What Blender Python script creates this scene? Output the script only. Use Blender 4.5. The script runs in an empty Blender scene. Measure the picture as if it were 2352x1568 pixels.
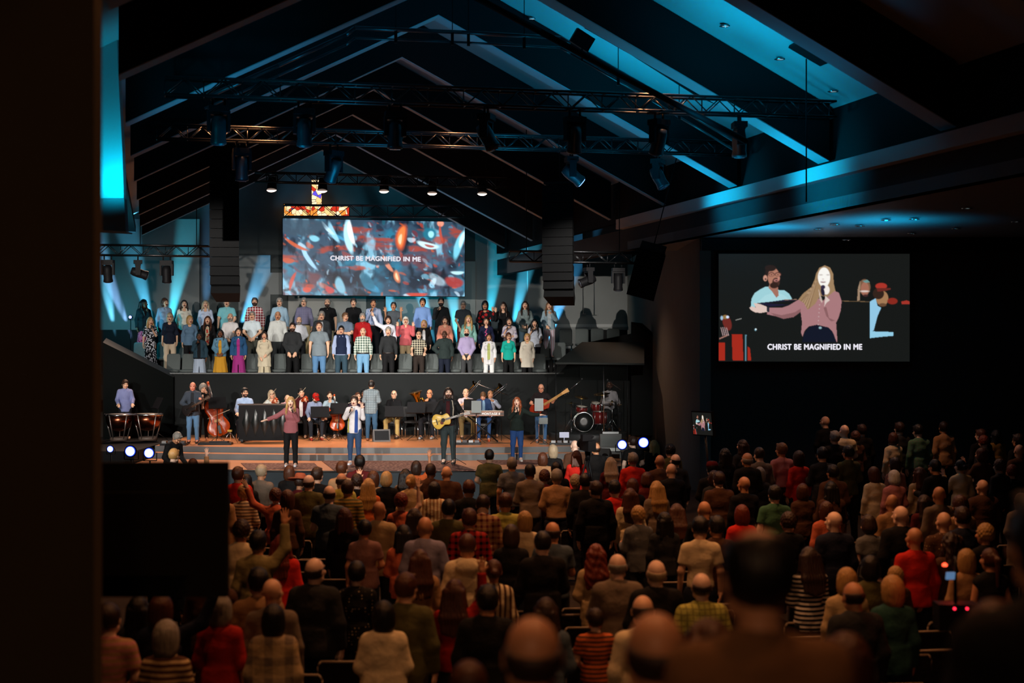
import bpy, bmesh, math, random
import numpy as np
from mathutils import Vector, Matrix, Euler
random.seed(7); np.random.seed(7)
C = bpy.context.scene.collection
F = 3267.0; CH = 3.85; A = math.radians(14); CA, SA = math.cos(A), math.sin(A)
def P(px, py, Y):                       # photo direction + real distance -> point in the hall
    return Vector(((px-1176)/F*Y, Y, CH-(py-784)/F*Y))
def H(u, v, z): return Vector((u*CA-v*SA, u*SA+v*CA, z))   # hall axes: u across, v along the nave
def PV(px, py, v):
    t = (px-1176)/F; Y = v/(CA-t*SA); return P(px, py, Y)
def lin(h):
    if not isinstance(h, str): return tuple(h)
    v = [int(h[i:i+2], 16)/255 for i in (1, 3, 5)]
    return tuple(c/12.92 if c <= .04045 else ((c+.055)/1.055)**2.4 for c in v)
# ---------------------------------------------------------------- camera, world, exposure
cam = bpy.data.objects.new('camera', bpy.data.cameras.new('camera')); C.objects.link(cam)
cam.location = (0, 0, CH); cam.rotation_euler = (math.pi/2, 0, 0)
cam.data.lens = 50.0; cam.data.sensor_width = 36.0; cam.data.clip_end = 200
cam.data.dof.use_dof = True; cam.data.dof.focus_distance = 36; cam.data.dof.aperture_fstop = 1.45
bpy.context.scene.camera = cam
w = bpy.data.worlds.new('hall_dark'); bpy.context.scene.world = w; w.use_nodes = True
w.node_tree.nodes['Background'].inputs[0].default_value = (.5, .8, 1, 1)
w.node_tree.nodes['Background'].inputs[1].default_value = .0012
vs = bpy.context.scene.view_settings; vs.view_transform = 'Standard'; vs.look = 'None'; vs.exposure = 0; vs.gamma = 1
try: vs.use_curve_mapping = False
except Exception: pass
cy = bpy.context.scene.cycles
cy.max_bounces = 5; cy.diffuse_bounces = 2; cy.glossy_bounces = 2; cy.transmission_bounces = 4; cy.transparent_max_bounces = 8
cy.use_light_tree = True; cy.sample_clamp_indirect = 2.0; cy.caustics_reflective = False; cy.caustics_refractive = False
# ---------------------------------------------------------------- lights
def aim(o, to):
    o.rotation_euler = (Vector(to)-o.location).to_track_quat('-Z', 'Y').to_euler()
def spot(name, loc, to, watts, col, deg=40, blend=.4, r=.1):
    l = bpy.data.lights.new(name, 'SPOT'); l.energy = watts; l.color = col; l.spot_size = math.radians(deg)
    l.spot_blend = blend; l.shadow_soft_size = r
    o = bpy.data.objects.new(name, l); C.objects.link(o); o.location = loc; aim(o, to); return o
def point(name, loc, watts, col, r=.2):
    l = bpy.data.lights.new(name, 'POINT'); l.energy = watts; l.color = col; l.shadow_soft_size = r
    o = bpy.data.objects.new(name, l); C.objects.link(o); o.location = loc; return o
def arealight(name, loc, to, watts, col, sx, sy):
    l = bpy.data.lights.new(name, 'AREA'); l.shape = 'RECTANGLE'; l.size = sx; l.size_y = sy; l.energy = watts; l.color = col
    o = bpy.data.objects.new(name, l); C.objects.link(o); o.location = loc; aim(o, to); return o
WH = (1, .93, .86)
# front-of-house spots on choir and stage
for x, y, z, tx, ty, tz, e, dg in [
    (-13, 18, 5.85, -1.5, 46, 3.9, 34000, 17), (-12.8, 19, 5.8, -8.8, 45, 3.6, 15000, 17), (-3.4, 29, 6.7, -5.2, 45, 2.2, 6600, 40), (2.4, 29, 6.4, -1.0, 45, 2.4, 3200, 38), (-9.4, 28, 5.8, -9.5, 45, 2.6, 2600, 36),
    (-9, 18, 5.8, -5.0, 36.5, 1.1, 12500, 26), (2.6, 18, 5.9, -.8, 36.5, 1.1, 12500, 26), (-3.0, 12, 6.2, -3.5, 36.5, .8, 11000, 25)]:
    spot('stage_light', (x, y, z), (tx, ty, tz), e*.62, WH, dg, .7, .06)
# back light over the musicians: warm rim on heads and the wooden floor
for x in (-9.5, -6, -2.5, 1):
    spot('stage_top_light', (x, 43, 8.6), (x, 37, 1), 2300, (1, .62, .42), 60, .6, .15)
# house lights: dim amber downlights over the congregation
AMB = (1, .41, .16)
for x, y, z, e in [(-3.4, 11, 8.2, 210), (.6, 12.5, 8.2, 230), (-3.6, 17, 8.4, 300), (0, 18.5, 8.6, 290), (-5, 24, 8.4, 300), (-.8, 24.5, 8.6, 240),
                   (3.6, 15.5, 5.9, 72), (5.2, 20, 5.9, 68), (6.6, 26, 5.9, 66), (1.0, 6.0, 8.0, 120), (-1.6, 6.5, 8, 100), (2.8, 9.5, 7.5, 120), (2.6, 22, 8.4, 80)]:
    spot('house_light', (x, y+1.2, z), (x, y+.6, 0), e*(3.5 if y > 14 else 2.6), AMB, 100, .8, .12)
# cool-warm spill from the back of the hall onto people's backs
spot('back_of_hall_light', (-1.2, -1.5, 5.6), (-1, 16, .3), 190, (1, .52, .27), 62, .8, .6)
# blue washes on the roof
BL = (.0, .44, .80)
def roofwash(u, v, z, tu, tv, tz, e, dg=90, col=BL):
    spot('roof_wash_light', H(u, v, z), H(tu, tv, tz), e, col, dg, .9, .4)
roofwash(7.6, 24.6, 7.4, 9.0, 24.8, 9.2, 190, 150)
roofwash(8.2, 20.6, 7.4, 9.4, 20.8, 9.2, 230, 150)
roofwash(9.2, 22.0, 5.6, 9.3, 22.8, 8.2, 210, 110, (.0, .48, .85))
roofwash(7.4, 24.8, 5.4, 7.9, 26.6, 8.8, 230, 120, (.0, .46, .85))
roofwash(1.6, 21.6, 5.6, 1.9, 23.0, 8.6, 150, 120, (.0, .42, .85))
roofwash(3.4, 25.0, 5.8, 3.6, 26.6, 9.2, 120, 110, (.0, .42, .85))
roofwash(6.0, 24.0, 7.2, 5.6, 26.8, 9.8, 60, 140, (.0, .42, .85))
roofwash(3.8, 41.0, 6.6, 4.5, 45.5, 9.0, 50, 150, (.15, .5, .9))
roofwash(8.6, 41.0, 6.4, 9.2, 44.5, 8.0, 60, 150, (.05, .55, .9))
spot('roof_wash_light', P(258, 450, 19.55), P(252, 330, 20.0), 100, (.0, .55, .85), 150, 1, .15)
spot('roof_wash_light', (5.0, 28.0, 5.0), (4.9, 28.2, 6.1), 170, BL, 140, 1, .3)
spot('roof_wash_light', (6.9, 26.4, 4.9), (6.8, 26.6, 6.1), 150, BL, 140, 1, .3)
roofwash(8.9, 19.4, 6.0, 9.0, 18.6, 8.0, 30, 60, (.0, .4, .8))
spot('stage_light', (2.4, 22, 5.8), (2.5, 40.8, 2.0), 3000, WH, 12, .7, .06)
spot('stage_light', (-9, 20, 5.8), (-10.6, 39.5, 1.7), 5200, WH, 15, .7, .06)
spot('roof_wash_light', H(8.2, 27.5, 6.8), H(11.2, 26.5, 6.75), 800, BL, 50, 1, .3)
spot('roof_wash_light', H(8.6, 23.0, 6.4), H(11.2, 22.5, 6.7), 620, BL, 60, 1, .3)
spot('near_house_light', (1.3, 3.3, 6.9), (1.9, 3.5, 3), 55, AMB, 70, .8, .1)
# up-lights behind the choir: base px, top px, power
BEAMS = [(206, 770, 160, 640, 120, (.25, .6, 1), 10), (262, 760, 225, 560, 330, (.2, .75, 1), 9), (304, 765, 246, 625, 420, (.35, .6, 1), 7.5),
    (350, 760, 300, 560, 380, (.15, .72, 1), 9), (390, 760, 438, 505, 460, (.1, .85, .95), 9.5), (464, 765, 482, 600, 330, (.25, .6, 1), 8.5),
    (548, 760, 616, 590, 420, (.15, .65, 1), 9.5), (930, 775, 880, 650, 380, (.15, .75, 1), 9), (1000, 775, 960, 640, 420, (.15, .75, 1), 9),
    (1052, 775, 1036, 640, 380, (.1, .8, 1), 9), (1122, 760, 1150, 540, 400, (.05, .8, .95), 9), (1178, 765, 1222, 560, 480, (.1, .75, 1), 8.5),
    (1262, 770, 1325, 590, 420, (.1, .55, 1), 9.5)]
for bx, by, tx, ty, e, col, dg in BEAMS:
    a = PV(bx-(tx-bx)*.3, by+55, 47.80); b = PV(bx+(tx-bx)*1.7, by+(ty-by)*1.7, 47.93)
    spot('uplight_lamp', a, b, e*26, (col[0]*.8, col[1]*.86, 1), dg*1.4, .9, .03)
point('teal_fill_light', H(-1.0, 46.4, 4.6), 60, (.0, .6, .85), .5)
point('teal_fill_light', H(8.4, 46.6, 5.4), 50, (.0, .6, .85), .5)
# ---------------------------------------------------------------- materials
MC = {}
def mat(name, col, rough=.7, metal=0, spec=None, emit=None, es=1.0, bump=0, bscale=60, mottle=0, mscale=3, tr=0, alpha=1):
    k = ('m', name)
    if k in MC: return MC[k]
    m = bpy.data.materials.new(name); m.use_nodes = True; n = m.node_tree.nodes; L = m.node_tree.links
    b = n['Principled BSDF']; c = lin(col)
    b.inputs['Base Color'].default_value = (*c, 1); b.inputs['Roughness'].default_value = rough
    b.inputs['Metallic'].default_value = metal; b.inputs['Specular IOR Level'].default_value = spec if spec is not None else (.12 if rough > .5 else .5)
    if tr: b.inputs['Transmission Weight'].default_value = tr
    if alpha < 1: b.inputs['Alpha'].default_value = alpha
    if emit is not None:
        b.inputs['Emission Color'].default_value = (*lin(emit), 1); b.inputs['Emission Strength'].default_value = es
    if bump or mottle:
        t = n.new('ShaderNodeTexCoord')
        if mottle:
            x = n.new('ShaderNodeTexNoise'); x.inputs['Scale'].default_value = mscale; x.inputs['Detail'].default_value = 5
            L.new(t.outputs['Object'], x.inputs['Vector'])
            mx = n.new('ShaderNodeMix'); mx.data_type = 'RGBA'
            mx.inputs['A'].default_value = (*[v*(1-mottle) for v in c], 1); mx.inputs['B'].default_value = (*[min(1, v*(1+mottle)) for v in c], 1)
            L.new(x.outputs['Fac'], mx.inputs['Factor']); L.new(mx.outputs['Result'], b.inputs['Base Color'])
        if bump:
            x = n.new('ShaderNodeTexNoise'); x.inputs['Scale'].default_value = bscale; x.inputs['Detail'].default_value = 3
            L.new(t.outputs['Object'], x.inputs['Vector'])
            u = n.new('ShaderNodeBump'); u.inputs['Strength'].default_value = bump; u.inputs['Distance'].default_value = .02
            L.new(x.outputs['Fac'], u.inputs['Height']); L.new(u.outputs['Normal'], b.inputs['Normal'])
    MC[k] = m; return m
def fabric(col, pat=None, col2='#101010', scale=1.0):
    """procedural cloth: plain weave, stripes, plaid, dots or floral"""
    k = ('f', str(col), pat, str(col2), scale)
    if k in MC: return MC[k]
    m = bpy.data.materials.new('cloth_'+(pat or 'plain')); m.use_nodes = True; n = m.node_tree.nodes; L = m.node_tree.links
    b = n['Principled BSDF']; b.inputs['Roughness'].default_value = .85; b.inputs['Specular IOR Level'].default_value = .25
    c1, c2 = lin(col), lin(col2); t = n.new('ShaderNodeTexCoord'); b.inputs['Base Color'].default_value = (*c1, 1)
    def M(op, a, v):
        x = n.new('ShaderNodeMath'); x.operation = op
        for i, q in enumerate((a, v)):
            if q is None: continue
            if isinstance(q, (int, float)): x.inputs[i].default_value = q
            else: L.new(q, x.inputs[i])
        return x.outputs[0]
    if pat:
        s = n.new('ShaderNodeSeparateXYZ'); L.new(t.outputs['Object'], s.inputs[0])
        def band(ax, per, duty):
            return M('LESS_THAN', M('FRACT', M('MULTIPLY', s.outputs[ax], 1/per/scale), None), duty)
        ax = M('ADD', s.outputs[0], M('MULTIPLY', s.outputs[1], .12))
        if pat == 'hstripe': f = band(2, .05, .45)
        elif pat == 'vstripe': f = M('LESS_THAN', M('FRACT', M('MULTIPLY', ax, 1/.06/scale), None), .45)
        elif pat == 'plaid':
            f = M('MULTIPLY', M('ADD', band(2, .075, .42), M('LESS_THAN', M('FRACT', M('MULTIPLY', ax, 1/.075/scale), None), .42)), .5)
        elif pat == 'check':
            f = M('MAXIMUM', band(2, .05, .22), M('LESS_THAN', M('FRACT', M('MULTIPLY', ax, 1/.05/scale), None), .22)); f = M('MULTIPLY', f, .6)
        else:
            v = n.new('ShaderNodeTexVoronoi'); v.inputs['Scale'].default_value = (30 if pat == 'dots' else 20)/scale
            v.inputs['Randomness'].default_value = .35 if pat == 'dots' else 1
            L.new(t.outputs['Object'], v.inputs['Vector']); f = M('LESS_THAN', v.outputs['Distance'], .16 if pat == 'dots' else .42)
        mx = n.new('ShaderNodeMix'); mx.data_type = 'RGBA'; mx.inputs['A'].default_value = (*c1, 1); mx.inputs['B'].default_value = (*c2, 1)
        L.new(f, mx.inputs['Factor']); L.new(mx.outputs['Result'], b.inputs['Base Color'])
    x = n.new('ShaderNodeTexNoise'); x.inputs['Scale'].default_value = 14; x.inputs['Detail'].default_value = 4
    L.new(t.outputs['Object'], x.inputs['Vector'])
    u = n.new('ShaderNodeBump'); u.inputs['Strength'].default_value = .5; u.inputs['Distance'].default_value = .03
    L.new(x.outputs['Fac'], u.inputs['Height']); L.new(u.outputs['Normal'], b.inputs['Normal'])
    MC[k] = m; return m
def hairmat(col):
    k = ('h', str(col))
    if k in MC: return MC[k]
    m = bpy.data.materials.new('hair'); m.use_nodes = True; n = m.node_tree.nodes; L = m.node_tree.links; b = n['Principled BSDF']
    b.inputs['Roughness'].default_value = .45; c = lin(col)
    t = n.new('ShaderNodeTexCoord'); mp = n.new('ShaderNodeMapping'); mp.inputs['Scale'].default_value = (90, 90, 9)
    x = n.new('ShaderNodeTexNoise'); x.inputs['Scale'].default_value = 1; x.inputs['Detail'].default_value = 3
    L.new(t.outputs['Object'], mp.inputs[0]); L.new(mp.outputs[0], x.inputs['Vector'])
    r = n.new('ShaderNodeMix'); r.data_type = 'RGBA'; r.inputs['A'].default_value = (*[v*.5 for v in c], 1); r.inputs['B'].default_value = (*[min(1, v*1.5) for v in c], 1)
    L.new(x.outputs['Fac'], r.inputs['Factor']); L.new(r.outputs['Result'], b.inputs['Base Color'])
    u = n.new('ShaderNodeBump'); u.inputs['Strength'].default_value = .8; u.inputs['Distance'].default_value = .01
    L.new(x.outputs['Fac'], u.inputs['Height']); L.new(u.outputs['Normal'], b.inputs['Normal'])
    MC[k] = m; return m
def skinmat(col):
    k = ('s', str(col))
    if k in MC: return MC[k]
    m = bpy.data.materials.new('skin'); m.use_nodes = True; n = m.node_tree.nodes; L = m.node_tree.links; b = n['Principled BSDF']
    b.inputs['Roughness'].default_value = .5
    a = n.new('ShaderNodeAttribute'); a.attribute_name = 'paint'
    mx = n.new('ShaderNodeMix'); mx.data_type = 'RGBA'; mx.blend_type = 'MULTIPLY'; mx.inputs['Factor'].default_value = 1
    mx.inputs['A'].default_value = (*lin(col), 1); L.new(a.outputs['Color'], mx.inputs['B']); L.new(mx.outputs['Result'], b.inputs['Base Color'])
    MC[k] = m; return m
def wood(name, c1, c2, rough=.35, sc=(1, 14, 14)):
    k = ('w', name)
    if k in MC: return MC[k]
    m = bpy.data.materials.new(name); m.use_nodes = True; n = m.node_tree.nodes; L = m.node_tree.links; b = n['Principled BSDF']
    b.inputs['Roughness'].default_value = rough
    t = n.new('ShaderNodeTexCoord'); mp = n.new('ShaderNodeMapping'); mp.inputs['Scale'].default_value = sc
    x = n.new('ShaderNodeTexNoise'); x.inputs['Scale'].default_value = 2; x.inputs['Detail'].default_value = 6
    L.new(t.outputs['Object'], mp.inputs[0]); L.new(mp.outputs[0], x.inputs['Vector'])
    r = n.new('ShaderNodeMix'); r.data_type = 'RGBA'; r.inputs['A'].default_value = (*lin(c1), 1); r.inputs['B'].default_value = (*lin(c2), 1)
    L.new(x.outputs['Fac'], r.inputs['Factor']); L.new(r.outputs['Result'], b.inputs['Base Color'])
    MC[k] = m; return m
BLK = mat('black_paint', (.007, .007, .008), .6); BLKM = mat('black_metal', (.014, .015, .017), .4, .6)
CHR = mat('chrome', (.7, .72, .75), .2, 1); PLAS = mat('black_plastic', (.006, .006, .007), .55)
WALLG = mat('grey_wall_paint', (.19, .20, .195), .85, bump=.1, bscale=90, mottle=.06); DWALL = mat('dark_wall_paint', (.05, .05, .05), .85, mottle=.1)
def emis(name, col, s):
    k = ('e', name)
    if k in MC: return MC[k]
    m = mat(name, (0, 0, 0), emit=col, es=s); MC[k] = m; return m
def lamp(name, col, s): return emis(name, col, s)
# ---------------------------------------------------------------- mesh builder
class MB:
    def __init__(s): s.v = []; s.f = []; s.sm = []
    def add(s, vs_, fs, smooth=False):
        o = len(s.v); s.v += [tuple(v) for v in vs_]; s.f += [tuple(i+o for i in f) for f in fs]; s.sm += [smooth]*len(fs); return s
    def box(s, c, d, R=None):
        c = Vector(c); q = []
        for x in (-.5, .5):
            for y in (-.5, .5):
                for z in (-.5, .5):
                    p = Vector((x*d[0], y*d[1], z*d[2])); q.append(c+(R @ p if R else p))
        return s.add(q, [(0, 1, 3, 2), (4, 6, 7, 5), (0, 4, 5, 1), (2, 3, 7, 6), (0, 2, 6, 4), (1, 5, 7, 3)])
    def cyl(s, a, b, r1, r2=None, n=10, caps=True, smooth=True):
        a, b = Vector(a), Vector(b); r2 = r1 if r2 is None else r2; d = (b-a).normalized()
        x = d.orthogonal().normalized(); y = d.cross(x); q = []
        for p, r in ((a, r1), (b, r2)):
            for i in range(n):
                t = 2*math.pi*i/n; q.append(p+(x*math.cos(t)+y*math.sin(t))*r)
        s.add(q, [(i, (i+1) % n, n+(i+1) % n, n+i) for i in range(n)], smooth)
        if caps: o = len(s.v)-2*n; s.f += [tuple(o+i for i in range(n-1, -1, -1)), tuple(o+n+i for i in range(n))]; s.sm += [False]*2
        return s
    def tube(s, pts, r, n=8):
        for a, b in zip(pts, pts[1:]):
            if (Vector(a)-Vector(b)).length > 1e-5: s.cyl(a, b, r, r, n)
        return s
    def lathe(s, prof, o=(0, 0, 0), R=None, n=20, sx=1, sy=1):
        o = Vector(o); q = []
        for r, z in prof:
            for i in range(n):
                t = 2*math.pi*i/n; p = Vector((r*math.cos(t)*sx, r*math.sin(t)*sy, z)); q.append(o+(R @ p if R else p))
        fs = []
        for k in range(len(prof)-1):
            for i in range(n): fs.append((k*n+i, k*n+(i+1) % n, (k+1)*n+(i+1) % n, (k+1)*n+i))
        s.add(q, fs, True)
        b = len(s.v)-len(q); s.f += [tuple(b+i for i in range(n-1, -1, -1)), tuple(b+len(q)-n+i for i in range(n))]; s.sm += [False]*2
        return s
    def prism(s, pts, off):            # polygon extruded by a vector
        off = Vector(off); n = len(pts); q = [Vector(p) for p in pts]+[Vector(p)+off for p in pts]
        return s.add(q, [tuple(range(n-1, -1, -1)), tuple(range(n, 2*n))]+[(i, (i+1) % n, n+(i+1) % n, n+i) for i in range(n)])
    def mesh(s, name):
        m = bpy.data.meshes.new(name); m.from_pydata(s.v, [], s.f); m.polygons.foreach_set('use_smooth', s.sm)
        bm = bmesh.new(); bm.from_mesh(m); bmesh.ops.recalc_face_normals(bm, faces=bm.faces); bm.to_mesh(m); bm.free(); m.update(); return m
    def build(s, name, m, parent=None, loc=None, rot=None):
        o = bpy.data.objects.new(name, s.mesh(name)); C.objects.link(o)
        if m: o.data.materials.append(m)
        if parent: o.parent = parent
        if loc is not None: o.location = loc
        if rot is not None: o.rotation_euler = rot
        return o
def tag(o, label=None, cat=None, group=None, kind=None):
    if label: o['label'] = label
    if cat: o['category'] = cat
    if group: o['group'] = group
    if kind: o['kind'] = kind
    return o
def empty(name, loc=(0, 0, 0), rz=0, sc=1, label=None, cat=None, group=None, R=None):
    o = bpy.data.objects.new(name, None); C.objects.link(o); o.location = loc; o.rotation_euler = (0, 0, rz); o.scale = (sc,)*3
    if R is not None: o.matrix_world = Matrix.Translation(Vector(loc)) @ R.to_4x4() @ Matrix.Scale(sc, 4)
    o.empty_display_size = .1
    return tag(o, label, cat, group)
def struct(name, mb, m): return tag(mb.build(name, m), kind='structure')
def copy_tree(o, parent=None):
    c = o.copy(); C.objects.link(c)
    if parent: c.parent = parent
    for ch in list(o.children): copy_tree(ch, c)
    return c
def place(o, loc, rz=0, sc=None, label=None, group=None, cat=None):
    o.location = loc; o.rotation_euler = (0, 0, rz)
    if sc: o.scale = (sc,)*3
    return tag(o, label, cat, group)
# ================================================================ THE HALL
FLOORM = mat('dark_carpet', (.035, .028, .024), .95, bump=.2, bscale=120, mottle=.2)
struct('floor', MB().box((0, 24, -.1), (40, 56, .2)), FLOORM)
# raked floor of the right-hand seating and the gallery tier where the camera stands
struct('floor_right_rake', MB().prism([(2.9, 22.5, 0), (2.9, 30.9, .63), (2.9, 30.9, 0)], (11, 0, 0)), FLOORM)
struct('floor_gallery', MB().box((.9, 5.8, .5), (6.6, 1.6, 1.0)).box((.9, 4.5, .62), (6.6, 1.0, 1.24)).box((.9, 1.9, .8), (6.6, 4.2, 1.6)), FLOORM)
# back gable wall and raised panels
gw = MB().prism([H(-6.5, 48, 0), H(17.5, 48, 0), H(17.5, 48, 7.2), H(5.15, 48, 12.9), H(-6.5, 48, 7.2)], H(0, .3, 0))
struct('wall_back', gw, mat('charcoal_wall', (.06, .068, .066), .85, mottle=.15))
def wp(n, x0, x1, y0, y1, v=47.93, m=WALLG):
    a, b, c, d = PV(x0, y1, v), PV(x1, y1, v), PV(x1, y0, v), PV(x0, y0, v)
    struct('trim_%d' % n, MB().prism([a, b, c, d], H(0, .06, 0)), m)
wp(1, 225, 458, 503, 800); wp(2, 548, 621, 586, 800); wp(3, 621, 662, 626, 676); wp(4, 662, 841, 640, 800, m=mat('grey_wall_lit', (.30, .30, .28), .85))  # one grey wall; the differing panel tones hold differences in light
wp(5, 886, 1002, 600, 800); wp(6, 1002, 1092, 600, 800, 47.9, mat('grey_wall_lit_green', (.2, .22, .21), .85)); wp(7, 1092, 1212, 420, 800, m=WALLG)
wp(8, 1212, 1338, 420, 800, 47.9, mat('grey_wall_lit_right', (.25, .26, .25), .85, mottle=.05)); wp(9, 1338, 1451, 470, 800, m=mat('grey_wall_lit_right', (.25, .26, .25)))  # lighter copy of the wall grey, light put into the colour
wp(10, 1240, 1451, 744, 751, 47.89, mat('pale_rail', (.45, .46, .45)))
wp(11, 225, 1451, 757, 830, 47.90, mat('choir_carpet', (.012,)*3))
# side wall and screen wall to the right
struct('wall_right_return', MB().box((4.2, 40.6, 3.3), (.24, 19.4, 6.8)), mat('brown_grey_wall', (.14, .13, .11), .9, bump=.1, mottle=.1))
struct('wall_right', MB().box((12, 31.1, 3.05), (15.4, .24, 6.1)), mat('dark_brown_wall', (.045, .04, .034), .9, mottle=.1))
struct('trim_20', MB().box((9.6, 30.9, 5.95), (11, .3, .25)), BLK)
# nave bulkheads: fascia above the side aisles
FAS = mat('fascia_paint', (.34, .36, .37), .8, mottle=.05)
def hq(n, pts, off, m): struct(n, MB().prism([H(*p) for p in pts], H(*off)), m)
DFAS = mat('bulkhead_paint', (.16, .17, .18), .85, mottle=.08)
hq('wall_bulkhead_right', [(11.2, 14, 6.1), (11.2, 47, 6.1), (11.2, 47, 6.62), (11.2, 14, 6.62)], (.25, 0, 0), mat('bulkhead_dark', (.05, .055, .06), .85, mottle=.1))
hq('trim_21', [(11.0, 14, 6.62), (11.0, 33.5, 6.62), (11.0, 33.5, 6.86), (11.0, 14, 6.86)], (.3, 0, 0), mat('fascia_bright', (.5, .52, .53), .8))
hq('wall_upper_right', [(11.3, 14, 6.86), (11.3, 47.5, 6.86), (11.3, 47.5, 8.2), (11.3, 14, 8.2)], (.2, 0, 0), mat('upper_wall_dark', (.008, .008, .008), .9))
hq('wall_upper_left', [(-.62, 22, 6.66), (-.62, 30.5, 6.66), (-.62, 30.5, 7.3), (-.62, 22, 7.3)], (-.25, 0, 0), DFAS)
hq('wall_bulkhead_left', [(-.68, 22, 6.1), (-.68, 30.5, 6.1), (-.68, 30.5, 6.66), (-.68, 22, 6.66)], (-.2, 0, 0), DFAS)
def lpan(n, pts, m): struct(n, MB().prism([P(x, y, 20) for x, y in pts], (0, .15, 0)), m)
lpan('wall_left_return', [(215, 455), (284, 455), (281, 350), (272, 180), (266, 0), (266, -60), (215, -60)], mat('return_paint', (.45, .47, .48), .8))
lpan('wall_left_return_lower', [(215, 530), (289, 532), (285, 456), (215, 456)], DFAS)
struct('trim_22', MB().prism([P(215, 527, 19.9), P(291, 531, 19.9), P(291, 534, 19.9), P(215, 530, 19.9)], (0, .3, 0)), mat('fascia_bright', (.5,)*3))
hq('ceiling_aisle_right', [(11.2, 12, 6.1), (25, 12, 6.1), (25, 33.2, 6.1), (11.2, 33.2, 6.1)], (0, 0, .2), mat('aisle_ceiling', (.3, .31, .33), .5, bump=.15, bscale=30))
hq('ceiling_stage_wing', [(-.68, 31, 7.4), (-7, 31, 7.4), (-7, 48, 7.4), (-.68, 48, 7.4)], (0, 0, .2), BLK)
# roof slopes and the chevron downstand beams
TP = math.tan(math.radians(26.8)); UR = 5.15; ZB = 10.02; HW = 6.05
ROOF = mat('roof_lining', (.40, .42, .43), .85, mottle=.05, mscale=1.5)
for k, sgn in (('left', -1), ('right', 1)):
    e = [(UR, 12, ZB+.95), (UR, 48, ZB+.95), (UR+sgn*(HW+.2), 48, ZB+.95-TP*(HW+.2)), (UR+sgn*(HW+.2), 12, ZB+.95-TP*(HW+.2))]
    struct('ceiling_slope_'+k, MB().prism([H(*p) for p in e], (0, 0, .15)), ROOF)
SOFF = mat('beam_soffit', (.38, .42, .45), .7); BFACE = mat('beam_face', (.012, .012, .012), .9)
def chevron(v, w=.42, drop=0, face=BFACE):
    r = empty('roof_beam', H(UR, v, ZB), 0, 1, None, 'roof beam', 'chevron roof beams across the nave')
    o = H(UR, v, ZB)
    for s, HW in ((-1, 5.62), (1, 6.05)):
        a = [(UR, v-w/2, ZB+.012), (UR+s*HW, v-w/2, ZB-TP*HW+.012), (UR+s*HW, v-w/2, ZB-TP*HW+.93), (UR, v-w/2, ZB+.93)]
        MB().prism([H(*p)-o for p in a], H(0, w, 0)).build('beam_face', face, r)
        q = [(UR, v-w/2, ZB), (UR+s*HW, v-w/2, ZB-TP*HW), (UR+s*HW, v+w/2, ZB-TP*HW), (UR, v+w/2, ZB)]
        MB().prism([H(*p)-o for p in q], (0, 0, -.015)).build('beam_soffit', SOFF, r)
    return r
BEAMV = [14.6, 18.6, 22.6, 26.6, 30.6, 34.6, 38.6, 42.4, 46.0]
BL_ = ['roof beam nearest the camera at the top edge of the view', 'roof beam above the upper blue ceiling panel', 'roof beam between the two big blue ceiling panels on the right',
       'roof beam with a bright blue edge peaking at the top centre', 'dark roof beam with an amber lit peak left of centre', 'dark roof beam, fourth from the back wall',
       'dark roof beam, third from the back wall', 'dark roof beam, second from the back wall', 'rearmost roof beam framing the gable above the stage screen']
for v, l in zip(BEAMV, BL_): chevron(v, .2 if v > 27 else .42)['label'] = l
spot('amber_roof_light', H(4.7, 28.8, 8.6), H(5.9, 30.6, 10), 9, (1, .3, .1), 60, 1, .1)
# ceiling fittings
def downlight(loc, lab, lit=.5):
    r = empty('ceiling_downlight', loc, 0, 1, lab, 'ceiling light', 'small recessed downlights')
    MB().lathe([(.09, 0), (.1, -.012), (.065, -.018), (.06, 0)], n=16).build('trim_ring', CHR, r)
    MB().lathe([(.055, -.01), (.04, -.004)], n=12).build('lamp_glass', mat('dim_lamp', (.3, .3, .3), .2, emit=(.45, .7, .8), es=lit), r)
def roofpt(px, py):                                     # where a sight line meets the right roof slope
    d = Vector(((px-1176)/F, 1, (784-py)/F)); best = None
    for i in range(1200):
        Y = 14+i*.02; p = Vector((0, 0, CH))+d*Y; u = p.x*CA+p.y*SA
        if p.z >= ZB+.95-TP*abs(u-UR): return p-Vector((0, 0, .02))
    return p
for px, py, l in ((1666, 56, 'recessed downlight high on the blue ceiling panel'), (1792, 132, 'recessed downlight mid way down the upper blue ceiling panel'), (1914, 206, 'recessed downlight at the lower corner of the upper blue ceiling panel'), (1222, 40, 'recessed downlight on the nearer blue panel by the top edge')):
    downlight(roofpt(px, py), l)
for i, (px, py) in enumerate([(1880, 526), (1918, 515), (2035, 504), (1975, 518), (2100, 502), (2094, 535), (2222, 477), (2335, 508), (2197, 524), (1944, 550)]):
    Y = (6.08-CH)*F/(784-py)
    downlight(P(px, py, min(Y, 30)), 'small downlight in the flat aisle ceiling, number reads left to right'.replace(', number reads left to right', ' ' + ['above the left of the side screen', 'above the singer on the side screen', 'above the right half of the side screen', 'just above the singer, nearer the fascia', 'above the screen top right corner, nearer', 'above the screen top right corner, farther', 'far right, nearest the camera', 'at the right edge of the view', 'right of the side screen', 'low, right over the side screen'][i]), 3)
vb = MB().box((0, 0, 0), (.62, .42, .05)); rp = roofpt(1862, 112)
tag(vb.build('ceiling_vent', BLK, None, rp-Vector((0, 0, .05)), (0, math.radians(26), A)), 'dark square air vent in the upper blue ceiling panel', 'vent')
tag(MB().cyl((0, 0, 0), (0, 0, -2.3), .012, n=6).build('hanging_cable', BLK, None, roofpt(1852, 125)-Vector((0, 0, .05))), 'thin cable hanging below the dark ceiling vent', 'cable')
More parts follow.
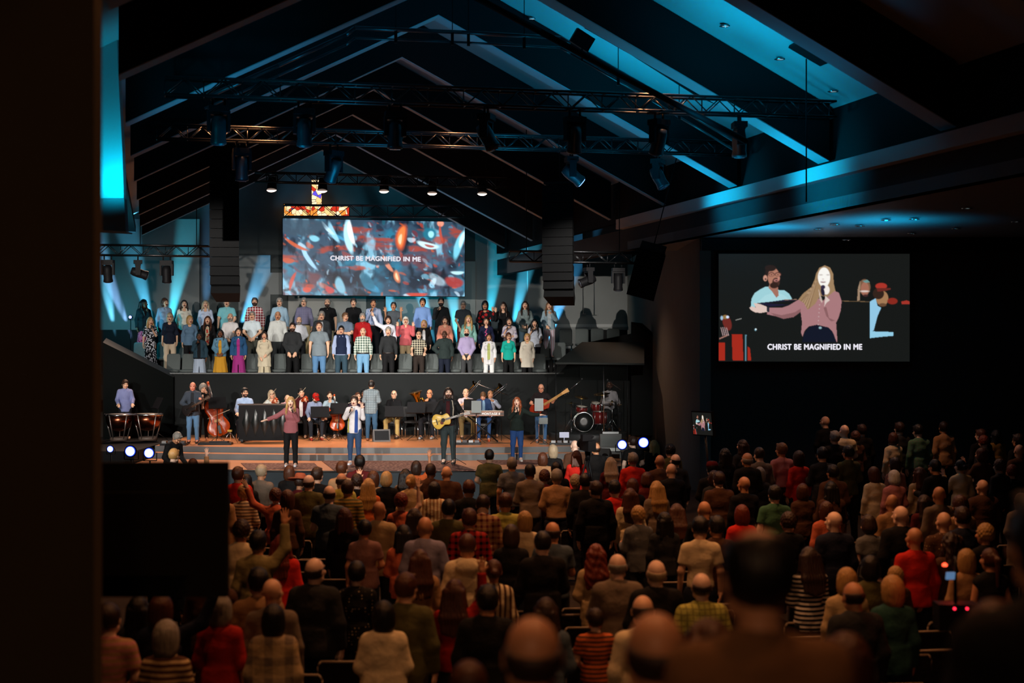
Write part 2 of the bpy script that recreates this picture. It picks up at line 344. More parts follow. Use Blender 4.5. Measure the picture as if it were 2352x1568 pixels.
# ---------------------------------------------------------------- pillar beside the camera and the hung monitor
PIL = mat('pillar_paint', (.07, .055, .034), .85, bump=.15, bscale=40, mottle=.12)
struct('wall_pillar', MB().box((-2.375, 7.25, 3.6), (.53, .14, 9.5)), PIL)
tv = empty('monitor', P(300, 1215, 8.6), 0, 1, 'large black monitor seen from behind, fixed beside the pillar at left', 'monitor')
MB().box((-.12, 0, 0), (1.42, .07, .81)).build('casing', mat('monitor_casing', (.006, .006, .006), .8), tv)
MB().box((-.1, -.055, -.02), (.9, .05, .5)).build('back_cover', mat('monitor_casing', (.006,)*3), tv)
MB().box((-.72, -.25, 0), (.3, .06, .06)).box((-.6, -.14, 0), (.06, .22, .06)).build('wall_arm', BLKM, tv)
# ================================================================ STAGE
WF = wood('stage_boards', '#d48a56', '#e8a876', .30, (1.2, 26, 1))
RIS = mat('riser_carpet', (.17, .19, .20), .8, mottle=.35, mscale=1.3)
def arcpts(Y0, x0=-9.6, x1=3.6, k=.035, n=22):
    return [(x0+(x1-x0)*i/n, Y0+k*(x0+(x1-x0)*i/n+3.5)**2) for i in range(n+1)]
def deck(name, Y0, z0, z1, back, top=WF, side=RIS, k=.035, x0=-9.6, x1=3.6):
    a = arcpts(Y0, x0, x1, k); poly = [Vector((x, y, z0)) for x, y in a]+[Vector((x1, back, z0)), Vector((x0, back, z0))]
    mb = MB().prism(poly, (0, 0, z1-z0)); o = mb.build(name, side); o.data.materials.append(top)
    for p in o.data.polygons:
        if p.normal.z > .9: p.material_index = 1
    return tag(o, kind='structure')
deck('floor_stage_apron', 34.0, 0, .75, 42.5, side=mat('stage_front', (.028, .036, .042), .75, mottle=.2))
deck('floor_stage_step', 37.0, .75, .9, 42.5, k=.02); deck('floor_stage_deck', 37.5, .9, 1.05, 42.9, k=.02, x1=3.9)
struct('trim_30', MB().tube([(x, y-.01, .735) for x, y in arcpts(34.0)], .025, 6), mat('nosing', (.03, .03, .03), .6))
struct('floor_stage_left', MB().box((-11.3, 39.0, .525), (3.3, 5.4, 1.05)), BLK)
def rug(x0, x1, x2, x3, y0, y1, lab, seed):      # corners: far-left, far-right, near-right, near-left px
    z = .762; Y = lambda py: (CH-z)*F/(py-784)
    pts = [P(x0, y0, Y(y0)), P(x1, y0, Y(y0)), P(x2, y1, Y(y1)), P(x3, y1, Y(y1))]
    m = fabric('#5d3a33', 'floral', '#8d6a5e', 1.6)
    tag(MB().prism([p-Vector((0, 0, .01)) for p in pts], (0, 0, .012)).build('rug', m), lab, 'rug', 'patterned rugs on the stage')
rug(553, 722, 736, 568, 1063, 1077, 'patterned brown rug under the singer in the dusty pink blouse', 1)
rug(739, 1024, 1096, 768, 1058, 1080, 'largest patterned brown rug, under the two male singers', 2)
rug(1095, 1235, 1262, 1112, 1056, 1066, 'patterned brown rug at right under the singer in the green-black sweater', 3)
# choir platform
PAR = mat('parapet_black', (.003, .0048, .0052), .6, mottle=.15)
struct('wall_choir_parapet', MB().box((-4.45, 42.75, 1.72), (11.9, .18, 2.34)), PAR)
struct('trim_31', MB().box((-4.45, 42.7, 2.895), (12.0, .3, .035)), mat('rail_cap', (.05, .058, .06), .45))
lw = [P(398, 1010, 42.5), P(236, 1025, 40.5), P(236, 786, 40.5), P(398, 866, 42.5)]
struct('wall_choir_wing', MB().prism(lw, (0, .18, 0)), mat('wing_black', (.005, .007, .007), .6))
lc = [P(398, 866, 42.5), P(236, 786, 40.5), P(244, 776, 40.9), P(404, 858, 42.9)]
struct('trim_32', MB().prism(lc, (0, .1, -.03)), mat('rail_cap', (.05, .058, .06)))
TIER = mat('choir_carpet', (.012, .014, .014), .9)
struct('floor_choir_front', MB().box((-4.4, 43.4, 2.3), (17.2, 1.2, .4)), TIER)
struct('floor_choir_middle', MB().box((-4.4, 44.5, 2.45), (17.2, 1.1, .8)), TIER)
struct('floor_choir_back', MB().box((-4.4, 46.4, 2.6), (17.2, 2.8, 1.4)), TIER)
rw = [P(1262, 862, 42.7), P(1262, 1000, 42.7), P(1480, 1000, 42.7), P(1480, 760, 42.7), P(1330, 790, 42.7)]
struct('wall_choir_right', MB().prism(rw, (0, .15, 0)), mat('booth_black', (.006, .007, .007), .6))
rr = [P(1450, 739, 41.5), P(1475, 742, 41.5), P(1545, 805, 41.0), P(1560, 812, 41), P(1560, 1000, 41), P(1450, 1000, 41.5)]
struct('wall_booth_side', MB().prism(rr, (0, .15, 0)), mat('booth_black', (.03,)*3))
# ================================================================ SCREENS
def colour_grid(name, w, h, img, parent, loc, m, R=None):
    ny, nx, _ = img.shape; xs = np.linspace(-w/2, w/2, nx); zs = np.linspace(h/2, -h/2, ny)
    X, Z = np.meshgrid(xs, zs); v = np.stack([X, np.zeros_like(X), Z], -1).reshape(-1, 3)
    i = np.arange((ny-1)*(nx-1)); r = i//(nx-1)*nx+i % (nx-1); q = np.stack([r, r+nx, r+nx+1, r+1], 1)
    me = bpy.data.meshes.new(name); me.vertices.add(len(v)); me.vertices.foreach_set('co', v.ravel().astype('f'))
    me.loops.add(q.size); me.loops.foreach_set('vertex_index', q.ravel().astype('i'))
    me.polygons.add(len(q)); me.polygons.foreach_set('loop_start', np.arange(0, q.size, 4).astype('i'))
    a = me.color_attributes.new('picture', 'FLOAT_COLOR', 'POINT'); c = np.ones((len(v), 4), 'f'); c[:, :3] = img.reshape(-1, 3)
    a.data.foreach_set('color', c.ravel()); me.update(calc_edges=True); me.validate(); me.materials.append(m)
    o = bpy.data.objects.new(name, me); C.objects.link(o); o.location = loc
    if parent: o.parent = parent
    return o
def picmat(name, s):
    m = bpy.data.materials.new(name); m.use_nodes = True; n = m.node_tree.nodes; L = m.node_tree.links; b = n['Principled BSDF']
    b.inputs['Base Color'].default_value = (.01, .01, .01, 1); b.inputs['Roughness'].default_value = .4
    a = n.new('ShaderNodeAttribute'); a.attribute_name = 'picture'
    L.new(a.outputs['Color'], b.inputs['Emission Color']); b.inputs['Emission Strength'].default_value = s
    return m
def blur(im, k=1):
    for _ in range(k):
        p = np.pad(im, ((1, 1), (1, 1), (0, 0)), 'edge')
        im = (p[:-2, 1:-1]+p[2:, 1:-1]+p[1:-1, :-2]+p[1:-1, 2:]+2*im)/6
    return im
def textobj(name, s, size, parent, loc, m, bold=.0, width=None, rot=(math.pi/2, 0, 0), ext=.002):
    cu = bpy.data.curves.new(name, 'FONT'); cu.body = s; cu.size = size; cu.align_x = 'CENTER'; cu.align_y = 'CENTER'; cu.extrude = ext; cu.space_character = 1.08
    t = bpy.data.objects.new(name+'_source', cu); C.objects.link(t); bpy.context.view_layer.update()
    me0 = bpy.data.meshes.new_from_object(t.evaluated_get(bpy.context.evaluated_depsgraph_get())); w0 = t.dimensions.x
    v = np.zeros(len(me0.vertices)*3); me0.vertices.foreach_get('co', v); v = v.reshape(-1, 3); fs = [tuple(p.vertices) for p in me0.polygons]
    V, Fs = [], []
    for k_, (dx, dy) in enumerate(((0, 0), (bold, 0), (-bold, 0), (0, bold*.8), (0, -bold*.8))[:5 if bold else 1]): Fs += [tuple(i+len(v)*k_ for i in f) for f in fs]; V.append(v+np.array((dx, dy, k_*.0004)))
    V = np.concatenate(V)
    if width: V[:, 0] *= width/w0
    me = bpy.data.meshes.new(name); me.from_pydata(V.tolist(), [], Fs); me.update(); me.materials.append(m)
    bpy.data.objects.remove(t); bpy.data.curves.remove(cu)
    o = bpy.data.objects.new(name, me); C.objects.link(o); o.location = loc; o.rotation_euler = rot; o.parent = parent; return o
# LED wall: swirl of teal, blue and ember shapes
W_, H_ = 418, 173
yy, xx = np.mgrid[0:H_, 0:W_].astype('f')
def nz(sx, sy, seed, oct=4):
    r = np.random.RandomState(seed); o = np.zeros((H_, W_), 'f'); amp = 1.0; tot = 0
    for k in range(oct):
        gx, gy = int(W_/sx*2**k)+2, int(H_/sy*2**k)+2; g = r.rand(gy+1, gx+1).astype('f')
        fx, fy = xx/W_*(gx-1), yy/H_*(gy-1); ix, iy = fx.astype(int), fy.astype(int); u, v = fx-ix, fy-iy; u = u*u*(3-2*u); v = v*v*(3-2*v)
        o += amp*((g[iy, ix]*(1-u)+g[iy, ix+1]*u)*(1-v)+(g[iy+1, ix]*(1-u)+g[iy+1, ix+1]*u)*v); tot += amp; amp *= .55
    return o/tot
n1 = nz(70, 45, 1); n2 = nz(45, 40, 2); n3 = nz(60, 50, 3); n4 = nz(26, 60, 8); n5 = nz(60, 22, 9)
img = np.stack([.05+.05*n1, .085+.08*n1, .12+.12*n1], -1)
def mix(mask, col, a=1.0):
    global img
    m_ = np.clip(mask, 0, 1)[..., None]*a; img = img*(1-m_)+np.array(col, 'f')*m_
mix((n2-.5)*5, (.05, .25, .36), .8); mix((n3-.55)*6, (.02, .022, .04), .85); mix((n1-.58)*7, (.20, .05, .045), .7); mix((n4-.62)*9, (.30, .55, .68), .8); mix((n5-.64)*9, (.42, .09, .05), .8); mix((.36-n4)*9, (.012, .016, .03), .8)
rs = np.random.RandomState(11)
def streak(cx, cy_, a, b, ang, col, al=1.0, bend=0.0):
    ca, sa = math.cos(ang), math.sin(ang); dx, dy = xx-cx, yy-cy_; p = dx*ca+dy*sa; q = -dx*sa+dy*ca+bend*p*p/a
    mix((1.15-np.sqrt((p/a)**2+(q/b)**2))*3.0, col, al)
pal = [(.30, .58, .72), (.10, .42, .62), (.62, .76, .85), (.50, .09, .045), (.62, .16, .05), (.03, .20, .26), (.02, .02, .035), (.04, .07, .12), (.16, .30, .42), (.25, .05, .06)]
for i in range(260):
    c = pal[rs.randint(len(pal))]; a_ = rs.uniform(1.5, 4)+rs.exponential(3.2); streak(rs.uniform(0, W_), rs.uniform(0, H_), a_, a_*rs.uniform(.18, .6), rs.normal(.7, .55), c, rs.uniform(.25, .75), rs.uniform(-.3, .3))
for cx, cy_, a, b, an, c in [(146, 38, 40, 9, 1.45, (.5, .74, .85)), (152, 30, 28, 6, 1.35, (.8, .86, .9)), (112, 30, 26, 6, 1.1, (.35, .62, .76)), (70, 44, 12, 7, .3, (.3, .6, .7)), (100, 22, 20, 4, .8, (.55, .75, .85)),
        (268, 38, 30, 13, 1.75, (.55, .13, .05)), (268, 36, 24, 8, 1.75, (.75, .28, .10)), (266, 42, 12, 4, 1.7, (.9, .6, .42)), (335, 30, 16, 15, 0, (.03, .22, .3)), (338, 30, 7, 8, 0, (.4, .7, .8)),
        (330, 56, 26, 7, .22, (.6, .8, .85)), (334, 57, 12, 3, .2, (.4, .1, .08)), (404, 50, 38, 9, 1.95, (.25, .6, .72)), (410, 40, 20, 5, 1.9, (.6, .8, .85)), (360, 5, 8, 7, 0, (.8, .35, .25)),
        (360, 28, 20, 3, 1.4, (.5, .12, .08)), (55, 88, 34, 5, 1.0, (.4, .6, .75)), (28, 60, 30, 4, .5, (.55, .15, .06)), (12, 95, 14, 6, .1, (.5, .13, .06)), (20, 140, 22, 4, 1.9, (.5, .09, .05)),
        (54, 160, 10, 6, 0, (.55, .1, .05)), (105, 160, 11, 7, .4, (.5, .1, .1)), (128, 150, 20, 10, 1.2, (.28, .5, .6)), (258, 128, 15, 7, 1.3, (.6, .24, .12)), (258, 128, 9, 3, 1.3, (.85, .6, .4)), (236, 100, 22, 5, 1.0, (.65, .3, .2)),
        (392, 140, 22, 12, .2, (.4, .07, .06)), (400, 118, 16, 4, 0, (.5, .7, .75)), (305, 170, 24, 5, 0, (.55, .1, .06)), (190, 140, 22, 12, .9, (.06, .2, .28)), (40, 20, 60, 20, 0, (.09, .13, .17)), (214, 95, 30, 8, .1, (.05, .07, .1))]:
    streak(cx, cy_, a, b, an, c, .9, .12)
img = np.clip(img, 0, 1)**1.35*1.75; img = blur(img, 1)
led = empty('stage_screen', PV(861, 592.5, 46.4), A, 1, 'wide LED screen above the choir showing teal, blue and ember-red shapes', 'screen')
w_ = (PV(1069, 592, 46.4)-PV(652, 592, 46.4)).length; h_ = w_*172/417
colour_grid('screen_picture', w_, h_, img, led, (0, -.06, 0), picmat('led_picture', 1.0))
MB().box((0, 0, 0), (w_+.04, .1, h_+.04)).build('screen_frame', BLK, led)
TXT = emis('caption_light', (.80, .78, .86), 1.0)
LY = 'CHRIST BE MAGNIFIED IN ME'
textobj('caption_text', LY, .21, led, (-.0+.02, -.075, -.03), TXT, .011, w_*.495)
# side screen: live picture of the singer, pianist and violinists
SW, SH = 440, 248; sy, sx = np.mgrid[0:SH, 0:SW].astype('f'); sx = 145+sx/SW*2055; sy = 115+sy/SH*1155
img = np.zeros((SH, SW, 3), 'f')+np.array((.0075, .0085, .0078), 'f')
def poly(pts, col, a=1.0):
    global img
    ins = np.zeros(sx.shape, bool); n = len(pts); j = n-1
    for i in range(n):
        xi, yi = pts[i]; xj, yj = pts[j]
        if yi != yj: ins ^= ((yi > sy) != (yj > sy)) & (sx < (xj-xi)*(sy-yi)/(yj-yi)+xi)
        j = i
    m_ = ins[..., None]*a; img = img*(1-m_)+np.array(col, 'f')*m_
def oval(cx, cy_, rx, ry, col, a=1.0, ang=0):
    global img
    dx, dy = sx-cx, sy-cy_; ca, sa = math.cos(ang), math.sin(ang)
    m_ = np.clip((1-np.sqrt(((dx*ca+dy*sa)/rx)**2+((dy*ca-dx*sa)/ry)**2))*min(rx, ry)/6+.5, 0, 1)[..., None]*a; img = img*(1-m_)+np.array(col, 'f')*m_
SK = (.38, .17, .115); SB = (.30, .55, .60)
poly([(490, 680), (497, 600), (530, 535), (590, 495), (650, 465), (700, 470), (765, 500), (850, 505), (900, 540), (930, 590), (925, 604), (560, 640), (530, 690)], SB)
poly([(560, 640), (640, 560), (760, 520), (850, 560), (900, 600)], (.38, .62, .66), .6)
poly([(690, 440), (780, 470), (790, 560), (765, 585), (720, 520), (680, 480)], (.32, .14, .1))
oval(715, 330, 72, 88, (.02, .012, .01)); oval(735, 365, 62, 98, SK); oval(760, 420, 40, 50, (.06, .025, .018)); oval(740, 452, 46, 32, (.03, .014, .01)); oval(762, 400, 24, 14, (.5, .2, .18)); oval(764, 402, 15, 7, (.02, .01, .01))
oval(645, 375, 22, 32, (.5, .25, .18)); oval(648, 385, 9, 10, (.02, .01, .01)); oval(700, 268, 60, 34, (.02, .012, .01)); oval(790, 375, 12, 26, (.45, .2, .15))
for q in (712, 782): oval(q, 335, 34, 24, (.08, .03, .025)); oval(q, 338, 26, 17, SK)
oval(712, 338, 10, 5, (.05, .02, .02)); oval(782, 338, 9, 5, (.05, .02, .02))
poly([(575, 645), (850, 605), (980, 600), (980, 612), (640, 640), (900, 660), (700, 680)], (.012, .01, .03)); poly([(850, 604), (985, 598), (985, 604), (852, 611)], (.25, .15, .1))
poly([(1470, 616), (1765, 624), (1765, 630), (1470, 622)], (.16, .10, .05))
HB = (.30, .19, .10)
poly([(1190, 330), (1225, 265), (1285, 238), (1340, 262), (1375, 330), (1380, 430), (1400, 520), (1330, 580), (1230, 560), (1200, 640), (1130, 720), (1080, 700), (1030, 690), (990, 620), (1050, 540), (1140, 470), (1175, 390)], HB)
for i in range(9): poly([(1200-i*14, 380+i*20), (1212-i*12, 385+i*20), (1120-i*12, 700-i*8), (1105-i*12, 700-i*8)], (.45, .31, .19) if i % 2 else (.18, .1, .05), .55)
oval(1276, 365, 66, 104, (.82, .80, .76)); oval(1243, 340, 20, 7, (.5, .45, .42)); oval(1318, 340, 18, 7, (.5, .45, .42)); oval(1266, 415, 28, 10, (.18, .06, .06)); oval(1268, 411, 22, 4, (.85, .8, .8)); oval(1265, 385, 10, 5, (.5, .4, .38))
PK = (.34, .165, .175); PD = (.22, .10, .105)
poly([(680, 690), (830, 690), (900, 665), (1000, 605), (1060, 640), (1100, 712), (1180, 650), (1215, 590), (1260, 620), (1330, 560), (1390, 512), (1435, 530), (1465, 620), (1455, 720), (1430, 800), (1405, 850), (1420, 1060), (1405, 1050), (1370, 950), (1320, 900), (1200, 872), (1110, 890), (1065, 940), (1045, 1000), (1030, 960), (1040, 850), (1025, 735), (950, 790), (840, 810), (750, 780), (662, 760)], PK)
poly([(700, 745), (820, 770), (960, 740), (1025, 700), (1025, 735), (950, 790), (840, 810), (750, 780)], PD); poly([(1270, 690), (1300, 680), (1330, 800), (1400, 830), (1350, 835), (1300, 780)], PD); poly([(1290, 560), (1340, 610), (1300, 640), (1278, 680)], (.6, .5, .46))
for i in range(6): oval(1228-i*3, 660+i*42, 5, 5, (.5, .4, .4))
poly([(475, 690), (500, 675), (545, 690), (520, 640), (560, 645), (600, 655), (660, 680), (664, 735), (600, 745), (540, 742), (490, 715)], (.62, .47, .42)); poly([(662, 680), (690, 685), (688, 738), (664, 738)], (.02, .02, .03))
oval(1300, 500, 36, 50, (.78, .72, .68)); oval(1262, 520, 20, 48, (.015, .012, .03), 1, -.2); oval(1265, 470, 24, 22, (.03, .02, .05)); poly([(1215, 480), (1240, 560), (1262, 620), (1250, 640), (1228, 600)], (.6, .48, .42), .7)
poly([(1040, 1060), (1065, 960), (1120, 895), (1200, 875), (1320, 902), (1375, 960), (1412, 1060)], (.006, .008, .018)); oval(1235, 905, 16, 12, (.25, .4, .45))
oval(1712, 470, 62, 84, (.17, .09, .05)); poly([(1640, 480), (1665, 400), (1660, 610), (1632, 620)], (.3, .2, .13)); oval(1715, 490, 44, 74, (.32, .13, .085)); oval(1712, 515, 48, 10, (.8, .75, .7), .6); oval(1722, 560, 26, 12, (.05, .02, .02)); poly([(1690, 405), (1740, 390), (1768, 420), (1720, 425)], (.12, .25, .24))
oval(1900, 590, 66, 80, (.32, .17, .08)); oval(1860, 540, 60, 60, (.03, .015, .01)); oval(1890, 460, 62, 34, (.35, .03, .02)); poly([(1840, 480), (1990, 480), (1990, 496), (1940, 510), (1850, 520)], (.12, .02, .015)); oval(1905, 660, 40, 18, (.12, .06, .03))
poly([(1768, 625), (1830, 590), (1850, 670), (1890, 690), (1850, 780), (1810, 930), (1770, 960)], (.25, .5, .68)); poly([(1766, 935), (1830, 945), (2022, 950), (2022, 990), (1900, 1000), (1770, 1015)], (.25, .52, .68))
oval(2010, 620, 55, 34, (.22, .02, .012)); poly([(2105, 625), (2160, 612), (2208, 628), (2204, 652), (2110, 652)], (.32, .03, .02))
RD = (.32, .02, .01)
poly([(145, 1062), (215, 1062), (215, 1255), (145, 1255)], RD); poly([(285, 975), (400, 975), (410, 1255), (295, 1255)], RD); poly([(455, 1105), (480, 1120), (495, 1255), (455, 1255)], RD)
oval(235, 850, 45, 85, (.14, .02, .015), 1, -.3); poly([(150, 1015), (245, 975), (240, 992), (150, 1030)], (.3, .15, .12)); oval(215, 790, 30, 22, (.25, .15, .05)); oval(178, 800, 14, 22, (.3, .45, .6)); oval(240, 790, 16, 14, (.6, .7, .9))
for q in (165, 185, 205, 225): poly([(q, 900), (q+6, 898), (q+30, 985), (q+22, 990)], (.5, .35, .35), .8)
poly([(428, 980), (444, 980), (442, 1258), (428, 1258)], (.1, .22, .28)); poly([(325, 820), (392, 803), (390, 810), (328, 826)], (.3, .3, .28)); oval(540, 925, 10, 12, (.2, .4, .5)); oval(545, 920, 7, 7, (.8, .9, .9))
sideimg = blur(img, 1)
YS = 30.85; ssw = 438/F*YS; ssh = 247/F*YS
ss = empty('projection_screen', P(1869, 706.5, YS), 0, 1, 'side wall screen showing a close-up of a singer in a pink blouse', 'screen')
colour_grid('screen_picture', ssw, ssh, sideimg, ss, (0, -.05, 0), picmat('side_picture', 1.15))
MB().box((0, 0, 0), (ssw+.06, .09, ssh+.06)).build('screen_frame', BLK, ss)
textobj('caption_text', LY, .17, ss, ((1869-1869)/F*YS+.01, -.065, -(797-706.5)/F*YS), TXT, .009, 216/F*YS)
# small confidence monitor
sm_ = empty('small_monitor', P(1616, 972, 27.5), math.radians(-48), 1, 'small monitor repeating the picture of the pink-bloused singer, at the wall', 'monitor')
k = .38/ssh*1.15; sm_.rotation_euler = (math.radians(8), 0, math.radians(-48))
o = bpy.data.objects.new('screen_picture', next(c for c in ss.children if c.name.startswith('screen_picture')).data.copy()); C.objects.link(o); o.parent = sm_; o.scale = (k*.62, 1, k); o.location = (0, -.04, 0)
MB().box((0, 0, 0), (ssw*k*.62+.04, .06, ssh*k+.04)).build('screen_frame', BLK, sm_); MB().cyl((0, .02, -.2), (0, .02, -2.28), .025).cyl((0, .02, -2.28), (0, .02, -2.3), .2, n=16).build('floor_stand', BLKM, sm_)
# stained-glass cross behind the trusses
sg = bpy.data.materials.new('stained_glass'); sg.use_nodes = True; n = sg.node_tree.nodes; L = sg.node_tree.links; b = n['Principled BSDF']
t = n.new('ShaderNodeTexCoord'); v_ = n.new('ShaderNodeTexVoronoi'); v_.inputs['Scale'].default_value = 6.5; L.new(t.outputs['Object'], v_.inputs['Vector'])
v2 = n.new('ShaderNodeTexVoronoi'); v2.feature = 'DISTANCE_TO_EDGE'; v2.inputs['Scale'].default_value = 6.5; L.new(t.outputs['Object'], v2.inputs['Vector'])
sep = n.new('ShaderNodeSeparateColor'); L.new(v_.outputs['Color'], sep.inputs[0]); cr = n.new('ShaderNodeValToRGB'); cr.color_ramp.interpolation = 'CONSTANT'; e = cr.color_ramp.elements
e[0].position = 0; e[0].color = (.55, .03, .01, 1); e[1].position = .22; e[1].color = (1, .62, .25, 1)
for p_, c_ in ((.45, (1, .78, .5, 1)), (.7, (.9, .28, .04, 1)), (.85, (.12, .08, .7, 1)), (.93, (.95, .7, .4, 1))): q = e.new(p_); q.color = c_
L.new(sep.outputs[0], cr.inputs[0]); mt = n.new('ShaderNodeMath'); mt.operation = 'GREATER_THAN'; mt.inputs[1].default_value = .03; L.new(v2.outputs['Distance'], mt.inputs[0])
mx = n.new('ShaderNodeMath'); mx.operation = 'MULTIPLY'; mx.inputs[1].default_value = 1.3; L.new(mt.outputs[0], mx.inputs[0]); L.new(cr.outputs['Color'], b.inputs['Emission Color']); L.new(mx.outputs[0], b.inputs['Emission Strength']); b.inputs['Base Color'].default_value = (.02, .02, .02, 1)
cz = empty('cross_window', PV(727, 484, 47.6), A, 1, 'stained glass cross window glowing amber and red above the LED screen', 'window')
kk = 47.6/F
MB().box((0, 0, 0), (150*kk, .06, 27*kk)).box((0, .002, 42*kk), (23*kk, .06, 58*kk)).build('stained_glass', sg, cz)
fr = MB()
for a_, b_, c_, d_ in ((0, 13.8, 152, 1.6), (0, -13.8, 152, 1.6), (-75, 0, 1.6, 29), (75, 0, 1.6, 29), (-12, 42, 1.2, 58), (12, 42, 1.2, 58), (0, 71, 26, 1.6)): fr.box((a_*kk, -.03, b_*kk), (c_*kk, .06, d_*kk))
fr.build('lead_frame', BLK, cz)
# ================================================================ RIGGING
TRM = mat('truss_metal', (.035, .037, .04), .3, .85)
def truss(a, b, h, lab, group='lighting trusses', n=None, r=.022, dp=None, m=TRM):
    a, b = Vector(a), Vector(b); Ln = (b-a).length; d = (b-a).normalized(); up = Vector((0, 0, 1)); sd = d.cross(up).normalized(); dp = dp or h
    root = empty('lighting_truss', a, 0, 1, lab, 'truss', group); mb = MB(); br = MB()
    for i in (0, 1):
        for j in (0, 1): mb.cyl(up*(-h*i)+sd*(dp*j), d*Ln+up*(-h*i)+sd*(dp*j), r, n=8)
    n = n or max(2, int(Ln/(h*1.1)))
    for j in (0, 1):
        for i in range(n):
            p = d*(Ln*i/n)+sd*(dp*j); q = d*(Ln*(i+1)/n)+sd*(dp*j)
            if i % 2: p, q = q, p
            br.cyl(p+up*(-h), q, r*.5, n=6)
    for i in range(0, n+1, 2):
        p = d*(Ln*i/n); br.cyl(p, p+sd*dp, r*.5, n=6); br.cyl(p-up*h, p+sd*dp-up*h, r*.5, n=6); br.cyl(p, p-up*h, r*.5, n=6)
    mb.build('chord_tubes', m, root); br.build('bracing', m, root); return root
T1 = truss(PV(378, 183, 22), PV(1905, 238, 22), .26, 'nearer long lighting truss crossing the hall below the roof', dp=.26)
T2 = truss(PV(360, 290, 26), PV(1700, 330, 26), .24, 'second long lighting truss with blue-lit moving heads')
T3 = truss(PV(585, 397, 37), PV(1160, 412, 37), .24, 'dim truss over the stage carrying warm round lamps')
T4 = truss(PV(652, 472, 45.5), PV(1064, 474, 45.5), .36, 'black truss directly above the LED screen', dp=.3)
T5 = truss(P(225, 563, 38), P(484, 566, 38), .27, 'short lighting truss at left above the choir')
T6 = truss(P(1170, 577, 34.6), P(1480, 582, 34.6), .25, 'short lighting truss at right beside the tall speakers')
for T, xs, zt in ((T5, (-9.9, -8.4), 7.42), (T6, (.35, 2.6), None)):
    hc_m = MB(); z0 = T.location.z; y0 = T.location.y
    for x in xs: u = x*CA+y0*SA; hc_m.cyl((x-T.location.x, -.13, 0), (x-T.location.x, -.13, (zt or ZB+.95-TP*abs(u-UR))-z0), .012, n=6)
    hc_m.build('hanger_cable', BLK, T)
# faceted double light pipe below the roof peak
pts = [(470, 225), (640, 150), (795, 80), (815, 64), (1060, 74), (1287, 87), (1310, 100), (1500, 210), (1690, 325)]
rp_ = empty('lighting_pipe', PV(1050, 80, 23.6), 0, 1, 'faceted double pipe bent to follow the roof pitch', 'lighting pipe'); o0 = rp_.location
up_ = [PV(x, y, 23.6)-o0 for x, y in pts]; lo_ = [p-Vector((0, 0, .17)) for p in up_]
MB().tube(up_, .035).tube(lo_, .02).build('pipes', mat('pipe_metal', (.09, .10, .11), .3, .7), rp_)
hb = MB()
for x, y in ((909, 70), (1039, 75), (1076, 77), (1204, 84), (1420, 168), (1560, 247)): p = PV(x, y, 23.6)-o0; hb.box(p-Vector((0, 0, .09)), (.05, .05, .24)); hb.cyl(p, p+Vector((0, 0, 1.6)), .008, n=5)
hb.build('hangers', BLK, rp_)
tag(MB().tube([PV(1085, -10, 21), PV(1240, 72, 21), PV(1478, 200, 21), PV(1715, 325, 21)], .05).build('conduit', BLK), 'black conduit running down the nearer blue ceiling panel', 'pipe')
tag(MB().tube([PV(1300, -5, 24.6), PV(1345, 60, 24.6), PV(1450, 120, 24.6), PV(1600, 215, 24.6), PV(1680, 250, 24.6)], .045).build('cable_bundle', BLK), 'thick black cable bundle draped under the blue ceiling', 'cable')
tag(MB().box((0, 0, 0), (.36, .12, .26), Euler((.2, .5, .3)).to_matrix()).box((0, 0, -.2), (.03, .03, .3)).build('flood_light', BLK, None, PV(1337, 92, 23.3)), 'small square flood light clamped beneath the roof peak', 'light')
# moving heads
def under(T, px, dz=.105):
    cs = [T.matrix_world @ Vector(v) if False else Vector(T.location)+Vector(v.co) for v in T.children[0].data.vertices]; zb = min(c.z for c in cs); a = min(cs, key=lambda c: c.x); b = max(cs, key=lambda c: c.x)
    best = None
    for i in range(401):
        q = a.lerp(b, i/400); d = abs(1176+F*q.x/q.y-px)
        if best is None or d < best[0]: best = (d, q, i/400)
    q = best[1]; lo_ = [c for c in cs if abs(c.x-a.x) < .4]; hi_ = [c for c in cs if abs(c.x-b.x) < .4]; za, zc = min(c.z for c in lo_), min(c.z for c in hi_); ya = sum(c.y for c in lo_)/len(lo_); yb = sum(c.y for c in hi_)/len(hi_)
    return Vector((q.x, ya+(yb-ya)*best[2], za+(zc-za)*best[2]-dz))
def moving_head(loc, tilt, pan, s, lab, group, lit=None, mt=None):
    r = empty('moving_head_light', loc, pan, s, lab, 'stage light', group); mt = mt or PLAS
    MB().box((0, 0, -.06), (.34, .24, .1)).cyl((-.1, 0, 0), (-.1, 0, .12), .02).cyl((.1, 0, 0), (.1, 0, .12), .02).box((-.1, 0, .12), (.045, .36, .03)).box((.1, 0, .12), (.045, .36, .03)).build('base', PLAS, r)
    MB().box((-.16, 0, -.26), (.05, .14, .34)).box((.16, 0, -.26), (.05, .14, .34)).box((0, 0, -.13), (.34, .16, .05)).build('yoke', PLAS, r)
    h = MB().lathe([(.06, .2), (.1, .19), (.125, .1), (.13, -.02), (.12, -.16), (.135, -.24), (.13, -.27), (.11, -.275)], n=18).build('head', mt, r); h.location = (0, 0, -.36); h.rotation_euler = (tilt, 0, 0)
    l = MB().lathe([(.11, -.276), (.09, -.29), (.03, -.295)], n=18).build('lens', lit or mat('lens_glass', (.05, .06, .08), .05), h)
    return r
BH = mat('head_shell', (.02, .022, .026), .35, .2)
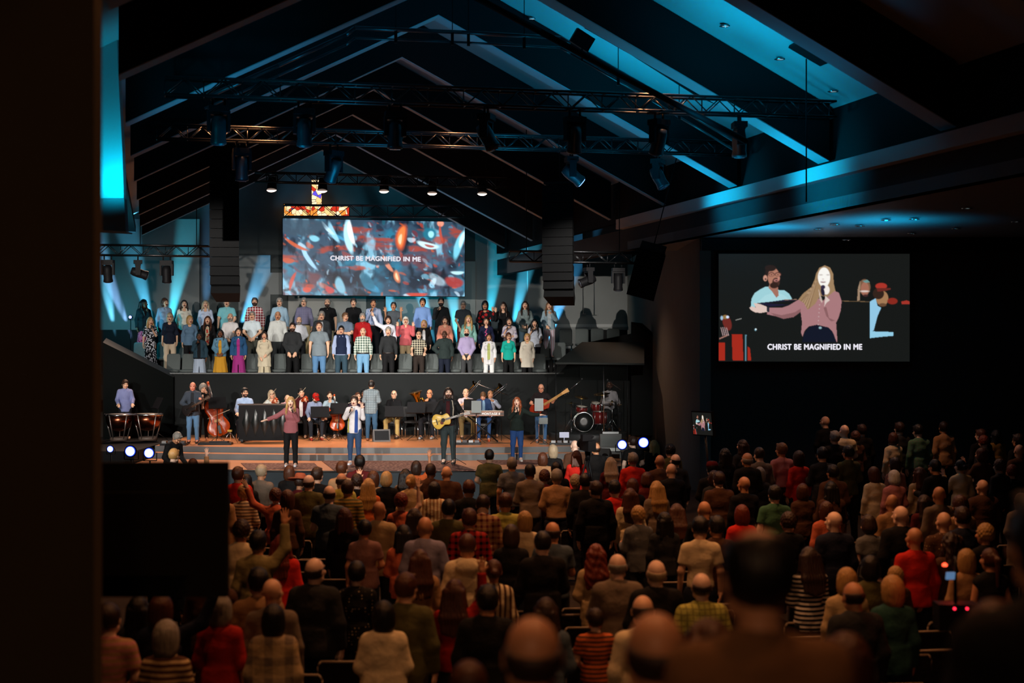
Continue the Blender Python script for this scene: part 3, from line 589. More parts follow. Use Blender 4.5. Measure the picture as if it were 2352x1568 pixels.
for i, (px, py, v, t, pn) in enumerate([(555, 352, 26, .1, .3), (767, 360, 26, .5, .9), (1313, 372, 26, .9, -1.4), (1511, 378, 26, -.5, 1.2), (1515, 292, 22.2, .3, .7),
        (907, 272, 22.2, .0, .2), (1118, 280, 22.2, -.5, 1.3), (1320, 282, 22.2, .1, .4), (1700, 282, 22.2, .0, 1.6), (505, 215, 22.2, .2, .3), (700, 262, 22.2, .2, .1)]):
    L_ = ['below the second truss, left of the tall left speaker top, glowing blue', 'tilted, below the second truss over the cross window, glowing blue', 'pointing sideways just above the tall right speakers', 'blue-lit, farthest right on the second truss', 'dark, right part of the nearer truss above another head',
          'dark with blue rim, centre-left of the nearer truss', 'dark with blue rim, centre of the nearer truss', 'dark, right of centre on the nearer truss', 'silhouetted against the blue ceiling at right', 'leftmost on the nearer truss', 'second from left on the nearer truss'][i]
    moving_head(under(T1 if v < 24 else T2, px), t, pn, .92, 'moving head light '+L_, 'moving heads on the long trusses', emis('blue_lens', (.25, .5, 1), 2.2) if i == 2 else None, BH)
for px, py in ((555, 395), (772, 400), (1313, 405), (1511, 418)):
    p = PV(px, py+28, 25.2); spot('head_glow_light', p, PV(px, py-10, 26), 5, (.05, .45, 1), 60, .8, .05)
for i, (px, py, t, pn) in enumerate([(250, 592, .2, 0), (319, 592, 1.25, -1.3), (385, 592, .1, 0), (1351, 606, -1.2, -1.3), (1419, 608, .0, .1)]):
    moving_head(under(T5 if px < 600 else T6, px), t, pn, .95 if px < 600 else .88, 'black moving head light '+['nearest the pillar on the left short truss', 'tilted sideways, middle of the left short truss', 'right of three on the left short truss', 'tilted sideways below the right short truss', 'pointing down below the right short truss'][i], 'moving heads on the short trusses')
WARM = emis('warm_lamp', (1, .72, .58), 6)
for i, (px, py) in enumerate([(627, 440), (743, 442), (884, 443), (994, 448), (1108, 449)]):
    pt_ = under(T3, px, 0); loc_ = PV(px, py, 37.12); loc_.y = pt_.y; hy = max(.4, pt_.z-loc_.z); r = empty('stage_lamp', loc_, 0, 1, 'round warm white stage lamp, '+['leftmost of the row over the stage', 'overlapping the stained glass cross', 'middle of the row over the stage', 'fourth from left of the row', 'rightmost of the row over the stage'][i], 'stage light', 'warm stage lamps in a row')
    MB().cyl((0, 0, .02), (0, .1, .34), .13, .10, n=16).build('housing', BLK, r); MB().lathe([(.125, 0), (.1, -.02), (.03, -.03)], n=20).build('lens', WARM, r, (0, 0, .02), (.45, 0, 0)); MB().tube([(-.14, .05, .2), (-.14, .05, hy), (.14, .05, hy), (.14, .05, .2)], .012).build('yoke', BLK, r)
# line arrays and the angled speaker
def line_array(loc, n, bw, bh, bd, rz, lab, curve, rim=None):
    r = empty('line_array_speaker', loc, rz, 1, lab, 'speaker'); z = 0; y = 0
    MB().box((0, bd*.5, .06), (bw*.9, bd, .05)).cyl((0, bd*.5, .08), (0, bd*.5, 3.0), .012, n=6).build('flying_frame', BLK, r)
    for i in range(n):
        a = max(0, i-(n-5))*curve; y -= math.sin(a)*bh; R = Euler((-a, 0, 0)).to_matrix()
        m = MB(); w2 = bw/2; pr = [(-w2, -.0), (w2, 0), (w2*.8, bd), (-w2*.8, bd)]
        q = [R @ Vector((x, yy_, zz)) + Vector((0, -y, z)) for zz in (0, -bh*.94) for x, yy_ in pr]
        m.add(q, [(0, 1, 2, 3), (7, 6, 5, 4), (0, 4, 5, 1), (1, 5, 6, 2), (2, 6, 7, 3), (3, 7, 4, 0)])
        m.build('speaker_cabinet', mat('speaker_black', (.002, .0022, .0025), .7), r); z -= bh*math.cos(a)
    return r
line_array(P(515, 330, 33), 16, .68, .219, .5, .05, 'tall black hanging line array speaker on the left', .1)
line_array(P(1280, 425, 33), 13, .72, .202, .5, -.25, 'tall black hanging line array speaker on the right', .1)
q = line_array(P(1497, 580, 31), 3, .62, .36, .5, -.1, 'short black hanging speaker cluster tilted down beside the right truss', .0)
q.rotation_euler = (.32, .26, -.1)
for i, (px, py) in enumerate([(940, 298), (1100, 372), (1165, 410), (1228, 446)]):
    r = MB(); rr_ = empty('led_strip_light', P(px, py, 40), 0, 1, 'short row of tiny amber lamps, '+['highest, near the centre truss', 'above and left of the next row', 'upper right of the LED screen', 'beside the tall right speaker'][i], 'light', 'rows of tiny amber lamps')
    MB().box((0, .04, 0), (.42, .04, .05), Euler((0, .55, 0)).to_matrix()).build('housing', BLK, rr_)
    for k_ in range(9): r.box((-.17+k_*.043, 0, .105-k_*.026), (.018, .02, .018))
    r.build('bulbs', emis('amber_bulb', (1, .35, .18), 2.2), rr_)
# stage-edge wash lights facing the camera
BLE = emis('blue_white_lens', (.55, .68, 1), 3.2); BLR = emis('blue_ring', (.01, .05, 1), 1.6)
for i, (px, py, Y, s) in enumerate([(253, 1031, 34.5, .62), (299, 1036, 34.2, 1), (342, 1040, 34.0, .95), (1429, 1021, 34.4, .9), (1478, 1016, 34.6, 1), (258, 731, 46.2, .45), (299, 728, 46.2, .42)]):
    lb = ['leftmost at the stage edge, half hidden by the pillar', 'second at the left stage edge', 'at the left stage edge nearest the kneeling technician', 'left one of the pair at the right stage edge', 'right one of the pair at the right stage edge', 'small, behind the choir at far left', 'small, behind the choir beside the woman in a black blazer'][i]
    r = empty('wash_light', P(px, py, Y), 0, s, 'round blue-white stage light '+lb, 'stage light', 'round lights facing the hall')
    MB().cyl((0, .02, 0), (0, .22, .0), .15, .11, n=20).build('housing', BLK, r); MB().lathe([(.125, 0), (.11, -.012)], R=Euler((math.pi/2, 0, 0)).to_matrix(), n=24).build('glow_ring', BLR, r)
    MB().lathe([(.108, 0.0), (.09, -.02), (.02, -.028)], R=Euler((-math.pi/2, 0, 0)).to_matrix().inverted(), n=24).build('lens', BLE, r, (0, -.012, 0)); MB().tube([(-.17, .1, 0), (-.17, .1, -.2), (.17, .1, -.2), (.17, .1, 0)], .012).build('yoke', BLK, r); zf_ = (3.3 if Y > 40 else 0)-r.location.z; MB().cyl((0, .1, -.2), (0, .1, zf_/s+.02), .02).cyl((0, .1, zf_/s), (0, .1, zf_/s+.03), .16, n=16).build('stand', BLK, r)
# ================================================================ PEOPLE: distance-field modelling
class Field:
    def __init__(s, lo, hi, h, fine=None):
        ax = []
        for i in range(3):
            a = np.arange(lo[i], hi[i]+h, h)
            if fine:
                f0, f1, fh = fine[0][i], fine[1][i], fine[2]
                a = np.concatenate([a[a < f0-fh*.6], np.arange(f0, f1, fh), a[a > f1+fh*.3]])
            ax.append(a)
        s.ax = ax; s.D = np.ones([len(a) for a in ax])
    def sub(s, lo, hi):
        sl = tuple(slice(max(0, np.searchsorted(s.ax[i], lo[i])-1), np.searchsorted(s.ax[i], hi[i])+1) for i in range(3))
        return sl, np.meshgrid(s.ax[0][sl[0]], s.ax[1][sl[1]], s.ax[2][sl[2]], indexing='ij', sparse=True)
    def put(s, sl, d, k, op='u'):
        a = s.D[sl]
        if a.size == 0: return
        if op == 'u': h = np.maximum(k-np.abs(a-d), 0)/k; s.D[sl] = np.minimum(a, d)-h*h*k*.25
        else: h = np.maximum(k-np.abs(a+d), 0)/k; s.D[sl] = np.maximum(a, -d)+h*h*k*.25
    def rc(s, a, b, r1, r2, k=.02, cut=None, op='u'):
        a = np.array(a, float); b = np.array(b, float); m = max(r1, r2)+.05
        sl, (X, Y, Z) = s.sub(np.minimum(a, b)-m, np.maximum(a, b)+m); d = b-a; L2 = max(d@d, 1e-9)
        t = np.clip(((X-a[0])*d[0]+(Y-a[1])*d[1]+(Z-a[2])*d[2])/L2, 0, 1)
        q = np.sqrt((X-a[0]-d[0]*t)**2+(Y-a[1]-d[1]*t)**2+(Z-a[2]-d[2]*t)**2)-(r1+(r2-r1)*t)
        if cut is not None: p, n = cut; q = np.maximum(q, (X-p[0])*n[0]+(Y-p[1])*n[1]+(Z-p[2])*n[2])
        s.put(sl, q, k, op)
    def el(s, c, r, R=None, k=.03, op='u', cut=None):
        c = np.array(c, float); r = np.array(r, float); m = r.max()+.05 if R is not None else r+.05
        sl, (X, Y, Z) = s.sub(c-m, c+m); x, y, z = X-c[0], Y-c[1], Z-c[2]
        if R is not None: x, y, z = (x*R[0, i]+y*R[1, i]+z*R[2, i] for i in range(3))
        k0 = np.sqrt((x/r[0])**2+(y/r[1])**2+(z/r[2])**2)+1e-9; k1 = np.sqrt((x/r[0]**2)**2+(y/r[1]**2)**2+(z/r[2]**2)**2)+1e-9
        d = k0*(k0-1)/k1
        if cut is not None: d = np.maximum(d, cut(x, y, z))
        s.put(sl, d, k, op)
    def cone(s, z0, z1, a0, b0, a1, b1, folds=0, nf=9, k=.03, c=(0, 0), shell=None, T=None):
        lo = (c[0]-max(a0, a1)*1.2-.06, c[1]-max(b0, b1)*1.2-.06, z0-.04); hi = (c[0]+max(a0, a1)*1.2+.06, c[1]+max(b0, b1)*1.2+.06, z1+.04)
        sl, (X, Y, Z) = s.sub(lo, hi); t = np.clip((Z-z0)/(z1-z0), 0, 1); x, y = X-c[0], Y-c[1]
        g = 1+folds*(1-t)*np.sin(np.arctan2(y, x)*nf+Z*3)
        a = (a0+(a1-a0)*t)*g; b = (b0+(b1-b0)*t)*g; d = (np.sqrt((x/a)**2+(y/b)**2)-1)*np.minimum(a, b)
        s.put(sl, np.maximum(np.maximum(d, Z-z1), z0-Z), k)
    def noise(s, amp, f=(19, 23, 15)):
        X, Y, Z = np.meshgrid(*s.ax, indexing='ij', sparse=True)
        s.D += amp*np.sin(X*f[0]+np.sin(Z*f[2]*.7)*1.3+1)*np.sin(Z*f[2]+np.sin(X*9+Y*11)*1.5)+amp*.5*np.sin(Y*f[1]+Z*31+X*17)
    def net(s):
        D = s.D; ins = D < 0; A_ = [ins[i:ins.shape[0]-1+i, j:ins.shape[1]-1+j, k:ins.shape[2]-1+k] for i in (0, 1) for j in (0, 1) for k in (0, 1)]
        al = A_[0].copy(); an = A_[0].copy()
        for q in A_[1:]: al &= q; an |= q
        I = np.argwhere(an & ~al)
        if len(I) == 0: return np.zeros((0, 3)), np.zeros((0, 4), int)
        idx = -np.ones([n-1 for n in D.shape], int); idx[tuple(I.T)] = np.arange(len(I))
        off = np.array([(i, j, k) for i in (0, 1) for j in (0, 1) for k in (0, 1)]); cv = np.stack([D[tuple((I+o).T)] for o in off], 1)
        cp = np.stack([np.stack([s.ax[a][(I+o)[:, a]] for a in range(3)], 1) for o in off], 1)
        S = np.zeros((len(I), 3)); N = np.zeros(len(I))
        for i in range(8):
            for j in range(i+1, 8):
                if np.abs(off[i]-off[j]).sum() != 1: continue
                a, b = cv[:, i], cv[:, j]; m = (a < 0) != (b < 0); t = np.where(m, a/np.where(m, a-b, 1), 0)[:, None]
                S += np.where(m[:, None], cp[:, i]+(cp[:, j]-cp[:, i])*t, 0); N += m
        V = S/N[:, None]; Q = []
        for ax in range(3):
            o = [0, 0, 0]; sl1 = [slice(None)]*3; sl2 = [slice(None)]*3; sl1[ax] = slice(0, -1); sl2[ax] = slice(1, None)
            a, b = ins[tuple(sl1)], ins[tuple(sl2)]; E = np.argwhere(a != b); u, v = (ax+1) % 3, (ax+2) % 3
            E = E[(E[:, u] > 0) & (E[:, v] > 0) & (E[:, u] < D.shape[u]-1) & (E[:, v] < D.shape[v]-1)]
            if len(E) == 0: continue
            fl = a[tuple(E.T)]; du = np.zeros(3, int); dv = np.zeros(3, int); du[u] = 1; dv[v] = 1
            q = np.stack([idx[tuple((E-du-dv).T)], idx[tuple((E-dv).T)], idx[tuple(E.T)], idx[tuple((E-du).T)]], 1); q[~fl] = q[~fl][:, ::-1]; Q.append(q)
        Q = np.concatenate(Q); Q = Q[(Q >= 0).all(1)]
        return V, Q
def fastmesh(name, V, Q, paint=None):
    me = bpy.data.meshes.new(name); me.vertices.add(len(V)); me.vertices.foreach_set('co', V.ravel().astype('f'))
    me.loops.add(Q.size); me.loops.foreach_set('vertex_index', Q.ravel().astype('i')); me.polygons.add(len(Q))
    me.polygons.foreach_set('loop_start', np.arange(0, Q.size, 4).astype('i')); me.polygons.foreach_set('use_smooth', np.ones(len(Q), bool))
    if paint is not None:
        a = me.color_attributes.new('paint', 'FLOAT_COLOR', 'POINT'); c = np.ones((len(V), 4), 'f'); c[:, :3] = paint; a.data.foreach_set('color', c.ravel())
    me.update(calc_edges=True); me.materials.append(None); return me
def rx(a): c, s = math.cos(a), math.sin(a); return np.array([[1, 0, 0], [0, c, -s], [0, s, c]])
def ry(a): c, s = math.cos(a), math.sin(a); return np.array([[c, 0, s], [0, 1, 0], [-s, 0, c]])
def rz_(a): c, s = math.cos(a), math.sin(a); return np.array([[c, -s, 0], [s, c, 0], [0, 0, 1]])
def nrm(v): v = np.array(v, float); return v/np.linalg.norm(v)
# arm poses for the x>0 side, metres on a 1.75 m figure facing -y: (elbow, wrist, hand, palm hint)
ARM = {'down': ((.245, .02, 1.165), (.255, -.05, .925), 'relaxed', (-1, 0, 0)), 'clasp': ((.25, .0, 1.18), (.075, -.185, 1.02), 'relaxed', (0, 1, 0)),
       'low': ((.24, .0, 1.165), (.10, -.17, .93), 'relaxed', (0, 1, 0)), 'mic': ((.22, -.09, 1.19), (.07, -.235, 1.41), 'fist', (-1, .3, 0)),
       'mic2': ((.25, -.12, 1.22), (.06, -.25, 1.40), 'fist', (-1, .3, 0)), 'up': ((.31, -.04, 1.58), (.30, -.06, 1.84), 'open', (0, -1, 0)),
       'upout': ((.40, -.03, 1.53), (.50, -.05, 1.78), 'open', (0, -1, 0)), 'half': ((.27, -.09, 1.21), (.27, -.20, 1.47), 'open', (0, -1, 0)),
       'out': ((.44, -.05, 1.34), (.69, -.10, 1.30), 'open', (0, -.5, 1)), 'cross': ((.235, -.06, 1.17), (-.06, -.19, 1.17), 'relaxed', (0, 1, 0)),
       'fwd': ((.24, -.05, 1.17), (.17, -.29, 1.20), 'relaxed', (-1, 0, 0)), 'fwdlow': ((.25, -.02, 1.17), (.20, -.27, 1.06), 'relaxed', (0, 0, -1)),
       'strum': ((.34, .0, 1.18), (.13, -.20, 1.10), 'relaxed', (0, 1, 0)), 'neck': ((.33, -.06, 1.20), (.42, -.23, 1.34), 'fist', (0, -1, .3)),
       'bow': ((.38, -.08, 1.22), (.30, -.30, 1.30), 'fist', (0, 0, -1)), 'violin': ((.22, -.18, 1.20), (.22, -.38, 1.42), 'fist', (-1, 0, 0)),
       'keys': ((.25, -.02, 1.17), (.20, -.32, 1.10), 'relaxed', (0, 0, -1)), 'horn': ((.28, -.16, 1.27), (.07, -.24, 1.44), 'fist', (-1, 0, 0)),
       'slide': ((.24, -.22, 1.26), (.14, -.46, 1.34), 'fist', (-1, 0, 0)), 'face': ((.24, -.14, 1.24), (.09, -.20, 1.46), 'fist', (-1, 0, 0)), 'hip': ((.34, .03, 1.19), (.19, -.05, 1.03), 'relaxed', (-1, 0, 0))}
def handmesh(kind, _c={}):
    if kind in _c: return _c[kind]
    f = Field((-.07, -.07, -.03), (.07, .07, .21), .0052)
    f.rc((0, 0, -.02), (0, 0, .02), .026, .028); f.el((0, 0, .05), (.041, .017, .05), k=.02)
    L = [(.029, .066, .0095), (.010, .078, .0098), (-.010, .072, .0095), (-.028, .056, .0085)]
    for i, (x, l, r) in enumerate(L):
        b = np.array((x, 0, .088 if abs(x) < .02 else .082)); sp = x*.35 if kind == 'open' else 0
        if kind == 'open': f.rc(b, b+(sp*.6, -.004, l*.5), r, r*.95, .008); f.rc(b+(sp*.6, -.004, l*.5), b+(sp*1.5, -.006, l), r*.95, r*.78, .004)
        elif kind == 'relaxed': c = b+(0, -.012, l*.45); f.rc(b, c, r, r*.95, .008); f.rc(c, c+(0, -.026, l*.40), r*.95, r*.8, .004)
        else: c = b+(0, -.026, .014); e = c+(0, -.018, -.030); f.rc(b, c, r, r, .008); f.rc(c, e, r, r*.95, .004); f.rc(e, e+(0, .014, -.012), r*.95, r*.85, .004)
    if kind == 'fist': f.rc((.032, -.004, .03), (.040, -.026, .058), .0125, .011, .01); f.rc((.040, -.026, .058), (.018, -.044, .066), .011, .0095, .004)
    else:
        o = .022 if kind == 'open' else .006
        f.rc((.026, -.002, .022), (.044+o, -.012, .058), .0135, .0115, .012); f.rc((.044+o, -.012, .058), (.050+o*1.6, -.018, .09), .0112, .0092, .004)
    _c[kind] = f.net(); return _c[kind]
def pose(L='down', R='down', lean=0, pitch=0, yaw=0, sit=False, twist=0, head_roll=0, seat=.50):
    return (L, R, lean, pitch, yaw, sit, twist, head_roll, seat)
def skel(ps, sex='m', fat=1.0, _c={}):
    k = (ps, sex, fat)
    if k in _c: return _c[k]
    Lp, Rp, lean, pitch, yaw, sit, twist, hroll, seat = ps; J = {}
    Rt = rz_(math.radians(twist)) @ rx(math.radians(lean)); P0 = np.array((0, 0, .95)); base = np.array((0, 0, seat+.10 if sit else .95))
    T = lambda p: base+Rt @ (np.array(p, float)-P0)
    J['T'], J['Rt'], J['base'] = T, Rt, base; sw = .158 if sex == 'm' else .142; J['sw'] = sw
    for s, pn, nm in ((1, Lp, 'L'), (-1, Rp, 'R')):
        e, w_, hk, ph = ARM[pn] if isinstance(pn, str) else pn; m = np.array((s, 1, 1)); adj = np.array((sw-.182, 0, 0)) + np.array(((fat-1)*.12, 0, 0))
        J[nm] = (T(((sw+(fat-1)*.06)*s, .0, 1.415)), T((np.array(e)+adj)*m), T((np.array(w_)+adj*(w_[0] > .2))*m), hk, Rt @ (np.array(ph)*m))
    hx = .092 if sex == 'm' else .09
    for s, nm in ((1, 'l'), (-1, 'r')):
        if sit: J[nm+'g'] = [np.array((hx*s, 0, base[2]-.04)), np.array((.17*s, -.42, seat+.01)), np.array((.16*s, -.40+(.05 if s > 0 else -.03), .09))]
        else: J[nm+'g'] = [np.array((hx*s, 0, .90)), np.array((.105*s, -.01, .49)), np.array((.115*s, .015, .085))]
    J['hr'] = Rt @ rz_(math.radians(yaw)) @ rx(math.radians(pitch)) @ ry(math.radians(hroll)); nk = T((0, -.005, 1.54)); J['nk'] = nk; J['hc'] = nk+J['hr'] @ np.array((0, -.012, .100)); J['fat'] = fat
    _c[k] = J; return J
def torso(f, J, sex, i=0.0, k=.05, top=True, low=True):
    T, Rt, ft = J['T'], J['Rt'], J['fat']; b = (ft-1)
    if low: f.el(T((0, .005, .945)), (.150+i+b*.12, .112+i+b*.10, .125+i), Rt, k)
    f.el(T((0, -.005-b*.12, 1.09)), ((.130 if sex == 'm' else .117)+i+b*.17, .100+i+b*.20, .16+i), Rt, k)
    if top:
        f.el(T((0, .005, 1.29)), ((.145 if sex == 'm' else .130)+i+b*.10, .112+i+b*.08, .165+i), Rt, k)
        if sex == 'f':
            for s in (-1, 1): f.el(T((.065*s, -.085, 1.285)), (.062+i, .055+i, .062+i), Rt, .04)
        w_ = J['sw']-.02+b*.06; f.rc(T((-w_, .005, 1.408)), T((0, .005, 1.43)), .052+i, .062+i, k); f.rc(T((w_, .005, 1.408)), T((0, .005, 1.43)), .052+i, .062+i, k)
        f.rc(T((-w_*.5, .012, 1.432)), T((0, .012, 1.475)), .045+i*.8, .042+i*.6, .03); f.rc(T((w_*.5, .012, 1.432)), T((0, .012, 1.475)), .045+i*.8, .042+i*.6, .03)
def arms(f, J, i=0.0, s=1.0, k=.03, which='LR', bell=0):
    th = .95 if J['sw'] > .15 else .84; g = (J['fat']-1)*.03
    for nm in which:
        a, e, w_, _, _ = J[nm]; i0 = i
        if s > .5:
            f.rc(a, e, (.052+g)*th+i, (.041+g)*th+i, k); t = min(1, (s-.5)*2); q = e+(w_-e)*t; n = nrm(w_-e)
            f.rc(e, q+n*.03 if s < .99 else q, .040*th+i+g, .029*th+i+bell, k, cut=(q, n))
        else: t = s*2; q = a+(e-a)*t; n = nrm(e-a); f.rc(a, q+n*.03, (.052+g)*th+i, .047*th+i+bell+g, k, cut=(q, n))
def bounds(J, m=.14):
    P_ = [J[n][j] for n in 'LR' for j in (0, 1, 2)]+J['lg']+J['rg']+[J['hc']]; P_ = np.array(P_); lo, hi = P_.min(0)-m, P_.max(0)+m; lo[2] = -.02
    b = .20+(J['fat']-1)*.25; lo[:2] = np.minimum(lo[:2], -b); hi[:2] = np.maximum(hi[:2], b); return lo, hi
HS = 1.07
def body_mesh(ps, sex, fat, mouth, age=0, _c={}):
    k = (ps, sex, fat, mouth)
    if k in _c: return _c[k]
    J = skel(ps, sex, fat); lo, hi = bounds(J); hc, R = J['hc'], J['hr']
    f = Field(lo, hi, .017, (hc-.13, hc+.13, .0078)); torso(f, J, sex); arms(f, J, 0)
    f.rc(J['T']((0, .012, 1.45)), J['nk']+R @ np.array((0, .012, .03)), .056 if sex == 'm' else .047, .052 if sex == 'm' else .044, .03)
    for g in ('lg', 'rg'):
        a, b, c = J[g]; f.rc(a, b, .086+(fat-1)*.04, .056, .04); f.rc(b, c, .055, .038, .03); f.rc(c, c+(0, -.15, -.045), .042, .030, .03)
    h = lambda x, y, z: hc+R @ (np.array((x, y, z), float)*HS); f_el, f_rc = f.el, f.rc
    f.el = lambda c, r, R=None, k=.03, op='u', cut=None: f_el(c, tuple(q*HS for q in r), R, k, op)
    f.rc = lambda a, b, r1, r2, k=.02: f_rc(a, b, r1*HS, r2*HS, k)
    f.el(h(0, .012, .022), (.074, .094, .090), R, .02); f.el(h(0, -.030, -.035), (.060, .062, .078), R, .03); f.el(h(0, -.055, -.088), (.030, .030, .024), R, .02)
    if sex == 'm': f.rc(h(-.045, -.02, -.07), h(.045, -.02, -.07), .022, .022, .03)
    f.rc(h(0, -.086, .008), h(0, -.106, -.026), .0085, .0135, .012); f.rc(h(-.04, -.085, .032), h(.04, -.085, .032), .010, .010, .015)
    for s in (-1, 1):
        f.el(h(.077*s, .012, -.008), (.011, .020, .031), R, .008); f.el(h(.033*s, -.103, .012), (.015, .014, .011), R, .012, 'd'); f.el(h(.042*s, -.072, -.02), (.024, .022, .022), R, .02)
    if mouth: f.el(h(0, -.100, -.064), (.021, .028, .017), R, .01, 'd')
    V, Q = f.net(); paint = np.ones((len(V), 3)); L = (V-hc) @ R/HS; x, y, z = L.T; fr = y < -.045
    def near(cx, cz, rx_, rz2): return fr & (((np.abs(x)-cx)/rx_)**2+((z-cz)/rz2)**2 < 1)
    lipm = fr & ((x/.029)**2+((z+.064)/(.023 if mouth else .013))**2 < 1); paint[lipm] = (.72, .38, .36)
    paint[near(.042, -.03, .022, .02)] = (1, .86, .82)
    if mouth: paint[fr & ((x/.021)**2+((z+.064)/.0165)**2 < 1)] = (.10, .03, .03)
    else: paint[fr & (np.abs(z+.064) < .004) & (np.abs(x) < .022)] = (.3, .12, .12)
    paint[near(.033, .010, .015, .0085)] = (.55, .5, .5); paint[near(.033, .010, .008, .0085)] = (.05, .04, .035); paint[near(.034, .034, .021, .006)] = (.22, .16, .13)
    VV, QQ, PP = [V], [Q], [paint]; n = len(V)
    for nm in 'LR':
        a, e, w_, hk, ph = J[nm]; hv, hq = handmesh(hk); z_ = nrm(w_-e); ph = ph-z_*(ph @ z_)
        y_ = -nrm(ph) if np.linalg.norm(ph) > .05 else nrm(np.cross(z_, (1, 0, 0))); x_ = np.cross(y_, z_)
        if nm == 'R': hv = hv*np.array((-1, 1, 1)); hq = hq[:, ::-1]
        V2 = w_+(hv*(1 if sex == 'm' else .9)) @ np.stack([x_, y_, z_]); VV.append(V2); QQ.append(hq+n); PP.append(np.ones((len(V2), 3))); n += len(V2)
    _c[k] = fastmesh('body', np.concatenate(VV), np.concatenate(QQ), np.concatenate(PP)); return _c[k]
# garments: kind -> sleeve (0..1), hem z, inflation, extras
TOPS = {'tee': (.33, .88, .017), 'polo': (.36, .90, .018, 'collar'), 'shirt': (1, .90, .018, 'collar'), 'sweater': (1, .90, .022), 'blouse': (.96, .86, .024), 'hoodie': (1, .87, .030, 'hood'), 'tucked': (1, .99, .016, 'collar'),
        'tuckedshort': (.36, .99, .017, 'collar'), 'vest': (.0, .92, .024), 'blazer': (1, .80, .030, 'open', 'collar'), 'jacket': (1, .92, .030, 'open'), 'coat': (1, .62, .034, 'coat'), 'cardigan': (.96, .72, .028, 'open'),
        'poncho': (.0, .70, .03, 'poncho'), 'longtee': (.62, .86, .022), 'dresstop': (.5, 1.0, .016), 'closedjacket': (1, .86, .030, 'collar'), 'tank': (.04, .9, .015), 'shirtout': (1, .82, .022, 'collar'), 'poloout': (.36, .82, .022, 'collar')}
def top_mesh(ps, sex, fat, kind, _c={}):
    k = (ps, sex, fat, kind)
    if k in _c: return _c[k]
    J = skel(ps, sex, fat); sl, hem, inf, *ex = TOPS[kind]; lo, hi = bounds(J, .2); lo[2] = 0 if J['lg'][1][2] < .3 else .3; T, Rt = J['T'], J['Rt']
    f = Field(lo, hi, .0165); torso(f, J, sex, inf, .06)
    if hem < .93 and not ps[5]:
        b = (fat-1); f.cone(hem-.02, 1.12, .165+inf*.6+b*.13, .125+inf*.6+b*.12, .145+inf+b*.15, .105+inf+b*.15, .03, 7, .05, (0, -b*.05))
    if 'poncho' in ex: f.cone(hem-.02, 1.47, .27, .19, .15, .09, .07, 8, .05)
    if 'coat' in ex: f.cone(hem-.02, 1.2, .215, .155, .16+inf, .12+inf, .05, 7, .05)
    f.noise(.0055); n = Rt @ np.array((0, 0, 1.)); p0 = T((0, 0, hem if not ps[5] else max(hem, .9))); X, Y, Z = np.meshgrid(*f.ax, indexing='ij', sparse=True)
    f.D = np.maximum(f.D, -((X-p0[0])*n[0]+(Y-p0[1])*n[1]+(Z-p0[2])*n[2]))
    if sl > 0 or 'poncho' in ex: arms(f, J, inf*.85+.003, sl if sl else 1, .035, bell=.004 if sl < .6 else .001)
    nt = T((0, -.004, 1.545))
    if 'open' in ex: f.el(T((0, -.21, 1.12)), (.055, .16, .40), Rt, .015, 'd'); f.el(T((0, -.16, 1.40)), (.05, .10, .16), Rt, .015, 'd')
    elif 'collar' in ex: f.el(T((0, -.12, 1.475)), (.020, .06, .062), Rt, .01, 'd')
    elif sex == 'f' or kind in ('blouse', 'dresstop'): f.el(T((0, -.09, 1.49)), (.075, .07, .07), Rt, .01, 'd')
    if 'hood' in ex: f.el(T((0, .115, 1.44)), (.115, .055, .085), Rt, .03); f.rc(T((-.08, .05, 1.49)), T((-.05, -.07, 1.47)), .03, .025, .02); f.rc(T((.08, .05, 1.49)), T((.05, -.07, 1.47)), .03, .025, .02); f.rc(T((-.08, .05, 1.49)), T((.08, .05, 1.49)), .03, .03, .02)
    f.el(nt, (.062, .062, .045), Rt, .008, 'd')
    if 'collar' in ex:
        for s in (-1, 1):
            f.rc(T((0, .074, 1.502)), T((.052*s, .048, 1.502)), .015, .015, .008); f.rc(T((.052*s, .048, 1.502)), T((.068*s, .0, 1.495)), .015, .015, .008)
            f.rc(T((.068*s, .0, 1.495)), T((.036*s, -.070, 1.468)), .015, .014, .008); f.rc(T((.036*s, -.070, 1.468)), T((.046*s, -.098, 1.438)), .014, .010, .008)
    V, Q = f.net(); _c[k] = fastmesh(kind, V, Q); return _c[k]
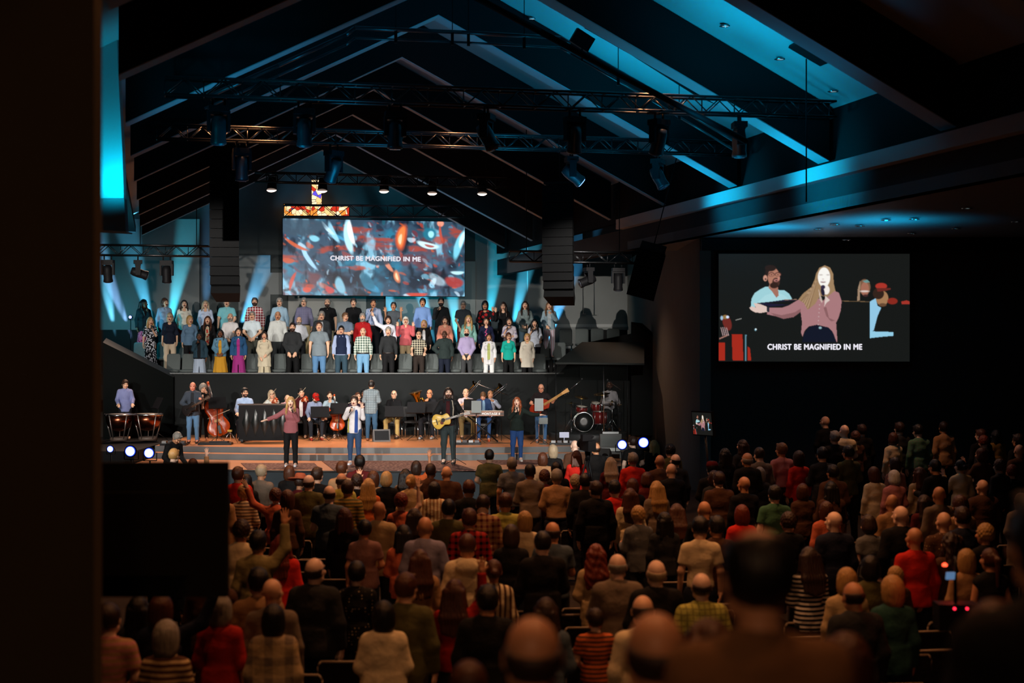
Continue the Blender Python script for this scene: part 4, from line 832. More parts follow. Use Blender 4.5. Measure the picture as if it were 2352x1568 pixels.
def legs_mesh(ps, sex, fat, kind, _c={}):
    k = (ps[5], ps[8], ps[2] if ps[5] else 0, sex, fat, kind)
    if k in _c: return _c[k]
    J = skel(ps, sex, fat); lo, hi = bounds(J, .2); hi[2] = 1.15 if not ps[5] else J['base'][2]+.25; b = fat-1; f = Field(lo, hi, .0165)
    if kind in ('trousers', 'slim', 'jeans'):
        f.el(J['base']+(0, .005, 0), (.165+b*.12, .117+b*.1, .12), None, .04)
        for g in ('lg', 'rg'):
            a, kn, c = J[g]; i = .012; n = nrm(c-kn); w2 = .052 if kind == 'slim' else (.060 if kind == 'jeans' else .068)
            f.rc(a, kn, .090+i+b*.05, .060+i, .035); q = c+n*.02; f.rc(kn, q+n*.05, .058+i, w2-.01, .03, cut=(q, n))
        f.noise(.003, (17, 13, 21)); X, Y, Z = np.meshgrid(*f.ax, indexing='ij', sparse=True); f.D = np.maximum(f.D, Z-J['base'][2]-.06)
    else:
        h0 = {'longskirt': .10, 'skirt': .42, 'widepants': .06, 'kneeskirt': .50}[kind]
        f.cone(h0, 1.06, .235 if kind != 'widepants' else .25, .20, .145+b*.15, .12+b*.12, .05, 9, .03)
        f.el((0, .005, .93), (.172+b*.12, .125+b*.1, .12), None, .05)
        if kind == 'widepants': f.el((0, 0, .3), (.012, .5, .36), None, .02, 'd')
        X, Y, Z = np.meshgrid(*f.ax, indexing='ij', sparse=True); f.D = np.maximum(f.D, h0-Z)
    V, Q = f.net(); _c[k] = fastmesh(kind, V, Q); return _c[k]
def shoe_mesh(ps, sex, g, kind, _c={}):
    J = skel(ps, sex, 1.0); c = J[g][2]; k = (tuple(np.round(c, 2)), kind)
    if k in _c: return _c[k]
    f = Field(c+(-.07, -.24, -.11), c+(.07, .10, .18), .009); z0 = max(c[2]-.085, 0)
    f.rc(c+(0, .02, -.03), c+(0, -.06, -.045), .047, .042, .03); f.rc(c+(0, -.06, -.045), c+(0, -.165, -.055), .043, .034, .03)
    if kind == 'boot': f.rc(c+(0, .005, -.03), c+(0, .0, .12), .048, .05, .03)
    X, Y, Z = np.meshgrid(*f.ax, indexing='ij', sparse=True); f.D = np.maximum(f.D, z0-Z); V, Q = f.net(); _c[k] = fastmesh('shoe', V, Q); return _c[k]
def hair_mesh(kind, _c={}):
    if kind in _c: return _c[kind]
    f = Field((-.20, -.17, -.60 if kind in ('long', 'longwavy', 'pony') else -.26), (.20, .24, .22), .0085)
    X, Y, Z = np.meshgrid(*f.ax, indexing='ij', sparse=True)
    def cap(i=.010, nape=-.065, front=.050):
        f.el((0, .018, .024), (.076+i*.75, .092+i*.75, .093+i), k=.01)
        d = np.maximum(-(Z-front-.022-.10*X+1.9*(Y+.085)-3.0*X*X)*.47, nape-Z+np.maximum(0, -Y)*.5)+.004*np.sin(X*160)*np.sin(Z*90+1); h_ = np.maximum(.018-np.abs(f.D-d), 0)/.018; f.D = np.maximum(f.D, d+0*X)+h_*h_*.0045
    if kind in ('short', 'crop'): cap(.018 if kind == 'short' else .013); f.rc((-.04, -.066, .094), (.045, -.062, .098), .018, .016, .02) if kind == 'short' else None
    elif kind == 'ring':
        f.el((0, .016, .0), (.084, .102, .078), k=.01); f.D = np.maximum(f.D, np.maximum(np.maximum(-(Y+.03), Z-.030+Y*.15), -.068-Z)+0*X)
    elif kind == 'crown': cap(.014); f.D = np.maximum(f.D, Z-.088-Y*.25+0*X)
    elif kind in ('bob', 'pixie', 'curlybob'):
        cap(.020 if kind != 'curlybob' else .032, -.09); b = -.05 if kind == 'pixie' else -.10
        g = np.sqrt((X/.100)**2+((Y-.030)/.095)**2+((Z+.035)/(-b+.045))**2)-1; g = np.maximum(g*.09, -(Y+.012)+Z*.25); h_ = np.maximum(.02-np.abs(f.D-g), 0)/.02; f.D = np.minimum(f.D, g)-h_*h_*.005
    elif kind in ('long', 'longwavy'):
        cap(.018, -.09); w_ = .007 if kind == 'longwavy' else .0
        for x in (-.07, -.035, 0, .035, .07): f.rc((x, .075, .02), (x*1.35, .112, -.20), .038, .04, .03); f.rc((x*1.35, .112, -.20), (x*1.3, .120, -.36+abs(x)*.5), .036, .026, .03)
        for s in (-1, 1): f.rc((.076*s, .0, .03), (.092*s, .0, -.12), .026, .03, .02); f.rc((.092*s, .0, -.12), (.100*s, -.085, -.22), .030, .026, .02); f.rc((.100*s, -.085, -.22), (.095*s, -.115, -.33), .026, .012, .02)
        if w_: f.D += w_*np.sin(Z*55+np.sin(X*30)*2)*np.sin(np.arctan2(Y, X)*7+Z*20)
    elif kind in ('pony', 'bun'):
        cap(.010)
        if kind == 'bun': f.el((0, .12, .0), (.045, .04, .045), k=.02)
        else: f.rc((0, .10, .05), (0, .15, .02), .026, .03, .02); f.rc((0, .15, .02), (0, .14, -.24), .032, .014, .02)
    elif kind in ('curly', 'afro'):
        cap(.026 if kind == 'curly' else .055, -.06); f.D += .007*np.sin(X*120)*np.sin(Y*110+1)*np.sin(Z*115)
    elif kind == 'shoulder':
        cap(.016, -.09)
        for s in (-1, 1): f.rc((.074*s, .01, .03), (.088*s, .03, -.13), .028, .032, .02); f.rc((.088*s, .03, -.13), (.10*s, -.05, -.20), .03, .014, .02)
        for x in (-.06, -.02, .02, .06): f.rc((x, .08, .0), (x*1.3, .10, -.19), .036, .022, .03)
    elif kind == 'beard':
        f.el((0, -.036, -.058), (.066, .066, .066), k=.01); f.el((0, -.066, -.095), (.034, .032, .028), k=.02); f.D = np.maximum(f.D, np.maximum(Z+.035-np.abs(X)*.5, Y-.01)+0*X); f.el((0, -.10, -.064), (.026, .05, .016), k=.006, op='d')
    if kind not in ('curly', 'afro', 'ring', 'crop'):
        th = np.arctan2(Y, X+1e-6); f.D = f.D+.0022*np.sin(th*34+Z*22)+.0016*np.sin(th*71+Z*9)
    V, Q = f.net(); _c[kind] = fastmesh('hair', V, Q); return _c[kind]
HATS = {}
def hat_mesh(kind):
    if kind in HATS: return HATS[kind]
    m = MB()
    if kind == 'cowboy':
        m.lathe([(.20, .062), (.21, .05), (.10, .045), (.098, .06), (.09, .13), (.07, .158), (.02, .15)], n=28, sy=1.12)
    elif kind == 'cap': m.lathe([(.094, .03), (.093, .075), (.075, .115), (.03, .13)], o=(0, .012, 0), n=24, sy=1.12); m.prism([(-.07, -.07, .035), (.07, -.07, .035), (.055, -.16, .025), (-.055, -.16, .025)], (0, 0, .008))
    else: m.lathe([(.09, .03), (.125, .062), (.118, .095), (.07, .12), (.02, .124)], o=(0, .015, 0), n=24)
    HATS[kind] = m.mesh('hat'); return HATS[kind]
def meshobj(name, me, m, parent):
    o = bpy.data.objects.new(name, me); C.objects.link(o); o.parent = parent
    if len(me.materials) == 0: me.materials.append(None)
    o.material_slots[0].link = 'OBJECT'; o.material_slots[0].material = m; return o
SK_ = {'l': '#e3b393', 't': '#c98f69', 'p': '#efc9b2', 'd': '#6d4127', 'b': '#4a2c1c'}
HC_ = {'black': '#0f0c0b', 'brown': '#2e1c12', 'auburn': '#4c2814', 'blond': '#b58d55', 'grey': '#8b867e', 'white': '#d8d4cc', 'red': '#6e2812', 'ltbrown': '#6b4a2e', 'greyblond': '#a8977c'}
def person(loc, rz, h, ps, sex='m', fat=1.0, skin='l', hair=('short', 'brown'), top=('shirt', '#88aacc'), bot=('trousers', '#15161a'), inner=None, shoes=None, glasses=False, beard=None, mouth=False, hat=None, belt=False, lab=None, grp=None, mask=None, extras=None):
    fat = round(1+(fat-1)*.52-.02, 3); s = h/1.75; r = empty('person', loc, rz, s, lab, 'person', grp); J = skel(ps, sex, fat)
    meshobj('body', body_mesh(ps, sex, fat, mouth), skinmat(SK_.get(skin, skin)), r)
    t = meshobj(top[0] if top[0] not in ('tucked', 'tuckedshort', 'shirtout', 'poloout', 'longtee', 'dresstop', 'closedjacket', 'tank') else {'tucked': 'shirt', 'tuckedshort': 'shirt', 'shirtout': 'shirt', 'poloout': 'polo_shirt', 'longtee': 'tee', 'dresstop': 'dress_top', 'closedjacket': 'jacket', 'tank': 'tank_top'}[top[0]], top_mesh(ps, sex, fat, top[0]), fabric(*top[1:]), r)
    if inner: meshobj('shirt' if inner[0] != 'dress' else 'dress_top', top_mesh(ps, sex, fat, 'dresstop' if inner[0] == 'dress' else inner[0]), fabric(*inner[1:]), r)
    if bot:
        n = {'slim': 'trousers', 'longskirt': 'skirt', 'kneeskirt': 'skirt', 'widepants': 'trousers'}.get(bot[0], bot[0]); meshobj(n, legs_mesh(ps, sex, fat, bot[0]), fabric(*bot[1:]), r)
    if shoes:
        for g in ('lg', 'rg'): meshobj('shoe', shoe_mesh(ps, sex, g, shoes[0]), mat('shoe_'+shoes[1], shoes[1], .5), r)
    hm = Matrix.Translation(Vector(J['hc'])) @ Matrix(J['hr'].tolist()).to_4x4() @ Matrix.Scale(HS, 4)
    def hd(name, me, m): o = meshobj(name, me, m, r); o.matrix_local = hm; return o
    if hair and hair[0] != 'bald': hd('hair', hair_mesh(hair[0]), hairmat('#2c1d14' if hair[0] == 'ring' and hair[1] in ('auburn', 'red', 'brown') else HC_.get(hair[1], hair[1])))
    if beard: hd('beard', hair_mesh('beard'), hairmat(HC_.get(beard, beard)))
    if hat: hd('hat', hat_mesh(hat[0]), mat('hat_'+hat[1], hat[1], .8))
    if mask:
        if 'mask' not in HATS:
            f = Field((-.1, -.16, -.14), (.1, .05, .02), .008); f.el((0, -.034, -.055), (.070, .082, .062), k=.01); X, Y, Z = np.meshgrid(*f.ax, indexing='ij', sparse=True); f.D = np.maximum(f.D, np.maximum(Y+.02, Z+.008)+0*X); V, Q = f.net(); HATS['mask'] = fastmesh('mask', V, Q)
        hd('face_mask', HATS['mask'], fabric('#0c0c0d'))
    if glasses:
        if 'gl' not in HATS:
            g = MB()
            for s_ in (-1, 1):
                pts = [(.034*s_+.024*math.cos(a), -.108, .010+.018*math.sin(a)) for a in np.linspace(0, 2*math.pi, 13)]; g.tube(pts, .0028, 5); g.tube([(.058*s_, -.104, .014), (.082*s_, .0, .012)], .0022, 5)
            g.tube([(-.01, -.110, .014), (.01, -.110, .014)], .0025, 5); HATS['gl'] = g.mesh('glasses')
        hd('glasses', HATS['gl'], mat('spectacle_frame', (.02, .015, .012), .3))
    if belt: meshobj('belt', belt_mesh(sex, fat), mat('belt_leather', (.015, .01, .008), .4), r)
    r['_k'] = 0; del r['_k']; return r, J, s
def belt_mesh(sex, fat, _c={}):
    k = (sex, fat)
    if k not in _c: b = fat-1; _c[k] = MB().lathe([(1, .965), (1.03, .97), (1.03, 1.0), (1, 1.005)], n=28, sx=.172+b*.14, sy=.128+b*.14).mesh('belt')
    return _c[k]
def wpt(r, p):                       # person-local point -> hall point
    return Matrix.Translation(r.location) @ Matrix.Rotation(r.rotation_euler.z, 4, 'Z') @ Matrix.Scale(r.scale[0], 4) @ Vector([float(v) for v in p])
def wdir(r, p): return Matrix.Rotation(r.rotation_euler.z, 3, 'Z') @ Vector([float(v) for v in p])
def microphone(a, d, lab, grp='hand-held microphones'):
    r = empty('microphone', a, 0, 1, lab, 'microphone', grp, R=Vector(d).to_track_quat('Z', 'Y').to_matrix())
    MB().cyl((0, 0, -.12), (0, 0, .045), .011, .017, n=12).build('handle', BLK, r); MB().lathe([(.012, .045), (.024, .055), (.027, .072), (.022, .09), (.008, .1)], n=14).build('grille', mat('mic_mesh', (.06, .06, .065), .4, .7), r); return r
def give_mic(r, J, side, lab):
    a, e, w_, _, _ = J[side]; m = J['hc']+J['hr'] @ np.array((0, -.125, -.085)); h_ = w_+nrm(w_-e)*.055+np.array((0, -.02, 0)); return microphone(wpt(r, h_), wdir(r, m-h_), lab)
# ================================================================ THE CHOIR
DN = pose(); CL = pose('clasp', 'clasp'); LOW = pose('low', 'low'); XX = pose('cross', 'cross')
CHR_ = []
def choir(row, px, py, lab, sex='m', ps=None, mic=None, **kw):
    CHR_.append((row, px, lab))
    Y = {3: 45.5, 2: 44.5, 1: 43.45}[row]; zf = {3: 3.3, 2: 2.85, 1: 2.5}[row]; x = (px-1176)/F*Y; zt = CH-(py-784)/F*Y; h = min(1.93, max(1.52, zt-zf)); Y += kw.pop('dy', 0)
    rz = math.radians(kw.pop('turn', 0)) - math.atan2(x+2, 60)
    r, J, s = person((x, Y, zf), rz, h, ps or DN, sex, lab=lab, mouth=kw.pop('mouth', True), **kw)
    if mic: give_mic(r, J, mic, 'microphone of the '+' '.join(lab.split()[:12]))
    return r
BK = '#16171a'; KH = '#9a8a68'; DJ = '#27384e'
B3 = pose('down', 'down', pitch=-12); MR = pose('down', 'mic', pitch=-4); ML = pose('mic', 'down')
shn = ('flat', '#15110f'); 
choir(3, 330, 689, 'person with long black hair, black blazer and pink floral skirt', 'f', pose('mic', 'down', yaw=30), 'L', skin='d', hair=('long', 'black'), top=('blazer', '#101114'), inner=('tee', '#14151a'), bot=('longskirt', '#c8506a', 'floral', '#7a1830'), turn=20)
choir(3, 378, 686, 'person with short auburn hair in a pale denim shirt, back row', 'f', pose(yaw=25), hair=('pixie', 'auburn'), top=('shirtout', '#8fa2ba'), bot=('trousers', '#17181c'), turn=15)
choir(3, 423, 690, 'person in a cream tee and bright red trousers', 'f', pose('clasp', 'down', pitch=-14), hair=('shoulder', 'brown'), top=('longtee', '#e2dccb'), bot=('trousers', '#c01b16'), shoes=('flat', '#9a9a9a'), turn=8)
choir(3, 472, 691, 'person in a white blouse with navy piping', 'f', pose('low', 'low', pitch=-14), hair=('shoulder', 'greyblond'), top=('blouse', '#c9d3ea'), bot=('trousers', '#17181c'))
choir(3, 521, 686, 'large bald person in an aqua short-sleeved shirt', ps=pose('low', 'down', pitch=-10), fat=1.3, hair=('ring', 'grey'), top=('poloout', '#7fc4cb'), bot=('trousers', '#17181c'))
choir(3, 585, 683, 'person in a red and white plaid shirt', ps=B3, fat=1.2, hair=('short', 'brown'), beard='brown', top=('shirt', '#8e1621', 'plaid', '#e8dfdc'), bot=('trousers', '#1a1b20'))
choir(3, 642, 682, 'grey-haired person in a light blue shirt at left of the screen edge', hair=('short', 'grey'), glasses=True, top=('tucked', '#a3c2d6'), bot=('trousers', '#1c1d22'))
choir(3, 698, 684, 'grey-haired person in a purple-grey shirt and khaki trousers', hair=('short', 'grey'), glasses=True, top=('tucked', '#6c6a86', 'check', '#8a88a2'), bot=('trousers', '#b0a179'), belt=True)
choir(3, 752, 687, 'large bald bearded person in a black polo shirt', fat=1.3, hair=('ring', 'brown'), beard='brown', top=('poloout', '#0d0d0f'), bot=('trousers', '#a2987a'))
choir(3, 812, 686, 'dark-haired person in a black polo tucked into olive trousers', hair=('short', 'brown'), fat=1.1, top=('tuckedshort', '#0e0e10'), bot=('trousers', '#5e6450'), belt=True)
choir(3, 858, 688, 'person singing into a microphone in a blue striped shirt', ps=MR, mic='R', fat=1.1, skin='t', hair=('crop', 'brown'), top=('tucked', '#2f63a8', 'vstripe', '#e2e6ec', .6), bot=('jeans', '#16181f'))
choir(3, 904, 695, 'young dark-haired person in a grey tee with arms spread', ps=pose('half', 'half', pitch=-10), skin='t', hair=('short', 'black'), top=('tee', '#50565c'), bot=('trousers', '#9d9384'))
choir(3, 971, 686, 'person in a light blue V-neck sweater, hands behind', hair=('short', 'black'), skin='t', top=('sweater', '#7c9ed6'), bot=('trousers', '#1a2030'))
choir(3, 1013, 681, 'tall bearded person in a black sweater holding a microphone', ps=MR, mic='R', hair=('short', 'black'), beard='black', top=('sweater', '#181a1c'), bot=('jeans', '#202838'))
choir(3, 1064, 692, 'person with glasses in a charcoal short-sleeved shirt', ps=LOW, hair=('crop', 'grey'), glasses=True, fat=1.1, top=('poloout', '#3c4146'), bot=('trousers', '#6b2a2a'))
choir(3, 1114, 693, 'person with a curly black bob in a red, black and grey top', 'f', pose('half', 'clasp'), fat=1.25, skin='t', hair=('curlybob', 'black'), glasses=True, top=('blouse', '#16161a', 'floral', '#a01c1c', 2.5), bot=('trousers', '#121316'))
choir(3, 1156, 695, 'person with long dark hair with blond ends in a black top', 'f', pose('clasp', 'half'), hair=('long', 'brown'), glasses=True, top=('blouse', '#101012'), bot=('longskirt', '#121214'))
choir(3, 1206, 693, 'person with long black hair in a loose grey shirt and jeans', 'f', pose('clasp', 'clasp', pitch=-14), fat=1.15, hair=('long', 'brown'), top=('shirtout', '#7d8c8b'), bot=('jeans', '#7fa0b4'), mic='L')
choir(3, 1261, 695, 'person with long brown hair, pale denim jacket and striped trousers', 'f', pose('mic2', 'clasp', pitch=-12), hair=('long', 'ltbrown'), top=('jacket', '#93abb5'), inner=('tee', '#b8c4c8'), bot=('trousers', '#c4cad4', 'vstripe', '#b58792', .9), shoes=('boot', '#0c0c0d'), dy=-.35)
choir(2, 350, 730, 'blond person in a black and white floral dress at far left', 'f', pose('mic', 'down', yaw=20), 'L', hair=('shoulder', 'blond'), top=('dresstop', '#15161c', 'floral', '#d8dce4'), bot=('longskirt', '#15161c', 'floral', '#d8dce4'), dy=-.25)
choir(2, 390, 720, 'person in a navy top, necklace and beige trousers', 'f', hair=('bob', 'greyblond'), glasses=True, top=('longtee', '#161d2e'), bot=('trousers', '#cdb9a0'), shoes=('flat', '#c9b49c'))
choir(2, 436, 726, 'blond person in a slate blue top, arms at sides', 'f', pose(yaw=25), fat=1.1, hair=('bob', 'blond'), top=('blouse', '#5f7d98'), bot=('slim', '#121316'))
choir(2, 477, 727, 'auburn-haired person in a black cardigan over a floral top', 'f', pose(pitch=-12), hair=('long', 'auburn'), top=('cardigan', '#121214'), inner=('blouse', '#b5a98c', 'floral', '#b02a22', 1.5), bot=('slim', '#111214'))
choir(2, 529, 720, 'bald bearded person in a white shirt with a pink tie', ps=pose('fwd', 'clasp', pitch=-8), hair=('ring', 'grey'), beard='grey', fat=1.15, top=('tucked', '#e0dcdb'), bot=('trousers', '#7d7a6e'), belt=True)
choir(2, 579, 716, 'person in a white short-sleeved shirt with hands clasped', ps=pose('clasp', 'clasp', pitch=-8), hair=('crop', 'grey'), glasses=True, fat=1.15, top=('tuckedshort', '#d9e8ee'), bot=('trousers', '#53554c'), belt=True, shoes=('flat', '#1a1a1c'))
choir(2, 638, 713, 'tall balding person in a long-sleeved off-white shirt', fat=1.15, skin='t', hair=('ring', 'grey'), top=('shirt', '#d4d8d4'), bot=('trousers', '#34383a'), shoes=('flat', '#121213'), turn=6)
choir(2, 687, 728, 'balding person in a white shirt folding both arms', ps=CL, hair=('ring', 'grey'), beard='grey', top=('tucked', '#dfe3ea'), bot=('trousers', '#1c1e22'), belt=True, fat=1.15)
choir(2, 739, 715, 'grey-haired person in a dark grey blazer', hair=('short', 'grey'), glasses=True, top=('blazer', '#2d3236'), inner=('shirt', '#a9aeb2'), bot=('trousers', '#22242a'))
choir(2, 792, 719, 'person in a blue-grey short-sleeved shirt with crossed arms', ps=pose('cross', 'cross', yaw=20), hair=('short', 'ltbrown'), top=('poloout', '#67788c'), bot=('trousers', '#2a3030'), dy=.1)
choir(2, 833, 720, 'grey-bearded person in a bright red shirt', hair=('short', 'grey'), beard='grey', top=('shirt', '#a8161a'), bot=('trousers', '#1c1d20'))
choir(2, 892, 727, 'person in a white cardigan with one arm raised high', 'f', pose('down', 'upout'), hair=('pixie', 'brown'), top=('cardigan', '#dfe2ee'), inner=('tee', '#2f55b8'), bot=('trousers', '#1a1b22'))
choir(2, 932, 728, 'white-haired person in a salmon hoodie raising both hands', 'f', pose('half', 'half', pitch=-10), fat=1.15, hair=('pixie', 'white'), glasses=True, top=('hoodie', '#d0656a'), bot=('trousers', '#a08c6c'), shoes=('flat', '#a8b4be'))
choir(2, 974, 736, 'blond person in a black cardigan over a white top', 'f', pose(pitch=-14), hair=('bob', 'blond'), top=('cardigan', '#0e0f11'), inner=('tee', '#cfd0d2'), bot=('slim', '#0f1012'))
choir(2, 1022, 728, 'person with a brown bob in a salmon pink blouse', 'f', DN, hair=('shoulder', 'brown'), top=('blouse', '#d48a74'), bot=('trousers', '#25262a'))
choir(2, 1076, 725, 'person with long blond hair in a mint green blouse', 'f', pose(pitch=-6), hair=('long', 'blond'), top=('blouse', '#86b8ae'), bot=('trousers', '#1d2430'))
r_ = choir(2, 1117, 730, 'dark-haired person in a navy sweater with a pink graphic', 'f', pose(pitch=-8), fat=1.1, hair=('pixie', 'brown'), top=('sweater', '#141b38'), bot=('jeans', '#2e4666'))
mbg = MB()
for dx, dz, q in ((0, .07, .035), (-.02, .02, .045), (.015, -.03, .05), (-.01, -.08, .045), (.02, .11, .028)): mbg.box((dx, 0, dz), (q, .012, q*.8))
mbg.build('printed_graphic', mat('pink_print', '#c04a7c', .7), r_, (0, -.165, 1.28), (math.radians(-4), 0, 0))
choir(2, 1170, 730, 'person in a tie-dye white tee raising a microphone', 'f', pose('cross', 'mic'), 'R', fat=1.2, hair=('bob', 'brown'), top=('longtee', '#c9c2cc', 'floral', '#8a86a6', 2.2), bot=('jeans', '#3c4f68'))
choir(2, 1228, 734, 'person with long black hair in a white blouse singing into a microphone', 'f', pose('fwdlow', 'mic'), 'R', fat=1.2, hair=('long', 'black'), top=('longtee', '#c3cad8'), bot=('trousers', '#12151f'))
choir(1, 458, 764, 'person in a denim jacket and pale striped skirt with a microphone', 'f', pose('down', 'mic'), 'R', fat=1.25, skin='d', hair=('pixie', 'black'), glasses=True, top=('jacket', '#27404e'), inner=('tee', '#101418'), bot=('widepants', '#b9c6d8', 'vstripe', '#8191a8', .5), shoes=('flat', '#6d4127'))
choir(1, 506, 758, 'person in a mustard yellow dress and light denim jacket', 'f', pose('clasp', 'clasp', pitch=-8), skin='d', hair=('shoulder', 'black'), top=('jacket', '#5d87a0'), inner=('dress', '#c8922a'), bot=('skirt', '#c8922a'))
choir(1, 548, 754, 'person in a long magenta dress and blue denim jacket', 'f', pose(pitch=-6), hair=('shoulder', 'brown'), top=('jacket', '#254f78'), inner=('dress', '#9c2f7c'), bot=('widepants', '#9c2f7c'))
choir(1, 607, 763, 'person in a cream cardigan over a white dress', 'f', pose('clasp', 'low', pitch=-8), hair=('shoulder', 'brown'), top=('coat', '#cfc4aa'), inner=('tee', '#dcdcd8'), bot=('widepants', '#cbbfa2'))
choir(1, 672, 742, 'bearded person in a charcoal sweater with hands clasped low', ps=LOW, fat=1.15, hair=('crop', 'brown'), beard='brown', top=('sweater', '#2c2f31'), bot=('trousers', '#0f1011'))
choir(1, 733, 739, 'large person in a grey short-sleeved shirt and light jeans', ps=pose(pitch=-14), fat=1.35, hair=('crop', 'auburn'), top=('poloout', '#7c8a92'), bot=('jeans', '#5b86b0'))
choir(1, 784, 749, 'person in a navy sweater vest over a light blue shirt', hair=('crop', 'black'), glasses=True, top=('vest', '#15213c'), inner=('shirt', '#9cadcf'), bot=('jeans', '#2f4654'))
choir(1, 834, 753, 'white-haired person in a green and white checked shirt', fat=1.2, hair=('ring', 'white'), top=('tucked', '#c8d2c8', 'plaid', '#124034'), bot=('jeans', '#6d9cc0'), belt=True)
choir(1, 892, 752, 'grey-haired person in a black shirt and black trousers', fat=1.15, hair=('short', 'grey'), top=('tucked', '#25282a'), bot=('trousers', '#101012'), belt=True)
choir(1, 962, 761, 'white-haired person in a black and cream plaid shirt', ps=pose('fwdlow', 'fwdlow', pitch=-4), hair=('ring', 'white'), glasses=True, top=('tuckedshort', '#232322', 'plaid', '#c5bfa6'), bot=('trousers', '#2c2420'))
choir(1, 1021, 760, 'large bald person in a dark green-grey jacket', ps=pose('down', 'hip'), fat=1.35, skin='b', hair=('bald', 'black'), top=('closedjacket', '#24302f'), bot=('trousers', '#131a2a'))
choir(1, 1072, 755, 'person in a black face mask, bow tie and lavender shirt', ps=LOW, fat=1.15, hair=('ring', 'white'), top=('tucked', '#a397bd'), bot=('trousers', '#3a3c3e'), mask=True, mouth=False)
choir(1, 1123, 767, 'person in a white cardigan over a lime green top', 'f', pose(pitch=-4), skin='t', hair=('shoulder', 'brown'), top=('cardigan', '#d6d6d8'), inner=('tee', '#a7b06a'), bot=('slim', '#dcdedd'))
choir(1, 1168, 765, 'short-haired person in a bright teal top', 'f', pose(yaw=15), hair=('pixie', 'auburn'), glasses=True, top=('longtee', '#14a596'), bot=('slim', '#0e0f10'))
choir(1, 1211, 767, 'blond person in a long cream cardigan and black trousers', 'f', DN, hair=('bob', 'blond'), top=('coat', '#cfc8b8'), inner=('tee', '#8d8f8c'), bot=('slim', '#101012'))
# choir seats: padded grey chairs
GP = fabric('#59605f'); 
def choir_chair():
    r = empty('choir_chair', (0, 0, 0)); MB().lathe([(.05, 0), (.235, .012), (.25, .05), (.235, .085), (.12, .1)], n=24, sy=.9).build('seat', GP, r, (0, 0, .41))
    f = Field((-.26, -.1, -.3), (.26, .1, .34), .02); f.el((0, 0, 0), (.225, .055, .30), k=.01); X, Y, Z = np.meshgrid(*f.ax, indexing='ij', sparse=True); q = np.maximum(np.abs(X+0*Z)-.19, np.abs(Z+0*X)-.25); f.D = np.maximum(np.abs(Y)-.04+np.maximum(q, 0)*.4, np.sqrt(np.maximum(np.abs(X)-.14, 0)**2+np.maximum(np.abs(Z)-.2, 0)**2)-.075)+0*Y
    V, Q = f.net(); o = meshobj('backrest', fastmesh('backrest', V, Q), GP, r); o.location = (0, .23, .72); o.rotation_euler = (-.15, 0, 0)
    for x in (-.18, .18):
        for y in (-.17, .18): MB().cyl((x, y, .42), (x*1.08, y*1.08, 0), .013, n=8).build('leg', CHR, r)
    return r
cc0 = choir_chair(); USED_ = set()
SEATS = [(3, 1300, 1), (3, 1338, 1), (3, 1373, 1), (3, 1410, 1), (3, 1238, 0), (3, 1180, 0), (3, 1135, 0), (2, 1247, 1), (2, 1285, 1), (2, 1200, 0), (2, 1145, 0), (2, 1050, 0), (2, 410, 1), (2, 372, 0), (2, 455, 0), (1, 1238, 1), (1, 1190, 0), (1, 1148, 0), (1, 1096, 0), (1, 1045, 0), (1, 991, 0), (1, 930, 0), (1, 865, 0), (1, 812, 0), (1, 758, 0), (1, 705, 0), (1, 642, 0), (1, 430, 1), (1, 395, 1), (1, 578, 0), (1, 482, 0), (2, 318, 1)]
for i, (row, px, clear) in enumerate(SEATS):
    Y = {3: 46.1, 2: 44.9, 1: 43.85}[row]-(0.35 if clear and row == 1 and px < 500 else 0); z = {3: 3.3, 2: 2.85, 1: 2.5}[row]; o = cc0 if i == 0 else copy_tree(cc0)
    for q in sorted([q for q in CHR_ if q[0] == row], key=lambda q: abs(q[1]-px)):
        t_ = q[2]; rel = 'behind' if abs(q[1]-px) < 22 else ('right of' if px > q[1] else 'left of')
        while len(t_.split()) > 11 and (' and ' in t_ or ' with ' in t_ or ',' in t_): t_ = t_[:max(t_.rfind(' and '), t_.rfind(' with '), t_.rfind(','))]
        l_ = 'grey choir chair %s the %s' % (rel, t_)
        if l_ not in USED_ and len(l_.split()) < 17: break
    USED_.add(l_); place(o, ((px-1176)/F*Y, Y, z), 0, .98, l_, 'grey choir chairs', 'chair')
MB().box((0, 0, 0), (.02, .02, .62)).box((0, 0, -.31), (.16, .03, .02)).build('boom', BLKM, None, PV(1340, 700, 47.2)).name = 'hanging_microphone'
tag(bpy.data.objects['hanging_microphone'], 'thin hanging choir microphone in front of the pale wall at right', 'microphone')
MB().box((0, 0, 0), (.012, .012, 2.2)).build('cable', BLKM, bpy.data.objects['hanging_microphone'], (0, 0, 1.35))
